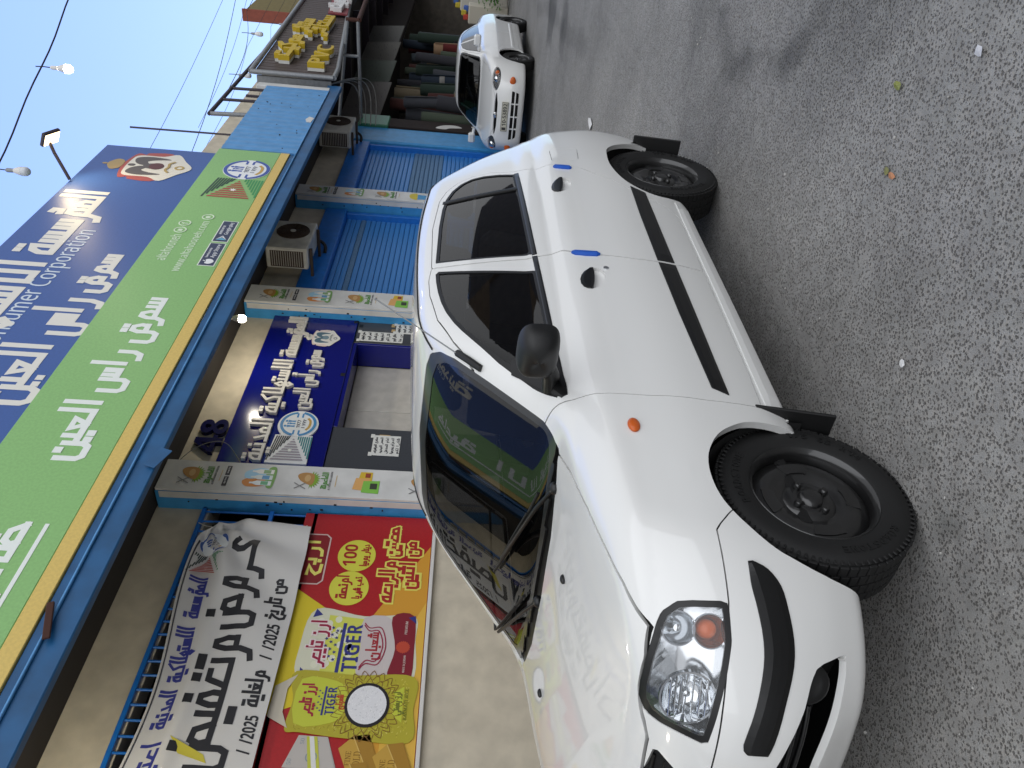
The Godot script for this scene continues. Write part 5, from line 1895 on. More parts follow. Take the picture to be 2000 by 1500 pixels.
# ------------------------------------------------------------------ lamps, bulbs and wires
func lamps_and_wires():
	# bulb under the canopy
	var b := thing("canopy_bulb", "lit white bulb hanging under the canopy by the house number", "bulb", Vector3(6.17, 3.82, -2.85))
	make_bulb(b, true, 0.17)
	bulb_light(b)
	# its fellows over the next bays to the left, whose light the upper wall and the banner catch
	for i in 2:
		var b2 := thing("canopy_bulb", ["lit white bulb hanging under the canopy before the cloth banner", "lit white bulb hanging under the canopy farthest left"][i], "bulb", Vector3([0.75, -2.9][i], 3.82, -2.7))
		make_bulb(b2, true, 0.17)
		bulb_light(b2)
	# festoon wire over the street
	var wa := PackedVector3Array()
	for i in 41:
		var t := i / 40.0
		var p := Vector3(3.2, 6.0, -2.55).lerp(Vector3(12.0, 6.0, 1.6), t)
		p.y -= 0.16 * sin(t * PI) + 0.012 * sin(t * 40.0) - 0.14
		wa.append(p)
	wire(wa, 0.0085, M.cable, "black festoon cable slung over the street with two bulbs")
	var names := ["lit festoon bulb over the street, in the middle of the cable", "unlit festoon bulb over the street near the sign's lamp"]
	for i in 2:
		var t: float = [0.481, 0.328][i]
		var p := wa[int(round(t * 40.0))]
		var f := thing("festoon_bulb", names[i], "bulb", p + Vector3(0, -0.27, 0))
		make_bulb(f, i == 0, 0.16)
		if i == 0:
			var fl := OmniLight3D.new()
			fl.name = "bulb_light"
			fl.light_energy = 0.12
			fl.light_color = Color(1.0, 0.97, 0.90)
			fl.light_size = 0.04
			fl.omni_range = 14.0
			fl.omni_attenuation = 2.0
			fl.shadow_enabled = true
			fl.position = Vector3(0, 0.02, 0)
			f.add_child(fl, true)
	var far_at := [Vector3(14.92, 5.5, -1.99), Vector3(13.62, 5.46, -2.4), Vector3(17.56, 5.55, -2.42), Vector3(17.3, 5.35, -2.6)]
	var fn := ["unlit bulb on the wires above the brown sign, farthest out over the road", "unlit bulb at the near corner of the brown sign", "unlit bulb above the roof pipe, upper of a pair", "unlit bulb above the roof pipe, lower of a pair"]
	for i in 4:
		var f := thing("festoon_bulb", fn[i], "bulb", far_at[i])
		make_bulb(f, false, 0.18)
	# flood lamp on the blue sign
	var fl2 := thing("sign_flood_lamp", "lit flood lamp on a dark arm above the blue sign", "lamp", Vector3(8.17, 6.38, -2.22))
	var arm := MB.new()
	arm.tube(PackedVector3Array([Vector3(0, 0, 0), Vector3(0.10, 0.16, 0.30), Vector3(0.16, 0.22, 0.42)]), 0.022)
	part("arm", arm, M.dark_pipe, fl2)
	var head := MB.new()
	var hy := Vector3(0.34, 0.80, 0.42).normalized()
	var hxx := Vector3(0.9, -0.3, 0.0).cross(hy).normalized()
	var hx := Transform3D(Basis(hy.cross(hxx), hy, hxx), Vector3(0.17, 0.20, 0.47))
	head.t = hx
	head.box(Vector3.ZERO, Vector3(0.26, 0.05, 0.20), 0.012)
	part("housing", head, M.dark_pipe, fl2)
	var gl := MB.new()
	gl.t = hx
	gl.box(Vector3(0, -0.028, 0), Vector3(0.22, 0.006, 0.16), 0.002)
	part("lamp_glass", gl, M.flood_lit, fl2)
	var sp := SpotLight3D.new()
	sp.name = "flood_light"
	sp.light_energy = 0.8
	sp.light_color = Color(1.0, 0.90, 0.70)
	sp.light_size = 0.09
	sp.spot_range = 14.0
	sp.spot_attenuation = 2.0
	sp.spot_angle = 62.0
	sp.spot_angle_attenuation = 0.8
	sp.shadow_enabled = true
	fl2.add_child(sp, true)
	var at := hx * Vector3(0, -0.05, 0)
	sp.transform = Transform3D(Basis.looking_at(hx.basis * Vector3(0, -1, 0), Vector3.RIGHT), at)
	# power lines
	var ws := [[Vector3(5.0, 6.75, -4.2), Vector3(17.2, 6.8, -1.94), Vector3(40, 7.2, 2.0), 0.2], [Vector3(10.5, 6.35, -4.1), Vector3(17.45, 6.6, -1.98), Vector3(34, 7.0, 3.0), 0.15], [Vector3(13.9, 6.6, -3.56), Vector3(18.4, 6.62, -2.2), Vector3(34, 6.9, 2.4), 0.1], [Vector3(12.8, 5.6, -2.4), Vector3(17.9, 6.5, -2.3), Vector3(34, 6.8, 1.0), 0.15], [Vector3(14.5, 5.7, -3.4), Vector3(19.2, 6.3, -2.9), Vector3(34, 6.4, -0.4), 0.12], [Vector3(13.2, 6.3, -3.7), Vector3(18.0, 6.6, -3.1), Vector3(34, 7.2, -1.0), 0.1], [Vector3(15.0, 5.7, -3.5), Vector3(20.2, 6.25, -3.1), Vector3(34, 6.5, -1.4), 0.1]]
	var wl := ["longest thin power line crossing above the mast", "second power line from the parapet out over the road", "third power line over the brown sign", "sagging cable from the near corner of the brown sign", "thin line to the rooftop billboard", "thin line along the parapet", "lowest thin line by the rooftop billboard"]
	for i in ws.size():
		var q := PackedVector3Array()
		for k in 2:
			for j in 13:
				var t := j / 12.0
				var p: Vector3 = ws[i][k].lerp(ws[i][k + 1], t)
				p.y -= ws[i][3] * sin(t * PI)
				if k == 1 and j == 0:
					continue
				q.append(p)
		wire(q, 0.006 if i in [1, 3] else 0.004, M.cable, wl[i])
	# loose cable bundle hanging at the corner of the brown sign
	for i in 4:
		var q := PackedVector3Array()
		for j in 21:
			var t := j / 20.0
			var p := Vector3(12.99, 3.92, -2.25).lerp(Vector3(14.1, 3.50 - 0.1 * i, -3.3), t)
			p.x += (1.3 + 0.16 * i) * sin(t * PI) * 0.9
			p.y -= (0.04 + 0.03 * i) * sin(t * PI)
			q.append(p)
		wire(q, 0.012 if i % 2 == 0 else 0.008, M.cable_grey, ["thick outer grey cable loop at the corner of the brown sign", "second grey cable loop at the corner of the brown sign", "third grey cable loop at the corner of the brown sign", "inner lowest grey cable loop at the corner of the brown sign"][i])
	var th := PackedVector3Array()
	for j in 25:
		var t := j / 24.0
		th.append(Vector3(4.33 - 0.05 * t, 4.1 - 0.75 * t + 0.02 * sin(t * 9.0), -3.46 + 0.12 * sin(t * PI)) + Vector3(0.30 * sin(t * PI), 0, 0))
	wire(th, 0.004, M.cable_grey, "thin stray wire looping beside the first printed pillar")


# such bulbs shine downwards and sideways; their white necks keep the light from the ceiling
func bulb_light(b: Node3D):
	var l := OmniLight3D.new()
	l.name = "bulb_light"
	l.light_energy = 0.5
	l.light_color = Color(1.0, 0.96, 0.88)
	l.light_size = 0.04
	l.omni_range = 16.0
	l.omni_attenuation = 2.0
	l.shadow_enabled = true
	b.add_child(l, true)
	l.position = Vector3(0, -0.012, 0)


func wire(p: PackedVector3Array, r: float, m: Material, label: String):
	var b := MB.new()
	var at := p[0]
	var q := PackedVector3Array()
	for x in p:
		q.append(x - at)
	b.tube(q, r, 6)
	var o := part("overhead_wire" if r < 0.0065 else "street_cable", b, m)
	o.position = at
	tag(o, label, "cable")


func make_bulb(b: Node3D, lit: bool, cord: float):
	var g := MB.new()
	g.lathe(Transform3D(Basis.from_scale(Vector3.ONE), Vector3.ZERO), v2([0.001, -0.058, 0.028, -0.052, 0.044, -0.03, 0.047, -0.005, 0.045, 0.02]), 20)
	part("bulb_glass", g, M.bulb_lit if lit else M.bulb_off, b)
	var k := MB.new()
	k.lathe(Transform3D.IDENTITY, v2([0.046, 0.02, 0.040, 0.05, 0.028, 0.085, 0.02, 0.10]), 20)
	part("bulb_neck", k, M.raised_white, b)
	var s := MB.new()
	s.lathe(Transform3D.IDENTITY, v2([0.021, 0.10, 0.022, 0.16, 0.014, 0.175, 0.004, 0.18]), 14)
	part("socket", s, M.raised_white if lit else M.galvanised, b)
	var c := MB.new()
	c.tube(PackedVector3Array([Vector3(0, 0.17, 0), Vector3(0.004, 0.17 + cord * 0.5, 0.003), Vector3(0, 0.17 + cord, 0)]), 0.006, 6)
	part("cord", c, M.raised_white if lit and cord > 0.3 else M.cable, b)


func litter():
	var its := [[6.33, -0.34, 0.10, "crumpled white paper scrap on the road before the saloon", Color(0.7, 0.7, 0.7)], [0.26, 1.02, 0.022, "tiny white fleck on the asphalt beside the front wheel", Color(0.75, 0.75, 0.75)], [0.52, 1.85, 0.03, "pale scrap near the right foreground", Color(0.6, 0.6, 0.62)], [0.86, 1.66, 0.03, "small green leaf on the asphalt", Color(0.22, 0.24, 0.05)], [0.74, 1.43, 0.022, "small olive leaf beside the orange one", Color(0.20, 0.20, 0.06)], [0.70, 1.43, 0.026, "small orange leaf on the asphalt", Color(0.5, 0.22, 0.10)]]
	var rng := RandomNumberGenerator.new()
	rng.seed = 3
	for q in its:
		var m := MB.new()
		m.col = q[4]
		var r: float = q[2]
		var pts := []
		for i in 7:
			var a := TAU * i / 7.0
			pts.append(Vector3(cos(a) * r * rng.randf_range(0.6, 1.0), rng.randf_range(0.003, r * 0.35), sin(a) * r * rng.randf_range(0.35, 0.7)))
		for i in 7:
			var a: Vector3 = pts[i]
			var b: Vector3 = pts[(i + 1) % 7]
			var c := Vector3(0, r * 0.28, 0)
			var nn := (b - a).cross(c - a).normalized()
			if nn.y < 0:
				nn = -nn
			m.tri(a, b, c, nn, nn, nn)
		var o := part("litter_scrap" if not "leaf" in q[3] else "fallen_leaf", m, M.goods)
		o.position = Vector3(q[0], gy(q[0]) + 0.002, q[1])
		tag(o, q[3], "leaf" if "leaf" in q[3] else "litter")
	var peb := MB.new()
	for i in 260:
		peb.col = Color(0.2, 0.19, 0.18).lerp(Color(0.42, 0.41, 0.39), rng.randf())
		var x := rng.randf_range(-1.2, 7.0)
		var z := rng.randf_range(-0.2, 2.3)
		var r := rng.randf_range(0.003, 0.008)
		peb.lathe(Transform3D(Basis.from_euler(Vector3(rng.randf(), rng.randf() * 6.0, 0)) * Basis.from_scale(Vector3(r, r * 0.6, r * 0.8)), Vector3(x, gy(x) + r * 0.4, z)), v2([0.01, -1, 0.85, -0.45, 0.9, 0.4, 0.3, 0.95, 0.01, 1]), 6, false)
	var po := part("loose_gravel", peb, M.goods)
	po.set_meta("kind", "stuff")
	tag(po, "loose grit strewn over the asphalt", "gravel")


# ------------------------------------------------------------------ car bodies: a field, meshed, then cut into panels
class Lut:
	var x0 := 0.0
	var k := 0.0
	var n := 0
	var a := PackedFloat32Array()

	func _init(xs: Array, ys: Array):
		x0 = xs[0]
		n = 512
		k = (n - 1) / (float(xs[-1]) - x0)
		var c := xs.size()
		var m := []
		for i in c:
			if i == 0:
				m.append((ys[1] - ys[0]) / (xs[1] - xs[0]))
			elif i == c - 1:
				m.append((ys[c - 1] - ys[c - 2]) / (xs[c - 1] - xs[c - 2]))
			else:
				var h0: float = xs[i] - xs[i - 1]
				var h1: float = xs[i + 1] - xs[i]
				m.append(((ys[i] - ys[i - 1]) / h0 * h1 + (ys[i + 1] - ys[i]) / h1 * h0) / (h0 + h1))
		a.resize(n)
		var j := 0
		for i in n:
			var x := x0 + i / k
			while j < c - 2 and x > xs[j + 1]:
				j += 1
			var h: float = xs[j + 1] - xs[j]
			var t := clampf((x - xs[j]) / h, 0.0, 1.0)
			a[i] = (2 * t * t * t - 3 * t * t + 1) * ys[j] + (t * t * t - 2 * t * t + t) * h * m[j] + (-2 * t * t * t + 3 * t * t) * ys[j + 1] + (t * t * t - t * t) * h * m[j + 1]

	func at(x: float) -> float:
		var f := clampf((x - x0) * k, 0.0, n - 1.001)
		var i := int(f)
		return a[i] + (a[i + 1] - a[i]) * (f - i)


class Shape:
	var side: Lut
	var plan: Lut
	var nose: Lut
	var hood: Lut
	var tail: Lut
	var roof: Lut
	var cab: Lut
	var cabx: Lut
	var rear: Lut
	var bottom := 0.245
	var bow := 0.30
	var bow2 := 0.8
	var ws := [0.24, 0.24, 0.985, 0.47, 0.72]      # windscreen: foot x, bow, foot y, slope
	var rq := 0.2
	var w0 := 0.0
	var w1 := 0.0
	var w2 := 0.0
	var w3 := 0.0
	var w4 := 0.0
	var wk := 1.0
	var crown := 0.035
	var fr := 0.22                                  # corner radii
	var P := PackedVector3Array()
	var N := PackedVector3Array()
	var T := PackedInt32Array()

	func f(p: Vector3) -> float:
		return core(p.x, p.y, absf(p.z), side.at(p.y), plan.at(p.x), nose.at(p.y), hood.at(p.x), tail.at(p.y), roof.at(p.x), cab.at(p.y), cabx.at(p.x), rear.at(p.y))

	func core(x: float, y: float, z: float, vs: float, vp: float, vn: float, vh: float, vt: float, vr: float, vc: float, vx: float, vq: float) -> float:
		var zz := z * z
		var a := z - vs - vp
		var e := maxf(z - 0.45, 0.0)
		var b := x - vn + bow * zz + bow2 * e * e
		var h := maxf(fr - absf(a - b), 0.0)
		a = maxf(a, b) + h * h * 0.25 / fr
		e = maxf(z - 0.5, 0.0)
		b = (y - vh + crown * zz + 0.22 * e * e) * 0.94
		h = maxf(0.09 - absf(a - b), 0.0)
		a = maxf(a, b) + h * h * 2.7778
		b = vt - x + 0.16 * zz
		h = maxf(0.25 - absf(a - b), 0.0)
		a = maxf(a, b) + h * h
		b = bottom - y
		h = maxf(0.05 - absf(a - b), 0.0)
		a = maxf(a, b) + h * h * 5.0
		var c := ((x + w0 + w1 * zz) * w3 + (y - w2) * w4) * wk
		e = maxf(z - 0.35, 0.0)
		b = y - vr + 0.055 * zz + 0.4 * e * e
		h = maxf(0.10 - absf(c - b), 0.0)
		c = maxf(c, b) + h * h * 2.5
		b = (z - vc - vx) * 0.94
		h = maxf(0.07 - absf(c - b), 0.0)
		c = maxf(c, b) + h * h * 3.5714
		b = vq - x + 0.16 * zz
		h = maxf(rq - absf(c - b), 0.0)
		c = maxf(c, b) + h * h * 0.25 / rq
		c = maxf(c, 0.7 - y)
		h = maxf(0.035 - absf(a - c), 0.0)
		return minf(a, c) - h * h * 7.1429

	func grad(p: Vector3) -> Vector3:
		var e := 0.003
		return Vector3(f(p + Vector3(e, 0, 0)) - f(p - Vector3(e, 0, 0)), f(p + Vector3(0, e, 0)) - f(p - Vector3(0, e, 0)), f(p + Vector3(0, 0, e)) - f(p - Vector3(0, 0, e))) / (2.0 * e)

	func settle(p: Vector3) -> Vector3:
		for i in 2:
			var g := grad(p)
			p -= g * (f(p) / maxf(g.length_squared(), 0.04))
		return p

	# surface nets over the half with z >= 0
	func build(lo: Vector3, hi: Vector3, h: float):
		var nx := int((hi.x - lo.x) / h) + 2
		var ny := int((hi.y - lo.y) / h) + 2
		var nz := int(hi.z / h) + 3
		w0 = ws[0]
		w1 = ws[1]
		w2 = ws[2]
		w3 = ws[3]
		w4 = ws[4]
		wk = 1.0 / sqrt(w3 * w3 + w4 * w4)
		var ox := []
		for i in nx + 4:
			var x := lo.x + i * h
			ox.append([plan.at(x), hood.at(x), roof.at(x), cabx.at(x)])
		var oy := []
		for i in ny + 4:
			var y := lo.y + i * h
			oy.append([side.at(y), nose.at(y), tail.at(y), cab.at(y), rear.at(y)])
		var val := PackedFloat32Array()
		val.resize(nx * ny * nz)
		val.fill(1.0)
		var B := 4
		var live := {}
		var oz := -0.5 * h
		for bx in range(0, nx, B):
			for by in range(0, ny, B):
				for bz in range(0, nz, B):
					var c := Vector3(lo.x + (bx + 1.5) * h, lo.y + (by + 1.5) * h, maxf(oz + (bz + 1.5) * h, 0.0))
					var fc := f(c)
					var near := absf(fc) < h * 6.5
					if near:
						live[Vector3i(bx, by, bz)] = true
					for ix in range(bx, mini(bx + B, nx)):
						for iy in range(by, mini(by + B, ny)):
							var at := (ix * ny + iy) * nz
							var qx: Array = ox[ix]
							var qy: Array = oy[iy]
							for iz in range(bz, mini(bz + B, nz)):
								val[at + iz] = core(lo.x + ix * h, lo.y + iy * h, absf(oz + iz * h), qy[0], qx[0], qy[1], qx[1], qy[2], qx[2], qy[3], qx[3], qy[4]) if near else fc
		var vid := {}
		var sy := nz
		var sx := ny * nz
		for b in live:
			for ix in range(b.x, mini(b.x + B, nx - 1)):
				for iy in range(b.y, mini(b.y + B, ny - 1)):
					for iz in range(b.z, mini(b.z + B, nz - 1)):
						var o: int = (ix * ny + iy) * nz + iz
						var s := 0
						var cr := [o, o + 1, o + sy, o + sy + 1, o + sx, o + sx + 1, o + sx + sy, o + sx + sy + 1]
						for q in 8:
							if val[cr[q]] < 0.0:
								s |= 1 << q
						if s == 0 or s == 255:
							continue
						var acc := Vector3.ZERO
						var cnt := 0
						for ed in [[0, 1], [2, 3], [4, 5], [6, 7], [0, 2], [1, 3], [4, 6], [5, 7], [0, 4], [1, 5], [2, 6], [3, 7]]:
							var a: int = ed[0]
							var d: int = ed[1]
							var fa := val[cr[a]]
							var fd := val[cr[d]]
							if (fa < 0.0) == (fd < 0.0):
								continue
							var t := fa / (fa - fd)
							var pa := Vector3(a >> 2, (a >> 1) & 1, a & 1)
							var pd := Vector3(d >> 2, (d >> 1) & 1, d & 1)
							acc += pa.lerp(pd, t)
							cnt += 1
						var p := Vector3(lo.x, lo.y, oz) + (Vector3(ix, iy, iz) + acc / cnt) * h
						if iz == 0:
							p.z = 0.0
						p = settle(p)
						if iz == 0:
							p.z = 0.0
						vid[o] = P.size()
						P.append(p)
						var g := grad(p)
						if iz == 0:
							g.z = 0.0
						N.append(g.normalized())
		for o in vid:
			var iz: int = o % nz
			for ax in 3:
				var st: int = [sx, sy, 1][ax]
				# the edge from corner (1,1,1)-ish: use the edge starting at this cell's own corner o along ax
				if (val[o] < 0.0) == (val[o + st] < 0.0):
					continue
				var u: int = [sy, 1, sx][ax]
				var w: int = [1, sx, sy][ax]
				if (u == 1 or w == 1) and iz == 0:
					continue
				var a = vid.get(o)
				var b = vid.get(o - u)
				var c = vid.get(o - u - w)
				var d = vid.get(o - w)
				if a == null or b == null or c == null or d == null:
					continue
				T.append_array(PackedInt32Array([a, b, c, a, c, d]))

	# cuts tris along dist(vertex) = 0 -> [inside (positive), outside]
	func split(tris: PackedInt32Array, dist) -> Array:
		var dv := {}
		var cut := {}
		var ins := PackedInt32Array()
		var outs := PackedInt32Array()
		for i in range(0, tris.size(), 3):
			var v := [tris[i], tris[i + 1], tris[i + 2]]
			var s := 0
			for j in 3:
				if not dv.has(v[j]):
					var d: float = dist.call(P[v[j]], N[v[j]])
					dv[v[j]] = d if absf(d) > 1e-6 else 1e-6
				if dv[v[j]] > 0.0:
					s |= 1 << j
			if s == 7:
				ins.append_array(PackedInt32Array(v))
			elif s == 0:
				outs.append_array(PackedInt32Array(v))
			else:
				var lone := 0
				for j in 3:
					if s == (1 << j) or s == 7 - (1 << j):
						lone = j
				var a: int = v[lone]
				var b: int = v[(lone + 1) % 3]
				var c: int = v[(lone + 2) % 3]
				var ab := edge_cut(cut, dv, a, b)
				var ac := edge_cut(cut, dv, a, c)
				if s == (1 << lone):
					ins.append_array(PackedInt32Array([a, ab, ac]))
					outs.append_array(PackedInt32Array([ab, b, c, ab, c, ac]))
				else:
					outs.append_array(PackedInt32Array([a, ab, ac]))
					ins.append_array(PackedInt32Array([ab, b, c, ab, c, ac]))
		return [ins, outs]

	func edge_cut(cut: Dictionary, dv: Dictionary, a: int, b: int) -> int:
		var key := Vector2i(mini(a, b), maxi(a, b))
		if cut.has(key):
			return cut[key]
		var t: float = dv[a] / (dv[a] - dv[b])
		cut[key] = P.size()
		P.append(P[a].lerp(P[b], t))
		N.append(N[a].lerp(N[b], t).normalized())
		dv[P.size() - 1] = 0.0
		return P.size() - 1

	# a panel from tris, pushed out by lift, its rim turned in by rim; sides: 1 near only, -1 far only, 0 both
	func panel(mb, tris: PackedInt32Array, lift: float, rim: float, sides := 0):
		var rims := {}
		if rim > 0.0:
			for i in range(0, tris.size(), 3):
				for j in 3:
					var a := tris[i + j]
					var b := tris[i + (j + 1) % 3]
					var key := Vector2i(mini(a, b), maxi(a, b))
					if rims.has(key):
						rims[key] = null
					else:
						rims[key] = [a, b, tris[i + (j + 2) % 3]]
		for s in [1.0, -1.0]:
			if sides != 0 and s * sides < 0.0:
				continue
			var m := Vector3(1, 1, s)
			for i in range(0, tris.size(), 3):
				var a := tris[i]
				var b := tris[i + 1]
				var c := tris[i + 2]
				mb.tri((P[a] + N[a] * lift) * m, (P[b] + N[b] * lift) * m, (P[c] + N[c] * lift) * m, N[a] * m, N[b] * m, N[c] * m)
			for k in rims:
				if rims[k] == null:
					continue
				var a: int = rims[k][0]
				var b: int = rims[k][1]
				if absf(P[a].z) < 1e-5 and absf(P[b].z) < 1e-5:
					continue
				var pa := P[a] + N[a] * lift
				var pb := P[b] + N[b] * lift
				var nn := (P[b] - P[a]).cross(N[a] + N[b]).normalized()
				if nn.dot(P[rims[k][2]] - P[a]) > 0.0:
					nn = -nn
				mb.quad(pa * m, pb * m, (pb - N[b] * rim) * m, (pa - N[a] * rim) * m, nn * m)

	# the point on the near side over x, y (search along z), lifted off it
	func on_side(x: float, y: float, lift: float) -> Vector3:
		var lo := 0.3
		var hi := 1.0
		for i in 26:
			var mid := (lo + hi) * 0.5
			if f(Vector3(x, y, mid)) < 0.0:
				lo = mid
			else:
				hi = mid
		var p := Vector3(x, y, lo)
		return p + grad(p).normalized() * lift

	# the point on the near front corner: u runs across it, sight along the diagonal
	func on_corner(u: float, y: float, lift: float) -> Vector3:
		var d := Vector3(0.70711, 0, 0.70711)
		var o := Vector3(-u * 0.70711, y, u * 0.70711)
		var lo := 0.0
		var hi := 1.6
		for i in 26:
			var mid := (lo + hi) * 0.5
			if f(o + d * mid) < 0.0:
				lo = mid
			else:
				hi = mid
		var p := o + d * lo
		return p + grad(p).normalized() * lift


static func poly_dist(poly: PackedVector2Array, box: Rect2, p: Vector2) -> float:
	# positive inside
	if not box.has_point(p):
		return -0.05
	var best := 1e9
	var inside := false
	var k := poly.size()
	var b := poly[k - 1]
	for i in k:
		var a := poly[i]
		var e := b - a
		var t := clampf((p - a).dot(e) / e.length_squared(), 0.0, 1.0)
		best = minf(best, p.distance_squared_to(a + e * t))
		if (a.y > p.y) != (b.y > p.y) and p.x < e.x * (p.y - a.y) / e.y + a.x:
			inside = not inside
		b = a
	return sqrt(best) * (1.0 if inside else -1.0)


static func bounds(poly: PackedVector2Array) -> Rect2:
	var r := Rect2(poly[0], Vector2.ZERO)
	for p in poly:
		r = r.expand(p)
	return r.grow(0.08)


static func even(p: PackedVector2Array, n: int) -> PackedVector2Array:
	var total := 0.0
	for i in p.size() - 1:
		total += p[i].distance_to(p[i + 1])
	var r := PackedVector2Array()
	var i := 0
	var done := 0.0
	for k in n:
		var want := total * k / (n - 1.0)
		while i < p.size() - 2 and done + p[i].distance_to(p[i + 1]) < want:
			done += p[i].distance_to(p[i + 1])
			i += 1
		r.append(p[i].lerp(p[i + 1], clampf((want - done) / maxf(p[i].distance_to(p[i + 1]), 1e-6), 0.0, 1.0)))
	return r


# a patch that lies on the body: two edge lines of equal length, thick
func side_strip(mb: MB, s: Shape, top: PackedVector2Array, low: PackedVector2Array, lift: float, corner := false, z := 1.0):
	var m := Vector3(1, 1, z)
	var rows := []
	if low.size() != top.size():
		low = even(low, top.size())
	for i in top.size():
		var row := []
		for k in 5:
			var q := top[i].lerp(low[i], k / 4.0)
			var base: Vector3 = s.on_corner(q.x, q.y, 0.0) if corner else s.on_side(q.x, q.y, 0.0)
			var nn := s.grad(base).normalized()
			var up := lift * (0.35 if k == 0 or k == 4 or i == 0 or i == top.size() - 1 else 1.0)
			row.append([base + nn * up, nn, base - nn * 0.004])
		rows.append(row)
	for i in rows.size() - 1:
		for k in 4:
			var a: Array = rows[i][k]
			var b: Array = rows[i + 1][k]
			var c: Array = rows[i + 1][k + 1]
			var d: Array = rows[i][k + 1]
			var nn: Vector3 = (b[0] - a[0]).cross(d[0] - a[0]).normalized()
			if nn.dot(a[1]) < 0.0:
				nn = -nn
			mb.quadn(a[0] * m, b[0] * m, c[0] * m, d[0] * m, a[1].lerp(nn, 0.5) * m, b[1].lerp(nn, 0.5) * m, c[1].lerp(nn, 0.5) * m, d[1].lerp(nn, 0.5) * m)
		for k in [0, 4]:
			var a: Array = rows[i][k]
			var b: Array = rows[i + 1][k]
			var nn: Vector3 = (b[0] - a[0]).cross(a[1]).normalized() * (1.0 if k == 0 else -1.0)
			mb.quad(a[0] * m, b[0] * m, b[2] * m, a[2] * m, nn * m)
	for i in [0, rows.size() - 1]:
		for k in 4:
			var a: Array = rows[i][k]
			var b: Array = rows[i][k + 1]
			var nn: Vector3 = (b[0] - a[0]).cross(a[1]).normalized() * (1.0 if i == 0 else -1.0)
			mb.quad(a[0] * m, b[0] * m, b[2] * m, a[2] * m, nn * m)


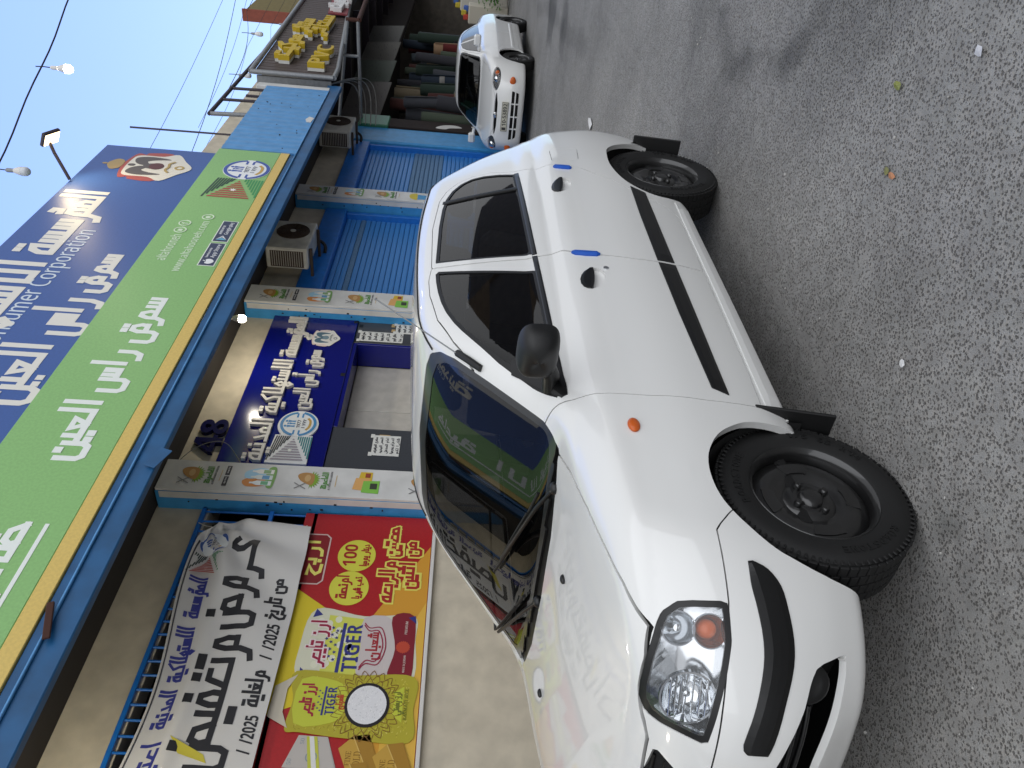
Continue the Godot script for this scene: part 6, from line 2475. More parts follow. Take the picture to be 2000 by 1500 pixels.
func wheel(parent: Node3D, at: Vector3, r: float, w: float, near: bool, turn := 0.0, cap := false):
	# axle along z; the outer face towards +z
	var o := Node3D.new()
	var k := 0
	while parent.has_node(NodePath("wheel" if k == 0 else "wheel_%03d" % k)):
		k += 1
	o.name = "wheel" if k == 0 else "wheel_%03d" % k
	parent.add_child(o, true)
	o.position = at
	o.rotation.y = turn if near else PI + turn
	var ax := Transform3D(Basis(Vector3(1, 0, 0), Vector3(0, 0, 1), Vector3(0, -1, 0)), Vector3.ZERO)
	var h := w * 0.5
	var rr := r * 0.655
	var t := MB.new()
	var prof := v2([rr * 0.97, -h * 0.80, rr, -h * 0.9, r * 0.80, -h * 1.04, r * 0.93, -h * 0.98, r * 0.975, -h * 0.82, r * 0.988, -h * 0.5, r * 0.992, 0, r * 0.988, h * 0.5, r * 0.975, h * 0.82, r * 0.93, h * 0.98, r * 0.86, h * 1.03, r * 0.80, h * 1.04, rr * 1.05, h * 0.95, rr, h * 0.9, rr * 0.97, h * 0.80])
	t.lathe(ax, prof, 56)
	# tread blocks
	var n := 64
	for i in n:
		for q in 4:
			var a := TAU * (i + (0.5 if q % 2 else 0.0)) / n
			var zc: float = h * [-0.68, -0.24, 0.24, 0.68][q]
			var rad := r * 0.992
			var b := Basis(Vector3(0, 0, 1), a)
			t.t = Transform3D(b, b * Vector3(rad, 0, zc))
			t.box(Vector3.ZERO, Vector3(0.009, TAU * r / n * 0.86, h * 0.40), 0.002)
	# shoulder ribs and raised lettering
	for i in 90:
		var a := TAU * i / 90.0
		var b := Basis(Vector3(0, 0, 1), a)
		t.t = Transform3D(b, b * Vector3(r * 0.953, 0, h * 0.93))
		t.box(Vector3.ZERO, Vector3(0.016, 0.008, 0.006), 0.002)
	t.t = Transform3D.IDENTITY
	part("tyre", t, M.tyre, o)
	if not cap and r < 0.2865:
		var l := MB.new()
		var a0 := 4.0
		for word in [["ROADSTONE", 0.0], ["175 65 R14", 2.3], ["ROADSTONE", 4.1]]:
			var s: String = word[0]
			for i in s.length():
				if s[i] == " ":
					continue
				var a: float = a0 + word[1] - i * 0.105
				var b := Basis(Vector3(0, 0, 1), a - PI / 2)
				l.t = Transform3D(b, Vector3(cos(a), sin(a), 0) * r * 0.775 + Vector3(0, 0, h * 1.015))
				l.latin(s[i], "Droid Sans", 700, -0.010, 0.0, 0.018, r * 0.075, 0.0, 0.004)
		part("tyre_lettering", l, M.rubber, o)
	var m := MB.new()
	if cap:
		m.lathe(ax, v2([rr * 0.99, h * 0.86, rr * 0.95, h * 0.95, rr * 0.85, h * 0.80, rr * 0.5, h * 0.86, rr * 0.2, h * 0.92, 0.001, h * 0.93]), 36)
		part("hub_cap", m, M.ac_white, o)
	else:
		# pressed steel disc with a rolled rim
		m.lathe(ax, v2([rr * 0.975, -h * 0.8, rr * 0.93, -h * 0.2, rr * 0.93, h * 0.70, rr * 0.96, h * 0.84, rr * 1.0, h * 0.93, rr * 1.015, h * 0.90, rr * 1.0, h * 0.84]), 48)
		m.lathe(ax, v2([rr * 0.93, h * 0.30, rr * 0.86, h * 0.42, rr * 0.74, h * 0.52, rr * 0.60, h * 0.50, rr * 0.48, h * 0.40, rr * 0.42, h * 0.36, rr * 0.36, h * 0.46, rr * 0.20, h * 0.48, rr * 0.18, h * 0.62, rr * 0.12, h * 0.68, 0.001, h * 0.68]), 48)
		part("rim", m, M.rim_black, o)
		for i in 4:
			var a := TAU * i / 4.0 + 0.5
			var bl := MB.new()
			bl.lathe(Transform3D(ax.basis, Vector3(cos(a), sin(a), 0) * rr * 0.29 + Vector3(0, 0, h * 0.47)), v2([0.013, 0.0, 0.013, 0.012, 0.009, 0.018, 0.001, 0.018]), 6)
			part("wheel_nut", bl, M.rim_black, o)
		for i in 4:
			# pressed windows between the spokes
			var a := TAU * i / 4.0 + 0.1
			var sl := MB.new()
			var pts := PackedVector2Array()
			for q in 9:
				var an := a - 0.36 + 0.72 * q / 8.0
				pts.append(Vector2(cos(an), sin(an)) * rr * 0.77)
			for q in 9:
				var an := a + 0.30 - 0.60 * q / 8.0
				pts.append(Vector2(cos(an), sin(an)) * rr * 0.57)
			sl.prism(curve(pts, true, 2), h * 0.40, h * 0.545)
			part("pressed_slot", sl, M.rim_black, o)


func seat(mb: MB, at: Vector3, w: float, head: bool):
	mb.t = Transform3D(Basis.IDENTITY, at)
	mb.box(Vector3(0.0, 0.0, 0), Vector3(0.5, 0.14, w), 0.05)
	mb.t = Transform3D(Basis(Vector3(0, 0, 1), 0.28), at + Vector3(-0.28, 0.0, 0))
	mb.box(Vector3(0.0, 0.32, 0), Vector3(0.12, 0.62, w), 0.05)
	if head:
		mb.box(Vector3(0.02, 0.76, 0), Vector3(0.09, 0.18, 0.26), 0.04)
	mb.t = Transform3D.IDENTITY


func cut(s: Shape, tris: PackedInt32Array, poly: PackedVector2Array, plane: int, gap: float, when = null) -> Array:
	# plane 0: x, y from the side; 1: z, y from the front; 2: x, z from above; 3: the front corner. -> [inside, outside], the band between them left out
	var box := bounds(poly)
	var fn := func(p: Vector3, n: Vector3) -> float:
		if when != null and not when.call(p, n):
			return -0.05
		var q := Vector2(p.x, p.y)
		if plane == 1:
			q = Vector2(p.z, p.y)
		elif plane == 2:
			q = Vector2(p.x, p.z)
		elif plane == 3:
			q = Vector2((p.z - p.x) * 0.70711, p.y)
		return poly_dist(poly, box, q)
	var a := s.split(tris, fn)
	if gap <= 0.0:
		return a
	var g := func(p: Vector3, n: Vector3) -> float: return fn.call(p, n) - gap
	var b := s.split(a[0], g)
	return [b[0], a[1], b[1]]


func corner_poly(a: Array) -> PackedVector2Array:
	# x, y, z triples on the front corner -> u, y
	var r := PackedVector2Array()
	for i in range(0, a.size(), 3):
		r.append(Vector2((a[i + 2] - a[i]) * 0.70711, a[i + 1]))
	return r


func hatchback():
	var s := Shape.new()
	s.side = Lut.new([0.15, 0.22, 0.34, 0.50, 0.66, 0.80, 0.90, 0.96], [0.70, 0.735, 0.785, 0.820, 0.832, 0.815, 0.79, 0.745])
	s.plan = Lut.new([-3.0, -2.7, -2.3, -1.5, -0.6, 0.0, 0.35, 0.6], [-0.10, -0.045, -0.01, 0.0, 0.0, -0.01, -0.04, -0.09])
	s.nose = Lut.new([0.15, 0.28, 0.40, 0.52, 0.62, 0.72, 0.82], [0.57, 0.625, 0.695, 0.735, 0.725, 0.69, 0.62])
	s.hood = Lut.new([-0.6, -0.3, 0.1, 0.4, 0.6, 0.72, 0.8], [1.06, 1.01, 0.957, 0.888, 0.822, 0.755, 0.69])
	s.tail = Lut.new([0.2, 0.4, 0.55, 0.7, 0.95, 1.1], [-3.0, -3.08, -3.08, -3.05, -3.0, -2.93])
	s.roof = Lut.new([-3.0, -2.8, -2.6, -2.3, -1.9, -1.4, -1.05, -0.8], [1.40, 1.475, 1.515, 1.540, 1.548, 1.525, 1.488, 1.44])
	s.cab = Lut.new([0.8, 0.95, 1.2, 1.4, 1.5], [0.80, 0.752, 0.66, 0.575, 0.53])
	s.cabx = Lut.new([-3.0, -2.6, -2.0, -1.0, -0.3], [-0.10, -0.05, -0.012, 0.0, -0.01])
	s.rear = Lut.new([0.8, 0.95, 1.2, 1.4, 1.5], [-3.02, -3.0, -2.92, -2.78, -2.7])
	s.build(Vector3(-3.14, 0.20, 0), Vector3(0.80, 1.60, 0.88), 0.02)

	# the car faces -x of the street: its own x is turned round
	var c := thing("white_hatchback", "white five door hatchback with black steel wheels parked nose to the left in front", "car")
	c.transform = Transform3D(Basis(Vector3(0, 0, 1), SLOPE) * Basis(Vector3(0, 1, 0), PI - 0.009), Vector3.ZERO)
	# built with its left side at +z while facing +x, so mirror once: left is then towards the camera
	var mir := Transform3D(Basis(Vector3(1, 0, 0), Vector3(0, 1, 0), Vector3(0, 0, -1)), Vector3.ZERO)
	var near := -1          # the side (sign of z in the car's frame) that the camera sees
	var white: Material = M.white_paint

	var body := s.T
	# ---- wheel arches
	var arch_f := curve(v2([-0.25, 0.1, -0.235, 0.33, -0.216, 0.439, -0.185, 0.5, -0.132, 0.563, -0.046, 0.611, 0.035, 0.623, 0.109, 0.614, 0.165, 0.59, 0.215, 0.555, 0.259, 0.515, 0.29, 0.466, 0.325, 0.35, 0.34, 0.1]), false, 3)
	var arch_r := curve(v2([-1.95, 0.1, -1.90, 0.30, -1.868, 0.42, -1.924, 0.517, -2.019, 0.573, -2.168, 0.602, -2.331, 0.594, -2.42, 0.575, -2.518, 0.512, -2.62, 0.40, -2.67, 0.28, -2.68, 0.1]), false, 3)
	var low_side := func(p: Vector3, n: Vector3) -> bool: return p.z > 0.40
	body = cut(s, body, arch_f, 0, 0.0, low_side)[1]
	body = cut(s, body, arch_r, 0, 0.0, low_side)[1]
	var liner := body
	# ---- glass first
	var is_front := func(p: Vector3, n: Vector3) -> bool: return p.x > -1.2 and p.x < -0.05 and n.x > 0.25
	var half := [0.30, 0.985, 0.48, 0.985, 0.566, 0.990, 0.605, 1.005, 0.615, 1.034, 0.60, 1.10, 0.572, 1.213, 0.538, 1.334, 0.505, 1.39, 0.45, 1.43, 0.371, 1.447, 0.02, 1.468]
	var wsp := v2(half)
	for i in range(wsp.size() - 1, -1, -1):
		wsp.append(Vector2(-wsp[i].x, wsp[i].y))
	var r := cut(s, body, wsp, 1, 0.0, is_front)
	var ws_in: PackedInt32Array = r[0]
	body = r[1]
	r = cut(s, ws_in, wsp, 1, 0.028, null)
	var screen: PackedInt32Array = r[0]
	var frit: PackedInt32Array = r[2]
	var sidey := func(p: Vector3, n: Vector3) -> bool: return p.z > 0.4 and n.z > 0.4
	var fwin := v2([-1.455, 1.43, -1.36, 1.424, -1.274, 1.414, -1.18, 1.398, -1.092, 1.376, -1.0, 1.344, -0.927, 1.312, -0.84, 1.268, -0.761, 1.226, -0.68, 1.183, -0.605, 1.137, -0.50, 1.07, -0.40, 0.995, -0.615, 0.997, -1.215, 1.022])
	var rwin := v2([-1.53, 1.432, -1.9, 1.428, -2.1, 1.418, -2.22, 1.402, -2.31, 1.372, -2.375, 1.325, -2.398, 1.27, -2.385, 1.21, -2.339, 1.13, -2.28, 1.055, -1.35, 1.026])
	var wins := []
	for q in [fwin, rwin]:
		r = cut(s, body, q, 0, 0.0, sidey)
		body = r[1]
		var r2 := cut(s, r[0], q, 0, 0.014, null)
		wins.append([r2[0], r2[2]])
	var is_rear := func(p: Vector3, n: Vector3) -> bool: return p.x < -2.6 and n.x < -0.4
	var bwp := v2([-0.50, 1.08, 0.50, 1.08, 0.46, 1.36, 0.3, 1.41, -0.3, 1.41, -0.46, 1.36])
	r = cut(s, body, bwp, 1, 0.0, is_rear)
	var back_glass: PackedInt32Array = r[0]
	body = r[1]
	# ---- front openings
	var frontal := func(p: Vector3, n: Vector3) -> bool: return p.x > 0.15
	var hl := corner_poly([0.416, 0.818, 0.663, 0.399, 0.807, 0.686, 0.391, 0.773, 0.717, 0.396, 0.737, 0.729, 0.407, 0.661, 0.743, 0.414, 0.650, 0.740, 0.49, 0.649, 0.691, 0.533, 0.659, 0.652, 0.59, 0.676, 0.581, 0.635, 0.694, 0.474, 0.562, 0.796, 0.453, 0.531, 0.825, 0.449, 0.503, 0.844, 0.473, 0.488, 0.846, 0.517, 0.465, 0.839, 0.582])
	var fro2 := func(p: Vector3, n: Vector3) -> bool: return p.x > 0.30 and p.y > 0.55
	r = cut(s, body, hl, 3, 0.0, fro2)
	var hl_in: PackedInt32Array = r[0]
	body = r[1]
	r = cut(s, hl_in, hl, 3, 0.015, null)
	var lens: PackedInt32Array = r[0]
	var hl_rim: PackedInt32Array = r[2]
	var lgr := corner_poly([0.486, 0.335, 0.645, 0.524, 0.338, 0.61, 0.575, 0.352, 0.558, 0.626, 0.372, 0.477, 0.652, 0.385, 0.40, 0.672, 0.392, 0.25, 0.68, 0.395, -0.05, 0.735, 0.555, -0.05, 0.725, 0.55, 0.25, 0.69, 0.532, 0.43, 0.647, 0.499, 0.519, 0.601, 0.468, 0.583, 0.561, 0.452, 0.624, 0.535, 0.437, 0.644, 0.522, 0.418, 0.65])
	r = cut(s, body, lgr, 3, 0.0, frontal)
	var lower_grille: PackedInt32Array = r[0]
	body = r[1]
	var ugp := v2([-0.375, 0.795, -0.34, 0.715, -0.28, 0.69, 0.28, 0.69, 0.34, 0.715, 0.375, 0.795, 0.25, 0.806, -0.25, 0.806])
	r = cut(s, body, ugp, 1, 0.0, frontal)
	var upper_grille: PackedInt32Array = r[0]
	body = r[1]
	# ---- panels
	var upward := func(p: Vector3, n: Vector3) -> bool: return n.y > 0.2 and p.y > 0.7
	var hood_p := v2([-0.165, -0.1, -0.17, 0.0, -0.19, 0.3, -0.25, 0.5, -0.295, 0.585, -0.15, 0.634, 0.034, 0.667, 0.187, 0.678, 0.303, 0.679, 0.42, 0.655, 0.47, 0.585, 0.50, 0.50, 0.525, 0.45, 0.565, 0.38, 0.59, 0.25, 0.605, 0.0, 0.607, -0.1])
	r = cut(s, body, hood_p, 2, 0.0085, upward)
	var hood: PackedInt32Array = r[0]
	body = r[1]
	var cowl_p := v2([-0.10, -0.1, -0.10, 0.3, -0.2, 0.55, -0.29, 0.60, -0.40, 0.60, -0.36, 0.3, -0.34, -0.1])
	r = cut(s, body, cowl_p, 2, 0.0, upward)
	var cowl: PackedInt32Array = r[0]
	body = r[1]
	var bump_p := v2([0.16, 0.595, 0.225, 0.653, 0.41, 0.652, 0.60, 0.672, 0.9, 0.69, 0.9, 0.1, 0.16, 0.1])
	r = cut(s, body, bump_p, 0, 0.004, null)
	var bumper: PackedInt32Array = r[0]
	body = r[1]
	var split_line := [-1.185, 0.345, -1.173, 0.534, -1.175, 0.644, -1.21, 0.777, -1.234, 0.852, -1.302, 0.916, -1.32, 1.02, -1.495, 1.45]
	var fdoor_p := v2(split_line + [-1.40, 1.458, -1.27, 1.448, -1.07, 1.41, -0.90, 1.345, -0.72, 1.256, -0.55, 1.155, -0.40, 1.04, -0.372, 0.971, -0.334, 0.877, -0.301, 0.731, -0.289, 0.562, -0.300, 0.426, -0.305, 0.362, -0.5, 0.352])
	var rev := []
	for i in range(split_line.size() - 2, -1, -2):
		rev.append(split_line[i])
		rev.append(split_line[i + 1])
	var rdoor_p := v2(rev + [-1.60, 0.335, -1.70, 0.345, -1.76, 0.385, -1.81, 0.46, -1.89, 0.56, -1.965, 0.622, -2.02, 0.69, -2.102, 0.757, -2.17, 0.85, -2.235, 0.96, -2.33, 1.07, -2.40, 1.17, -2.432, 1.27, -2.405, 1.345, -2.33, 1.402, -2.22, 1.436, -1.9, 1.460])
	var sidez := func(p: Vector3, n: Vector3) -> bool: return p.z > 0.35
	r = cut(s, body, fdoor_p, 0, 0.0035, sidez)
	var fdoor: PackedInt32Array = r[0]
	body = r[1]
	r = cut(s, body, rdoor_p, 0, 0.0035, sidez)
	var rdoor: PackedInt32Array = r[0]
	body = r[1]
	# handle dishes
	var dishes := []
	var dish_p := []
	for q in [[-1.035, 0.823, 0.078, 0.047], [-1.925, 0.862, 0.078, 0.045]]:
		var e := PackedVector2Array()
		for i in 24:
			var a := TAU * i / 24.0
			e.append(Vector2(q[0] + cos(a) * q[2], q[1] + sin(a) * q[3] + 0.22 * cos(a) * q[3]))
		if dishes.is_empty():
			r = cut(s, fdoor, e, 0, 0.0, sidez)
			fdoor = r[1]
		else:
			r = cut(s, rdoor, e, 0, 0.0, sidez)
			rdoor = r[1]
		dishes.append([r[0], q])
		dish_p.append(e)
	var fuel := v2([-2.42, 0.882, -2.24, 0.882, -2.20, 0.752, -2.385, 0.742])
	r = cut(s, body, fuel, 0, 0.0022, sidez)
	var flap: PackedInt32Array = r[0]
	body = r[1]

	# ---- build
	var m := MB.new()
	m.t = mir
	s.panel(m, body, 0.0, 0.025)
	var shell := part("body_shell", m, white, c)
	m = MB.new()
	m.t = mir
	s.panel(m, bumper, 0.0, 0.02)
	var bump := part("front_bumper", m, white, c)
	m = MB.new()
	m.t = mir
	s.panel(m, hood, 0.0, 0.02)
	var hd := part("hood", m, white, c)
	var doors := []
	for sd in [1, -1]:
		for tr in [fdoor, rdoor]:
			m = MB.new()
			m.t = mir
			s.panel(m, tr, 0.0, 0.018, sd)
			doors.append(part("door", m, white, c))
	m = MB.new()
	m.t = mir
	s.panel(m, flap, 0.0, 0.01, 1)
	part("fuel_flap", m, white, shell)
	# dark lining behind every gap
	var open := liner
	for q in [[wsp, 1, is_front], [fwin, 0, sidey], [rwin, 0, sidey], [bwp, 1, is_rear], [hl, 3, fro2], [lgr, 3, frontal], [dish_p[0], 0, sidez], [dish_p[1], 0, sidez]]:
		open = cut(s, open, q[0], q[1], 0.0, q[2])[1]
	m = MB.new()
	m.t = mir
	s.panel(m, open, -0.016, 0.0)
	part("inner_lining", m, M.under_dark, c)
	m = MB.new()
	m.t = mir
	s.panel(m, screen, -0.004, 0.0)
	var wsn := part("windscreen", m, M.windscreen, c)
	m = MB.new()
	m.t = mir
	s.panel(m, frit, -0.002, 0.006)
	part("black_border", m, M.rim_black, wsn)
	m = MB.new()
	m.t = mir
	s.panel(m, back_glass, -0.004, 0.0)
	part("rear_window", m, M.side_glass, c)
	m = MB.new()
	m.t = mir
	s.panel(m, cowl, -0.012, 0.0)
	part("cowl", m, M.trim_black, c)
	for i in 4:
		var sd: int = 1 if i < 2 else -1
		m = MB.new()
		m.t = mir
		s.panel(m, wins[i % 2][0], -0.005, 0.0, sd)
		var wn := part("window", m, M.side_glass, doors[i])
		m = MB.new()
		m.t = mir
		s.panel(m, wins[i % 2][1], -0.001, 0.008, sd)
		part("window_seal", m, M.rubber, doors[i])
	# belt rubbers, divider bar, strips, guards, handles on each near door
	for i in 4:
		var zs := 1.0 if i < 2 else -1.0
		var d: Node3D = doors[i]
		m = MB.new()
		m.t = mir
		if i % 2 == 0:
			side_strip(m, s, densify(v2([-1.335, 1.030, -0.62, 1.003, -0.40, 0.992]), 0.06), densify(v2([-1.325, 1.010, -0.62, 0.984, -0.40, 0.973]), 0.06), 0.006, false, zs)
		else:
			side_strip(m, s, densify(v2([-2.285, 1.060, -1.345, 1.030]), 0.06), densify(v2([-2.27, 1.040, -1.34, 1.010]), 0.06), 0.006, false, zs)
		part("belt_rubber", m, M.trim_black, d)
		m = MB.new()
		m.t = mir
		if i % 2 == 0:
			side_strip(m, s, densify(v2([-1.165, 0.545, -0.8, 0.540, -0.36, 0.524]), 0.05), densify(v2([-1.165, 0.474, -0.8, 0.473, -0.335, 0.472]), 0.05), 0.010, false, zs)
		else:
			side_strip(m, s, densify(v2([-1.905, 0.540, -1.6, 0.545, -1.185, 0.545]), 0.05), densify(v2([-1.86, 0.474, -1.6, 0.473, -1.187, 0.474]), 0.05), 0.010, false, zs)
		part("black_strip", m, M.trim_black, d)
		if i % 2 == 1:
			m = MB.new()
			m.t = mir
			side_strip(m, s, densify(v2([-2.20, 1.415, -2.10, 1.055]), 0.05), densify(v2([-2.165, 1.418, -2.065, 1.055]), 0.05), 0.004, false, zs)
			part("divider_bar", m, M.rubber, d)
		m = MB.new()
		m.t = mir
		var g: Array = [[-1.262, 0.880, -1.218, 0.772], [-2.158, 0.880, -2.112, 0.796]][i % 2]
		var g1 := v2([g[0], g[1], lerpf(g[0], g[2], 0.15), lerpf(g[1], g[3], 0.12), lerpf(g[0], g[2], 0.5), lerpf(g[1], g[3], 0.5), lerpf(g[0], g[2], 0.85), lerpf(g[1], g[3], 0.88), g[2], g[3]])
		var g2 := PackedVector2Array()
		for q in 5:
			g2.append(g1[q] + Vector2([0.012, 0.026, 0.030, 0.026, 0.012][q], 0.003))
		side_strip(m, s, g1, g2, 0.014, false, zs)
		part("blue_edge_guard", m, M.guard_blue, d)
		# handle: white dish, black pull over its upper front half
		var q2: Array = dishes[i % 2][1]
		m = MB.new()
		m.t = mir
		s.panel(m, dishes[i % 2][0], -0.016, 0.0, 1 if zs > 0 else -1)
		var bowl := part("handle_dish", m, white, d)
		m = MB.new()
		m.t = mir
		var ht := PackedVector2Array()
		var hl2 := PackedVector2Array()
		for k in 9:
			var a := PI * k / 8.0
			var cx: float = q2[0] - cos(a) * q2[2] * 1.0
			ht.append(Vector2(cx, q2[1] + sin(a) * q2[3] * 1.02 - cos(a) * 0.22 * q2[3]))
			hl2.append(Vector2(cx, q2[1] + 0.004 - cos(a) * 0.22 * q2[3] - 0.010 * sin(a)))
		side_strip(m, s, ht, hl2, 0.006, false, zs)
		part("handle", m, M.trim_black, d)
		if i % 2 == 0 and zs > 0:
			m = MB.new()
			m.t = mir
			var p := s.on_side(-1.10, 0.765, 0.001)
			m.lathe(Transform3D(Basis(Vector3(1, 0, 0), PI / 2), p), v2([0.011, -0.01, 0.011, 0.003, 0.008, 0.004, 0.001, 0.002]), 14)
			part("door_lock", m, M.chrome_soft, d)
	# sills, roof channels
	for zs in [1.0, -1.0]:
		m = MB.new()
		m.t = mir
		side_strip(m, s, densify(v2([-1.86, 0.325, -1.0, 0.335, -0.31, 0.347]), 0.08), densify(v2([-1.88, 0.262, -1.0, 0.268, -0.29, 0.275]), 0.08), 0.012, false, zs)
		part("sill", m, white, shell)
		m = MB.new()
		m.t = mir
		var pts := PackedVector3Array()
		for i in 26:
			var x := lerpf(-0.99, -2.55, i / 25.0)
			var y := 1.60
			var z := 0.475 + 0.012 * sin(i * 0.12)
			var lo := 1.2
			for k in 22:
				var mid := (lo + y) * 0.5
				if s.f(Vector3(x, mid, z)) < 0.0:
					lo = mid
				else:
					y = mid
			pts.append(Vector3(x, lo + 0.001, z * zs))
		m.tube(pts, 0.005, 6)
		part("roof_channel", m, M.rubber, shell)
	# indicator on the wing
	for zs in [1.0, -1.0]:
		m = MB.new()
		m.t = mir
		var p := s.on_side(-0.169, 0.806, 0.004)
		m.ball(Vector3(p.x, p.y, p.z * zs), Vector3(0.030, 0.019, 0.012), 18)
		part("side_indicator", m, M.amber, c)
	# ---- front end
	headlight(c, s, lens, hl_rim, mir)
	m = MB.new()
	m.t = mir
	s.panel(m, lower_grille, -0.07, 0.0)
	var lg := part("lower_grille", m, M.under_dark, c)
	var slat := MB.new()
	slat.t = mir
	for zs in [1.0, -1.0]:
		for k in 3:
			var row := PackedVector3Array()
			for i in 13:
				var u := lerpf(-0.46, -0.02, i / 12.0)
				var p := s.on_corner(u, lerpf(0.405, 0.425, i / 12.0) + 0.036 * k + 0.03 * (1.0 - i / 12.0), -0.035)
				row.append(Vector3(p.x, p.y, p.z * zs))
			slat.tube(row, 0.007, 6)
	part("grille_slat", slat, M.trim_black, lg)
	for zs in [1.0, -1.0]:
		var fogm := MB.new()
		fogm.t = mir
		var p := s.on_corner(0.035, 0.408, -0.06)
		fogm.lathe(Transform3D(Basis(Vector3(0, 1, 0), -0.6 * zs) * Basis(Vector3(0, 0, 1), -PI / 2), Vector3(p.x, p.y, p.z * zs)), v2([0.052, -0.03, 0.052, 0.018, 0.045, 0.022, 0.03, 0.018, 0.001, 0.016]), 22)
		part("fog_lamp_blank", fogm, M.trim_black, lg)
	m = MB.new()
	m.t = mir
	s.panel(m, upper_grille, -0.04, 0.0)
	var ug := part("upper_grille", m, M.under_dark, c)
	var mesh_b := MB.new()
	mesh_b.t = mir
	for k in 4:
		var row := PackedVector3Array()
		for i in 15:
			var z := lerpf(-0.33, 0.33, i / 14.0)
			row.append(Vector3(s.nose.at(0.71 + 0.025 * k) - s.bow * z * z - 0.035, 0.71 + 0.025 * k, z))
		mesh_b.tube(row, 0.005, 5)
	part("grille_bar", mesh_b, M.trim_black, ug)
	for zs in [1.0, -1.0]:
		m = MB.new()
		m.t = mir
		var t1 := corner_poly([0.318, 0.587, 0.788, 0.345, 0.588, 0.778, 0.379, 0.588, 0.764, 0.429, 0.58, 0.739, 0.488, 0.573, 0.702, 0.538, 0.576, 0.663, 0.603, 0.594, 0.591, 0.647, 0.614, 0.505, 0.662, 0.600, 0.484])
		var t2 := corner_poly([0.316, 0.575, 0.788, 0.335, 0.538, 0.780, 0.375, 0.510, 0.763, 0.426, 0.5, 0.737, 0.485, 0.494, 0.70, 0.536, 0.499, 0.662, 0.602, 0.523, 0.597, 0.651, 0.542, 0.519, 0.664, 0.552, 0.485])
		side_strip(m, s, curve(t1, false, 3), curve(t2, false, 3), 0.009, true, zs)
		part("bumper_strip", m, M.trim_black, bump)
	m = MB.new()
	m.t = mir
	var nz := s.settle(Vector3(-0.02, 0.96, -0.25))
	for z in [-0.32, 0.32]:
		var p := s.settle(Vector3(0.01, 0.965, z))
		m.ball(p + Vector3(0, 0.004, 0), Vector3(0.018, 0.009, 0.011), 10)
	part("washer_jet", m, M.trim_black, hd)
	# licence plate below the grille (out of frame, still there)
	# ---- mirrors
	side_mirror(c, s, mir, 1.0)
	# aerial at the foot of the windscreen pillar
	m = MB.new()
	m.t = mir
	var a0 := s.on_side(-0.844, 1.323, 0.004)
	var a1 := s.on_side(-0.715, 1.237, 0.004)
	m.tube(PackedVector3Array([a0, a0.lerp(a1, 0.5) + Vector3(0, 0.004, 0.004), a1]), 0.014, 8)
	var an := part("aerial_base", m, M.trim_black, shell)
	m = MB.new()
	m.t = mir
	m.tube(PackedVector3Array([a0 + Vector3(0.01, 0.004, 0.006), a0 + Vector3(-0.27, 0.33, 0.05)]), 0.0028, 6)
	m.ball(a0 + Vector3(-0.27, 0.33, 0.05), Vector3(0.006, 0.006, 0.006), 8)
	part("aerial_rod", m, M.galvanised, shell)
	wipers(c, s, mir)
	# ---- inside
	m = MB.new()
	m.t = mir
	m.span(Vector3(-0.95, 0.55, -0.62), Vector3(-0.42, 0.93, 0.62), 0.06)
	m.span(Vector3(-0.62, 0.90, -0.60), Vector3(-0.30, 0.955, 0.60), 0.02)
	part("dashboard", m, M.interior, c)
	m = MB.new()
	m.t = mir
	m.lathe(Transform3D(Basis(Vector3(0, 0, 1), 1.05), Vector3(-0.98, 0.93, 0.36)), v2([0.175, -0.012, 0.19, 0.0, 0.175, 0.012, 0.163, 0.0, 0.175, -0.012]), 32)
	m.lathe(Transform3D(Basis(Vector3(0, 0, 1), 1.05), Vector3(-0.98, 0.93, 0.36)), v2([0.07, -0.015, 0.07, 0.015, 0.001, 0.02]), 16)
	m.tube(PackedVector3Array([Vector3(-0.98, 0.93, 0.19), Vector3(-0.98, 0.93, 0.53)]), 0.014, 6)
	part("steering_wheel", m, M.interior, c)
	for z in [0.36, -0.36]:
		m = MB.new()
		m.t = mir
		seat(m, Vector3(-1.35, 0.62, z), 0.48, true)
		part("front_seat", m, M.interior, c)
	m = MB.new()
	m.t = mir
	seat(m, Vector3(-2.25, 0.62, 0), 1.2, false)
	for z in [-0.36, 0.36]:
		m.t = mir * Transform3D(Basis(Vector3(0, 0, 1), 0.28), Vector3(-2.53, 0.62, z))
		m.box(Vector3(0.02, 0.72, 0), Vector3(0.09, 0.14, 0.26), 0.04)
	m.t = mir
	part("rear_seat", m, M.interior, c)
	m = MB.new()
	m.t = mir
	m.span(Vector3(-2.9, 0.30, -0.70), Vector3(0.1, 0.34, 0.70), 0.01)
	m.span(Vector3(0.0, 0.30, -0.60), Vector3(0.45, 0.60, 0.60), 0.03)
	part("floor_pan", m, M.under_dark, c)
	m = MB.new()
	m.t = mir
	for z in [0.56, -0.56]:
		m.tube(PackedVector3Array([Vector3(-1.50, 0.9, z * 1.17), Vector3(-1.49, 1.15, z * 1.05), Vector3(-1.50, 1.42, z * 0.93)]), 0.03, 8)
	part("inner_pillar", m, M.interior_light, c)
	m = MB.new()
	m.t = mir
	m.box(Vector3(-0.98, 1.385, 0.0), Vector3(0.02, 0.06, 0.22), 0.01)
	part("rear_view_mirror", m, M.interior, c)
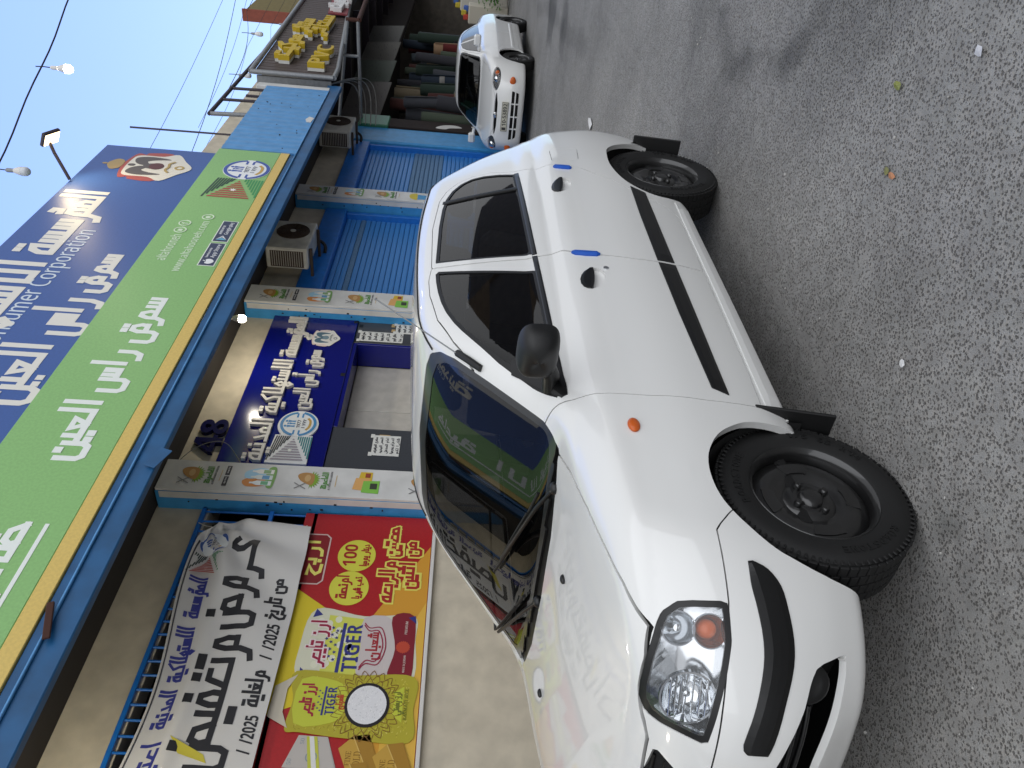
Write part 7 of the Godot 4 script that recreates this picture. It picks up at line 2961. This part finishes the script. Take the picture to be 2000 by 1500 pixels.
	# wheel housings
	for q in [[0.05, 0.325, 0.36], [-2.27, 0.42, 0.34]]:
		for zs in [1.0, -1.0]:
			m = MB.new()
			m.t = mir
			for i in 16:
				var a0_: float = PI * (1.03 - 1.03 * i / 16.0)
				var a1_: float = PI * (1.03 - 1.03 * (i + 1) / 16.0)
				var p0 := Vector3(q[0] + cos(a0_) * q[1], 0.27 + sin(a0_) * q[2], 0)
				var p1 := Vector3(q[0] + cos(a1_) * q[1], 0.27 + sin(a1_) * q[2], 0)
				var zi := Vector3(0, 0, 0.42 * zs)
				var zo := Vector3(0, 0, (0.62 if p1.x > 0.2 else 0.765) * zs)
				var nn := -Vector3(cos((a0_ + a1_) * 0.5), sin((a0_ + a1_) * 0.5), 0)
				m.quad(p0 + zi, p1 + zi, p1 + zo, p0 + zo, nn)
				m.tri(p0 + zi, p1 + zi, Vector3(q[0], 0.3, 0.42 * zs), Vector3(0, 0, zs), Vector3(0, 0, zs), Vector3(0, 0, zs))
			part("wheel_housing", m, M.under_dark, c)
	# mud flaps
	for q in [[-0.335, 0.36], [-2.70, 0.30]]:
		for zs in [1.0, -1.0]:
			m = MB.new()
			m.t = mir * Transform3D(Basis(Vector3(0, 0, 1), 0.14), Vector3(q[0] + 0.04, 0.26, 0.70 * zs))
			m.box(Vector3.ZERO, Vector3(0.012, 0.26, 0.20), 0.005)
			part("mud_flap", m, M.rubber, c)
	for q in [[-0.0, 0.745], [-2.335, 0.745]]:
		for zs in [1.0, -1.0]:
			# mirrored frame: near side is -z here
			wheel(c, Vector3(q[0], 0.284, -(q[1] - 0.085) * zs), 0.286, 0.17, false if zs > 0 else true, 0.0)


func side_mirror(c: Node3D, s: Shape, mir: Transform3D, zs: float):
	var o := MB.new()
	o.t = mir
	# sail: the black triangle in the window's front corner
	var top := densify(v2([-0.66, 1.140, -0.60, 1.138, -0.50, 1.062, -0.40, 0.990]), 0.05)
	var low := PackedVector2Array()
	for p in top:
		low.append(Vector2(minf(p.x + 0.0, -0.39) , 0.972 + 0.03 * clampf((-0.45 - p.x) / 0.2, 0.0, 1.0)))
	side_strip(o, s, top, low, 0.012, false, zs)
	var root := part("side_mirror", o, M.trim_black, c)
	var m := MB.new()
	m.t = mir
	m.tube(PackedVector3Array([Vector3(-0.47, 1.02, 0.70 * zs), Vector3(-0.47, 1.025, 0.76 * zs), Vector3(-0.47, 1.045, 0.80 * zs)]), 0.03, 10)
	part("stalk", m, M.trim_black, root)
	# housing: a rounded scoop, flat at the back
	m = MB.new()
	m.t = mir
	var ctr := Vector3(-0.47, 1.08, 0.865 * zs)
	var nu := 30
	var nv := 14
	var pt := func(u: float, v: float) -> Vector3:
		var a := TAU * u
		var sx := pow(absf(cos(a)), 0.62) * signf(cos(a))
		var sy := pow(absf(sin(a)), 0.62) * signf(sin(a))
		var w := sin(v * PI * 0.5)
		var f := pow(w, 0.55)
		return ctr + Vector3(0.085 * cos(v * PI * 0.5) + 0.012 * sx, 0.068 * sy * f, 0.102 * sx * f * zs)
	for i in nu:
		for j in nv:
			var u0 := float(i) / nu
			var u1 := float(i + 1) / nu
			var v0 := float(j) / nv
			var v1 := float(j + 1) / nv
			var P := []
			var Q := []
			for k in [[u0, v0], [u1, v0], [u1, v1], [u0, v1]]:
				var v: float = maxf(k[1], 0.004)
				var p: Vector3 = pt.call(k[0], v)
				var du: Vector3 = pt.call(k[0] + 0.01, v) - pt.call(k[0] - 0.01, v)
				var dv: Vector3 = pt.call(k[0], v + 0.01) - pt.call(k[0], v)
				var nn := du.cross(dv).normalized()
				if nn.dot(p - ctr) < 0.0:
					nn = -nn
				P.append(p)
				Q.append(nn)
			m.quadn(P[0], P[1], P[2], P[3], Q[0], Q[1], Q[2], Q[3])
	part("housing", m, M.mirror_plastic, root)
	m = MB.new()
	m.t = mir
	m.box(ctr + Vector3(-0.006, 0, 0), Vector3(0.008, 0.09, 0.14), 0.003)
	part("mirror_glass", m, M.chrome, root)


func wipers(c: Node3D, s: Shape, mir: Transform3D):
	var on_screen := func(z: float, y: float, lift: float) -> Vector3:
		var lo := -1.3
		var hi := 0.2
		for i in 24:
			var mid := (lo + hi) * 0.5
			if s.f(Vector3(mid, y, z)) < 0.0:
				lo = mid
			else:
				hi = mid
		var p := Vector3(lo, y, z)
		return p + s.grad(p).normalized() * lift
	# in the car's frame before mirroring the driver sits at +z
	for q in [[0.47, 1.012, -0.06, 1.095, 0.40, 0.0], [-0.05, 1.0, -0.56, 1.065, 0.34, 0.0]]:
		var m := MB.new()
		m.t = mir
		var piv: Vector3 = on_screen.call(q[0], 1.005, 0.012) + Vector3(0.05, -0.02, 0)
		var tip: Vector3 = on_screen.call(q[2], q[3], 0.03)
		var mid := piv.lerp(tip, 0.55) + Vector3(0.012, 0.014, 0)
		m.tube(PackedVector3Array([piv, piv.lerp(mid, 0.4) + Vector3(0.006, 0.012, 0), mid, tip]), 0.0075, 7)
		m.ball(piv, Vector3(0.022, 0.018, 0.022), 10)
		var w := part("wiper_arm", m, M.trim_black, c)
		var b := MB.new()
		b.t = mir
		var bl := PackedVector3Array()
		for i in 9:
			var t := i / 8.0
			bl.append(on_screen.call(lerpf(q[0] - 0.10, q[2] - 0.16, t), lerpf(1.022, q[3] + 0.03, t), 0.012))
		b.tube(bl, 0.006, 6)
		var arch := PackedVector3Array()
		for i in 5:
			var t := 0.2 + 0.6 * i / 4.0
			arch.append(on_screen.call(lerpf(q[0] - 0.10, q[2] - 0.16, t), lerpf(1.022, q[3] + 0.03, t), 0.018 + 0.014 * sin(i / 4.0 * PI)))
		b.tube(arch, 0.0045, 6)
		part("blade", b, M.rubber, w)


func headlight(c: Node3D, s: Shape, lens: PackedInt32Array, rim: PackedInt32Array, mir: Transform3D):
	for zs in [1.0, -1.0]:
		var sd := 1 if zs > 0 else -1
		var m := MB.new()
		m.t = mir
		s.panel(m, rim, -0.003, 0.012, sd)
		var root := part("headlight", m, M.trim_black, c)
		m = MB.new()
		m.t = mir
		s.panel(m, lens, -0.085, 0.0, sd)
		part("chrome_housing", m, M.chrome_soft, root)
		# side wall of the housing
		m = MB.new()
		m.t = mir
		s.panel(m, lens, -0.012, 0.075, sd)
		var keep := MB.new()
		var flat := lens.size() / 3 * 3
		# only the turned-in rim is wanted: drop the faces
		keep.v = m.v.slice(flat)
		keep.n = m.n.slice(flat)
		keep.c = m.c.slice(flat)
		part("housing_wall", keep, M.chrome_soft, root)
		# main beam bowl towards the middle, side lamp and amber indicator outside
		var specs := [[-0.008, 0.752, 0.066, 0.45], [0.165, 0.775, 0.040, 0.9], [0.165, 0.697, 0.040, 0.9]]
		for k in 3:
			var q: Array = specs[k]
			var p := s.on_corner(q[0], q[1], -0.022)
			var ang: float = q[3]
			var fx := Basis(Vector3(0, 1, 0), -ang) * Basis(Vector3(0, 0, 1), -PI / 2 + 0.12)
			m = MB.new()
			m.t = mir * Transform3D(Basis.from_scale(Vector3(1, 1, zs)), Vector3.ZERO) * Transform3D(fx, p)
			var r: float = q[2]
			m.lathe(Transform3D.IDENTITY, v2([r * 1.08, -0.012, r * 1.08, 0.0, r, 0.0, r * 0.93, -0.018, r * 0.75, -0.04, r * 0.5, -0.054, r * 0.18, -0.062, 0.001, -0.063]), 32)
			part(["main_reflector", "side_reflector", "indicator_reflector"][k], m, M.chrome, root)
			m = MB.new()
			m.t = mir * Transform3D(Basis.from_scale(Vector3(1, 1, zs)), Vector3.ZERO) * Transform3D(fx, p)
			m.lathe(Transform3D.IDENTITY, v2([0.012, -0.06, 0.012, -0.03, 0.009, -0.018, 0.001, -0.015]), 14)
			part("bulb_shield", m, M.chrome_soft if k < 2 else M.amber, root)
			if k == 2:
				m = MB.new()
				m.t = mir * Transform3D(Basis.from_scale(Vector3(1, 1, zs)), Vector3.ZERO) * Transform3D(fx, p)
				m.ball(Vector3(-0.004, -0.034, 0.004), Vector3(r * 0.66, 0.022, r * 0.60), 22)
				part("amber_cup", m, M.amber, root)
			if k == 0:
				m = MB.new()
				m.t = mir * Transform3D(Basis.from_scale(Vector3(1, 1, zs)), Vector3.ZERO) * Transform3D(fx, p)
				for i in 7:
					m.box(Vector3(-0.045 + 0.015 * i, -0.030 - 0.01 * absf(i - 3.0) * -1.0, 0), Vector3(0.004, 0.012, 0.10), 0.001)
				part("reflector_flutes", m, M.chrome, root)
		m = MB.new()
		m.t = mir
		s.panel(m, lens, -0.002, 0.0, sd)
		part("lens", m, M.lens, root)


# ------------------------------------------------------------------ the saloon farther down the road
func far_car():
	var s := Shape.new()
	s.side = Lut.new([0.12, 0.2, 0.34, 0.50, 0.66, 0.80, 0.90, 0.96], [0.76, 0.80, 0.83, 0.84, 0.845, 0.82, 0.78, 0.73])
	s.plan = Lut.new([-3.4, -3.0, -2.4, -1.5, -0.6, 0.0, 0.4, 0.7], [-0.16, -0.07, -0.02, 0.0, 0.0, -0.01, -0.05, -0.12])
	s.nose = Lut.new([0.12, 0.22, 0.38, 0.50, 0.60, 0.70, 0.80], [0.78, 0.83, 0.865, 0.85, 0.82, 0.78, 0.72])
	s.hood = Lut.new([-2.9, -2.4, -0.6, -0.2, 0.2, 0.5, 0.7, 0.85], [1.0, 1.0, 0.98, 0.93, 0.86, 0.785, 0.72, 0.65])
	s.tail = Lut.new([0.2, 0.4, 0.55, 0.7, 0.95, 1.1], [-3.3, -3.38, -3.38, -3.34, -3.28, -3.2])
	s.roof = Lut.new([-2.7, -2.4, -2.0, -1.6, -1.2, -0.9, -0.7], [1.22, 1.32, 1.375, 1.39, 1.375, 1.335, 1.27])
	s.cab = Lut.new([0.8, 0.95, 1.15, 1.3, 1.4], [0.77, 0.72, 0.63, 0.56, 0.51])
	s.cabx = Lut.new([-3.0, -2.6, -2.0, -1.0, -0.3], [-0.12, -0.06, -0.01, 0.0, -0.01])
	s.rear = Lut.new([0.8, 0.95, 1.15, 1.3, 1.4], [-2.95, -2.85, -2.6, -2.4, -2.25])
	s.rq = 0.12
	s.ws = [0.16, 0.22, 0.93, 0.42, 0.74]
	s.bottom = 0.17
	s.bow = 0.26
	s.fr = 0.25
	s.build(Vector3(-3.46, 0.1, 0), Vector3(0.92, 1.46, 0.92), 0.03)
	var x0 := 13.2168
	var c := thing("white_saloon", "white saloon with oval amber fog lamps parked beyond the hatchback, plate 10-53892", "car")
	c.transform = Transform3D(Basis(Vector3(0, 0, 1), SLOPE) * Basis(Vector3(0, 1, 0), PI - 0.018), Vector3(x0, gy(x0), -2.3217))
	var mir := Transform3D(Basis(Vector3(1, 0, 0), Vector3(0, 1, 0), Vector3(0, 0, -1)), Vector3.ZERO)
	var body := s.T
	var low_side := func(p: Vector3, n: Vector3) -> bool: return p.z > 0.40
	for cx in [0.0, -2.52]:
		var a := PackedVector2Array()
		for i in 30:
			var an := PI * (1.15 - 1.3 * i / 29.0)
			a.append(Vector2(cx + cos(an) * 0.34, 0.30 + sin(an) * 0.335))
		a.append(Vector2(cx + 0.33, 0.0))
		a.append(Vector2(cx - 0.33, 0.0))
		body = cut(s, body, a, 0, 0.0, low_side)[1]
	var liner := body
	var is_front := func(p: Vector3, n: Vector3) -> bool: return p.x > -1.1 and p.x < 0.05 and n.x > 0.25
	var wsp := v2([0.35, 0.935, 0.60, 0.945, 0.645, 0.965, 0.63, 1.02, 0.575, 1.20, 0.535, 1.29, 0.45, 1.315, 0.2, 1.33, -0.2, 1.33, -0.45, 1.315, -0.535, 1.29, -0.575, 1.20, -0.63, 1.02, -0.645, 0.965, -0.60, 0.945, -0.35, 0.935])
	var r := cut(s, body, wsp, 1, 0.0, is_front)
	body = r[1]
	var r2 := cut(s, r[0], wsp, 1, 0.025, null)
	var sidey := func(p: Vector3, n: Vector3) -> bool: return p.z > 0.4 and n.z > 0.4
	var fw := v2([-1.36, 1.315, -1.05, 1.28, -0.85, 1.21, -0.62, 1.09, -0.40, 0.955, -1.30, 0.965])
	var rw := v2([-1.42, 1.315, -1.8, 1.32, -2.1, 1.28, -2.36, 1.17, -2.48, 1.06, -2.46, 0.99, -1.38, 0.965])
	var wins := []
	for q in [fw, rw]:
		var a := cut(s, body, q, 0, 0.0, sidey)
		body = a[1]
		wins.append(a[0])
	var is_rear := func(p: Vector3, n: Vector3) -> bool: return p.x < -2.1 and n.x < -0.3 and n.y > 0.2
	var bwp := v2([-0.52, 1.0, 0.52, 1.0, 0.44, 1.26, -0.44, 1.26])
	var bg := cut(s, body, bwp, 1, 0.0, is_rear)
	body = bg[1]
	var frontal := func(p: Vector3, n: Vector3) -> bool: return p.x > 0.3
	# headlights: slim ovals wrapping the corner, seen along the diagonal
	var hlp := curve(v2([0.14, 0.71, 0.04, 0.745, -0.08, 0.745, -0.20, 0.705, -0.23, 0.66, -0.14, 0.615, 0.0, 0.605, 0.12, 0.625, 0.17, 0.67]), true, 4)
	var hq := cut(s, body, hlp, 3, 0.0, frontal)
	body = hq[1]
	var slot := v2([-0.38, 0.655, -0.2, 0.63, 0.2, 0.63, 0.38, 0.655, 0.36, 0.672, 0.2, 0.685, -0.2, 0.685, -0.36, 0.672])
	var sq := cut(s, body, slot, 1, 0.0, frontal)
	body = sq[1]
	var low := v2([-0.44, 0.40, -0.40, 0.27, 0.40, 0.27, 0.44, 0.40])
	var lq := cut(s, body, low, 1, 0.0, frontal)
	body = lq[1]
	var up := func(p: Vector3, n: Vector3) -> bool: return n.y > 0.2 and p.y > 0.65 and p.x > -0.6
	var hp := v2([-0.06, -0.1, -0.08, 0.3, -0.22, 0.62, 0.2, 0.66, 0.45, 0.62, 0.66, 0.45, 0.76, 0.25, 0.79, -0.1])
	var hd := cut(s, body, hp, 2, 0.006, up)
	body = hd[1]
	var sidez := func(p: Vector3, n: Vector3) -> bool: return p.z > 0.35
	var dp := [v2([-1.36, 0.26, -1.36, 0.95, -1.40, 1.335, -1.05, 1.31, -0.83, 1.23, -0.6, 1.11, -0.36, 0.97, -0.34, 0.6, -0.38, 0.26]), v2([-1.365, 0.26, -1.365, 0.95, -1.41, 1.34, -1.8, 1.345, -2.12, 1.305, -2.39, 1.19, -2.5, 1.0, -2.3, 0.7, -2.12, 0.6, -2.08, 0.26])]
	var doors := []
	for q in dp:
		var a := cut(s, body, q, 0, 0.004, sidez)
		body = a[1]
		doors.append(a[0])
	var mk := func(called: String, tris: PackedInt32Array, lift: float, rim: float, mt: Material, parent: Node, sides := 0) -> MeshInstance3D:
		var m := MB.new()
		m.t = mir
		s.panel(m, tris, lift, rim, sides)
		return part(called, m, mt, parent)
	var shell: Node3D = mk.call("body_shell", body, 0.0, 0.025, M.white_paint, c)
	mk.call("hood", hd[0], 0.0, 0.02, M.white_paint, c)
	mk.call("inner_lining", cut(s, cut(s, cut(s, liner, wsp, 1, 0.0, is_front)[1], fw, 0, 0.0, sidey)[1], rw, 0, 0.0, sidey)[1], -0.03, 0.0, M.under_dark, c)
	var wn: Node3D = mk.call("windscreen", r2[0], -0.004, 0.0, M.windscreen, c)
	mk.call("black_border", r2[2], -0.002, 0.006, M.rim_black, wn)
	mk.call("rear_window", bg[0], -0.004, 0.0, M.side_glass, c)
	for sd in [1, -1]:
		for i in 2:
			var d: Node3D = mk.call("door", doors[i], 0.0, 0.02, M.white_paint, c, sd)
			mk.call("window", wins[i], -0.006, 0.0, M.side_glass, d, sd)
	for sd in [1, -1]:
		var h: Node3D = mk.call("headlight", hq[0], -0.035, 0.0, M.chrome_soft, c, sd)
		mk.call("lens", hq[0], -0.003, 0.01, M.lens, h, sd)
		var m := MB.new()
		m.t = mir
		var p := s.on_corner(0.06, 0.672, -0.02)
		m.ball(Vector3(p.x, p.y, p.z * sd), Vector3(0.03, 0.036, 0.04), 12)
		part("amber_indicator", m, M.amber, h)
		m = MB.new()
		m.t = mir
		p = s.on_corner(-0.06, 0.675, -0.012)
		m.ball(Vector3(p.x, p.y, p.z * sd), Vector3(0.05, 0.05, 0.06), 16)
		part("reflector", m, M.chrome, h)
		m = MB.new()
		m.t = mir
		p = s.settle(Vector3(0.80, 0.40, 0.62))
		m.ball(Vector3(p.x, p.y, p.z * sd), Vector3(0.03, 0.052, 0.085), 18)
		part("fog_lamp", m, M.amber, c)
		m = MB.new()
		m.t = mir
		m.box(Vector3(-0.42, 1.02, 0.90 * sd), Vector3(0.10, 0.13, 0.20), 0.045)
		m.tube(PackedVector3Array([Vector3(-0.45, 0.98, 0.72 * sd), Vector3(-0.43, 1.0, 0.86 * sd)]), 0.03, 8)
		part("side_mirror", m, M.white_paint, c)
		m = MB.new()
		m.t = mir
		side_strip(m, s, densify(v2([-2.12, 0.40, -0.40, 0.40]), 0.1), densify(v2([-2.12, 0.34, -0.40, 0.34]), 0.1), 0.010, false, float(sd))
		part("side_moulding", m, M.white_paint, shell)
	mk.call("grille_slot", sq[0], -0.03, 0.0, M.under_dark, c)
	var lg: Node3D = mk.call("lower_grille", lq[0], -0.06, 0.0, M.under_dark, c)
	var b := MB.new()
	b.t = mir
	var row := PackedVector3Array()
	for i in 13:
		var z := lerpf(-0.42, 0.42, i / 12.0)
		row.append(Vector3(s.nose.at(0.335) - s.bow * z * z - 0.01, 0.335, z))
	b.tube(row, 0.013, 6)
	part("grille_bar", b, M.white_paint, lg)
	for z in [-0.22, 0.0, 0.22]:
		var v := MB.new()
		v.t = mir
		v.box(Vector3(s.nose.at(0.335) - s.bow * z * z - 0.025, 0.335, z), Vector3(0.03, 0.13, 0.022), 0.004)
		part("grille_upright", v, M.white_paint, lg)
	var em := MB.new()
	em.t = mir
	em.ball(Vector3(s.nose.at(0.66) + 0.005, 0.66, 0), Vector3(0.012, 0.035, 0.055), 14)
	part("badge", em, M.chrome_soft, c)
	var pl := MB.new()
	var px := s.nose.at(0.50) + 0.012
	pl.t = Transform3D(Basis(Vector3(0, 1, 0), PI / 2), Vector3(px, 0.50, 0))
	pl.col = Color(0.62, 0.60, 0.50)
	pl.box(Vector3.ZERO, Vector3(0.52, 0.115, 0.012), 0.003)
	pl.col = Color(0.04, 0.04, 0.04)
	pl.ribbon(v2([-0.25, -0.05, 0.25, -0.05, 0.25, 0.05, -0.25, 0.05, -0.25, -0.05]), 0.006, 0.0065, 0.008)
	pl.latin("10-53892", "Droid Sans", 700, -0.16, -0.034, 0.39, 0.068, 0.0065, 0.0085)
	pl.rect(-0.235, -0.035, -0.185, 0.035, 0.0065, 0.0075)
	part("number_plate", pl, M.goods, c)
	var inn := MB.new()
	inn.t = mir
	inn.span(Vector3(-0.85, 0.5, -0.62), Vector3(-0.30, 0.90, 0.62), 0.05)
	part("dashboard", inn, M.interior, c)
	for z in [0.36, -0.36]:
		inn = MB.new()
		inn.t = mir
		seat(inn, Vector3(-1.25, 0.52, z), 0.48, true)
		part("front_seat", inn, M.interior, c)
	inn = MB.new()
	inn.t = mir
	seat(inn, Vector3(-2.1, 0.52, 0), 1.2, false)
	part("rear_seat", inn, M.interior, c)
	inn = MB.new()
	inn.t = mir
	inn.span(Vector3(-3.2, 0.2, -0.66), Vector3(0.5, 0.24, 0.66), 0.01)
	for cx in [0.0, -2.52]:
		inn.span(Vector3(cx - 0.36, 0.2, -0.55), Vector3(cx + 0.36, 0.66, 0.55), 0.02)
	part("floor_pan", inn, M.under_dark, c)
	for cx in [0.0, -2.52]:
		for zs in [1.0, -1.0]:
			wheel(c, Vector3(cx, 0.288, -0.70 * zs), 0.29, 0.185, zs < 0, 0.0)
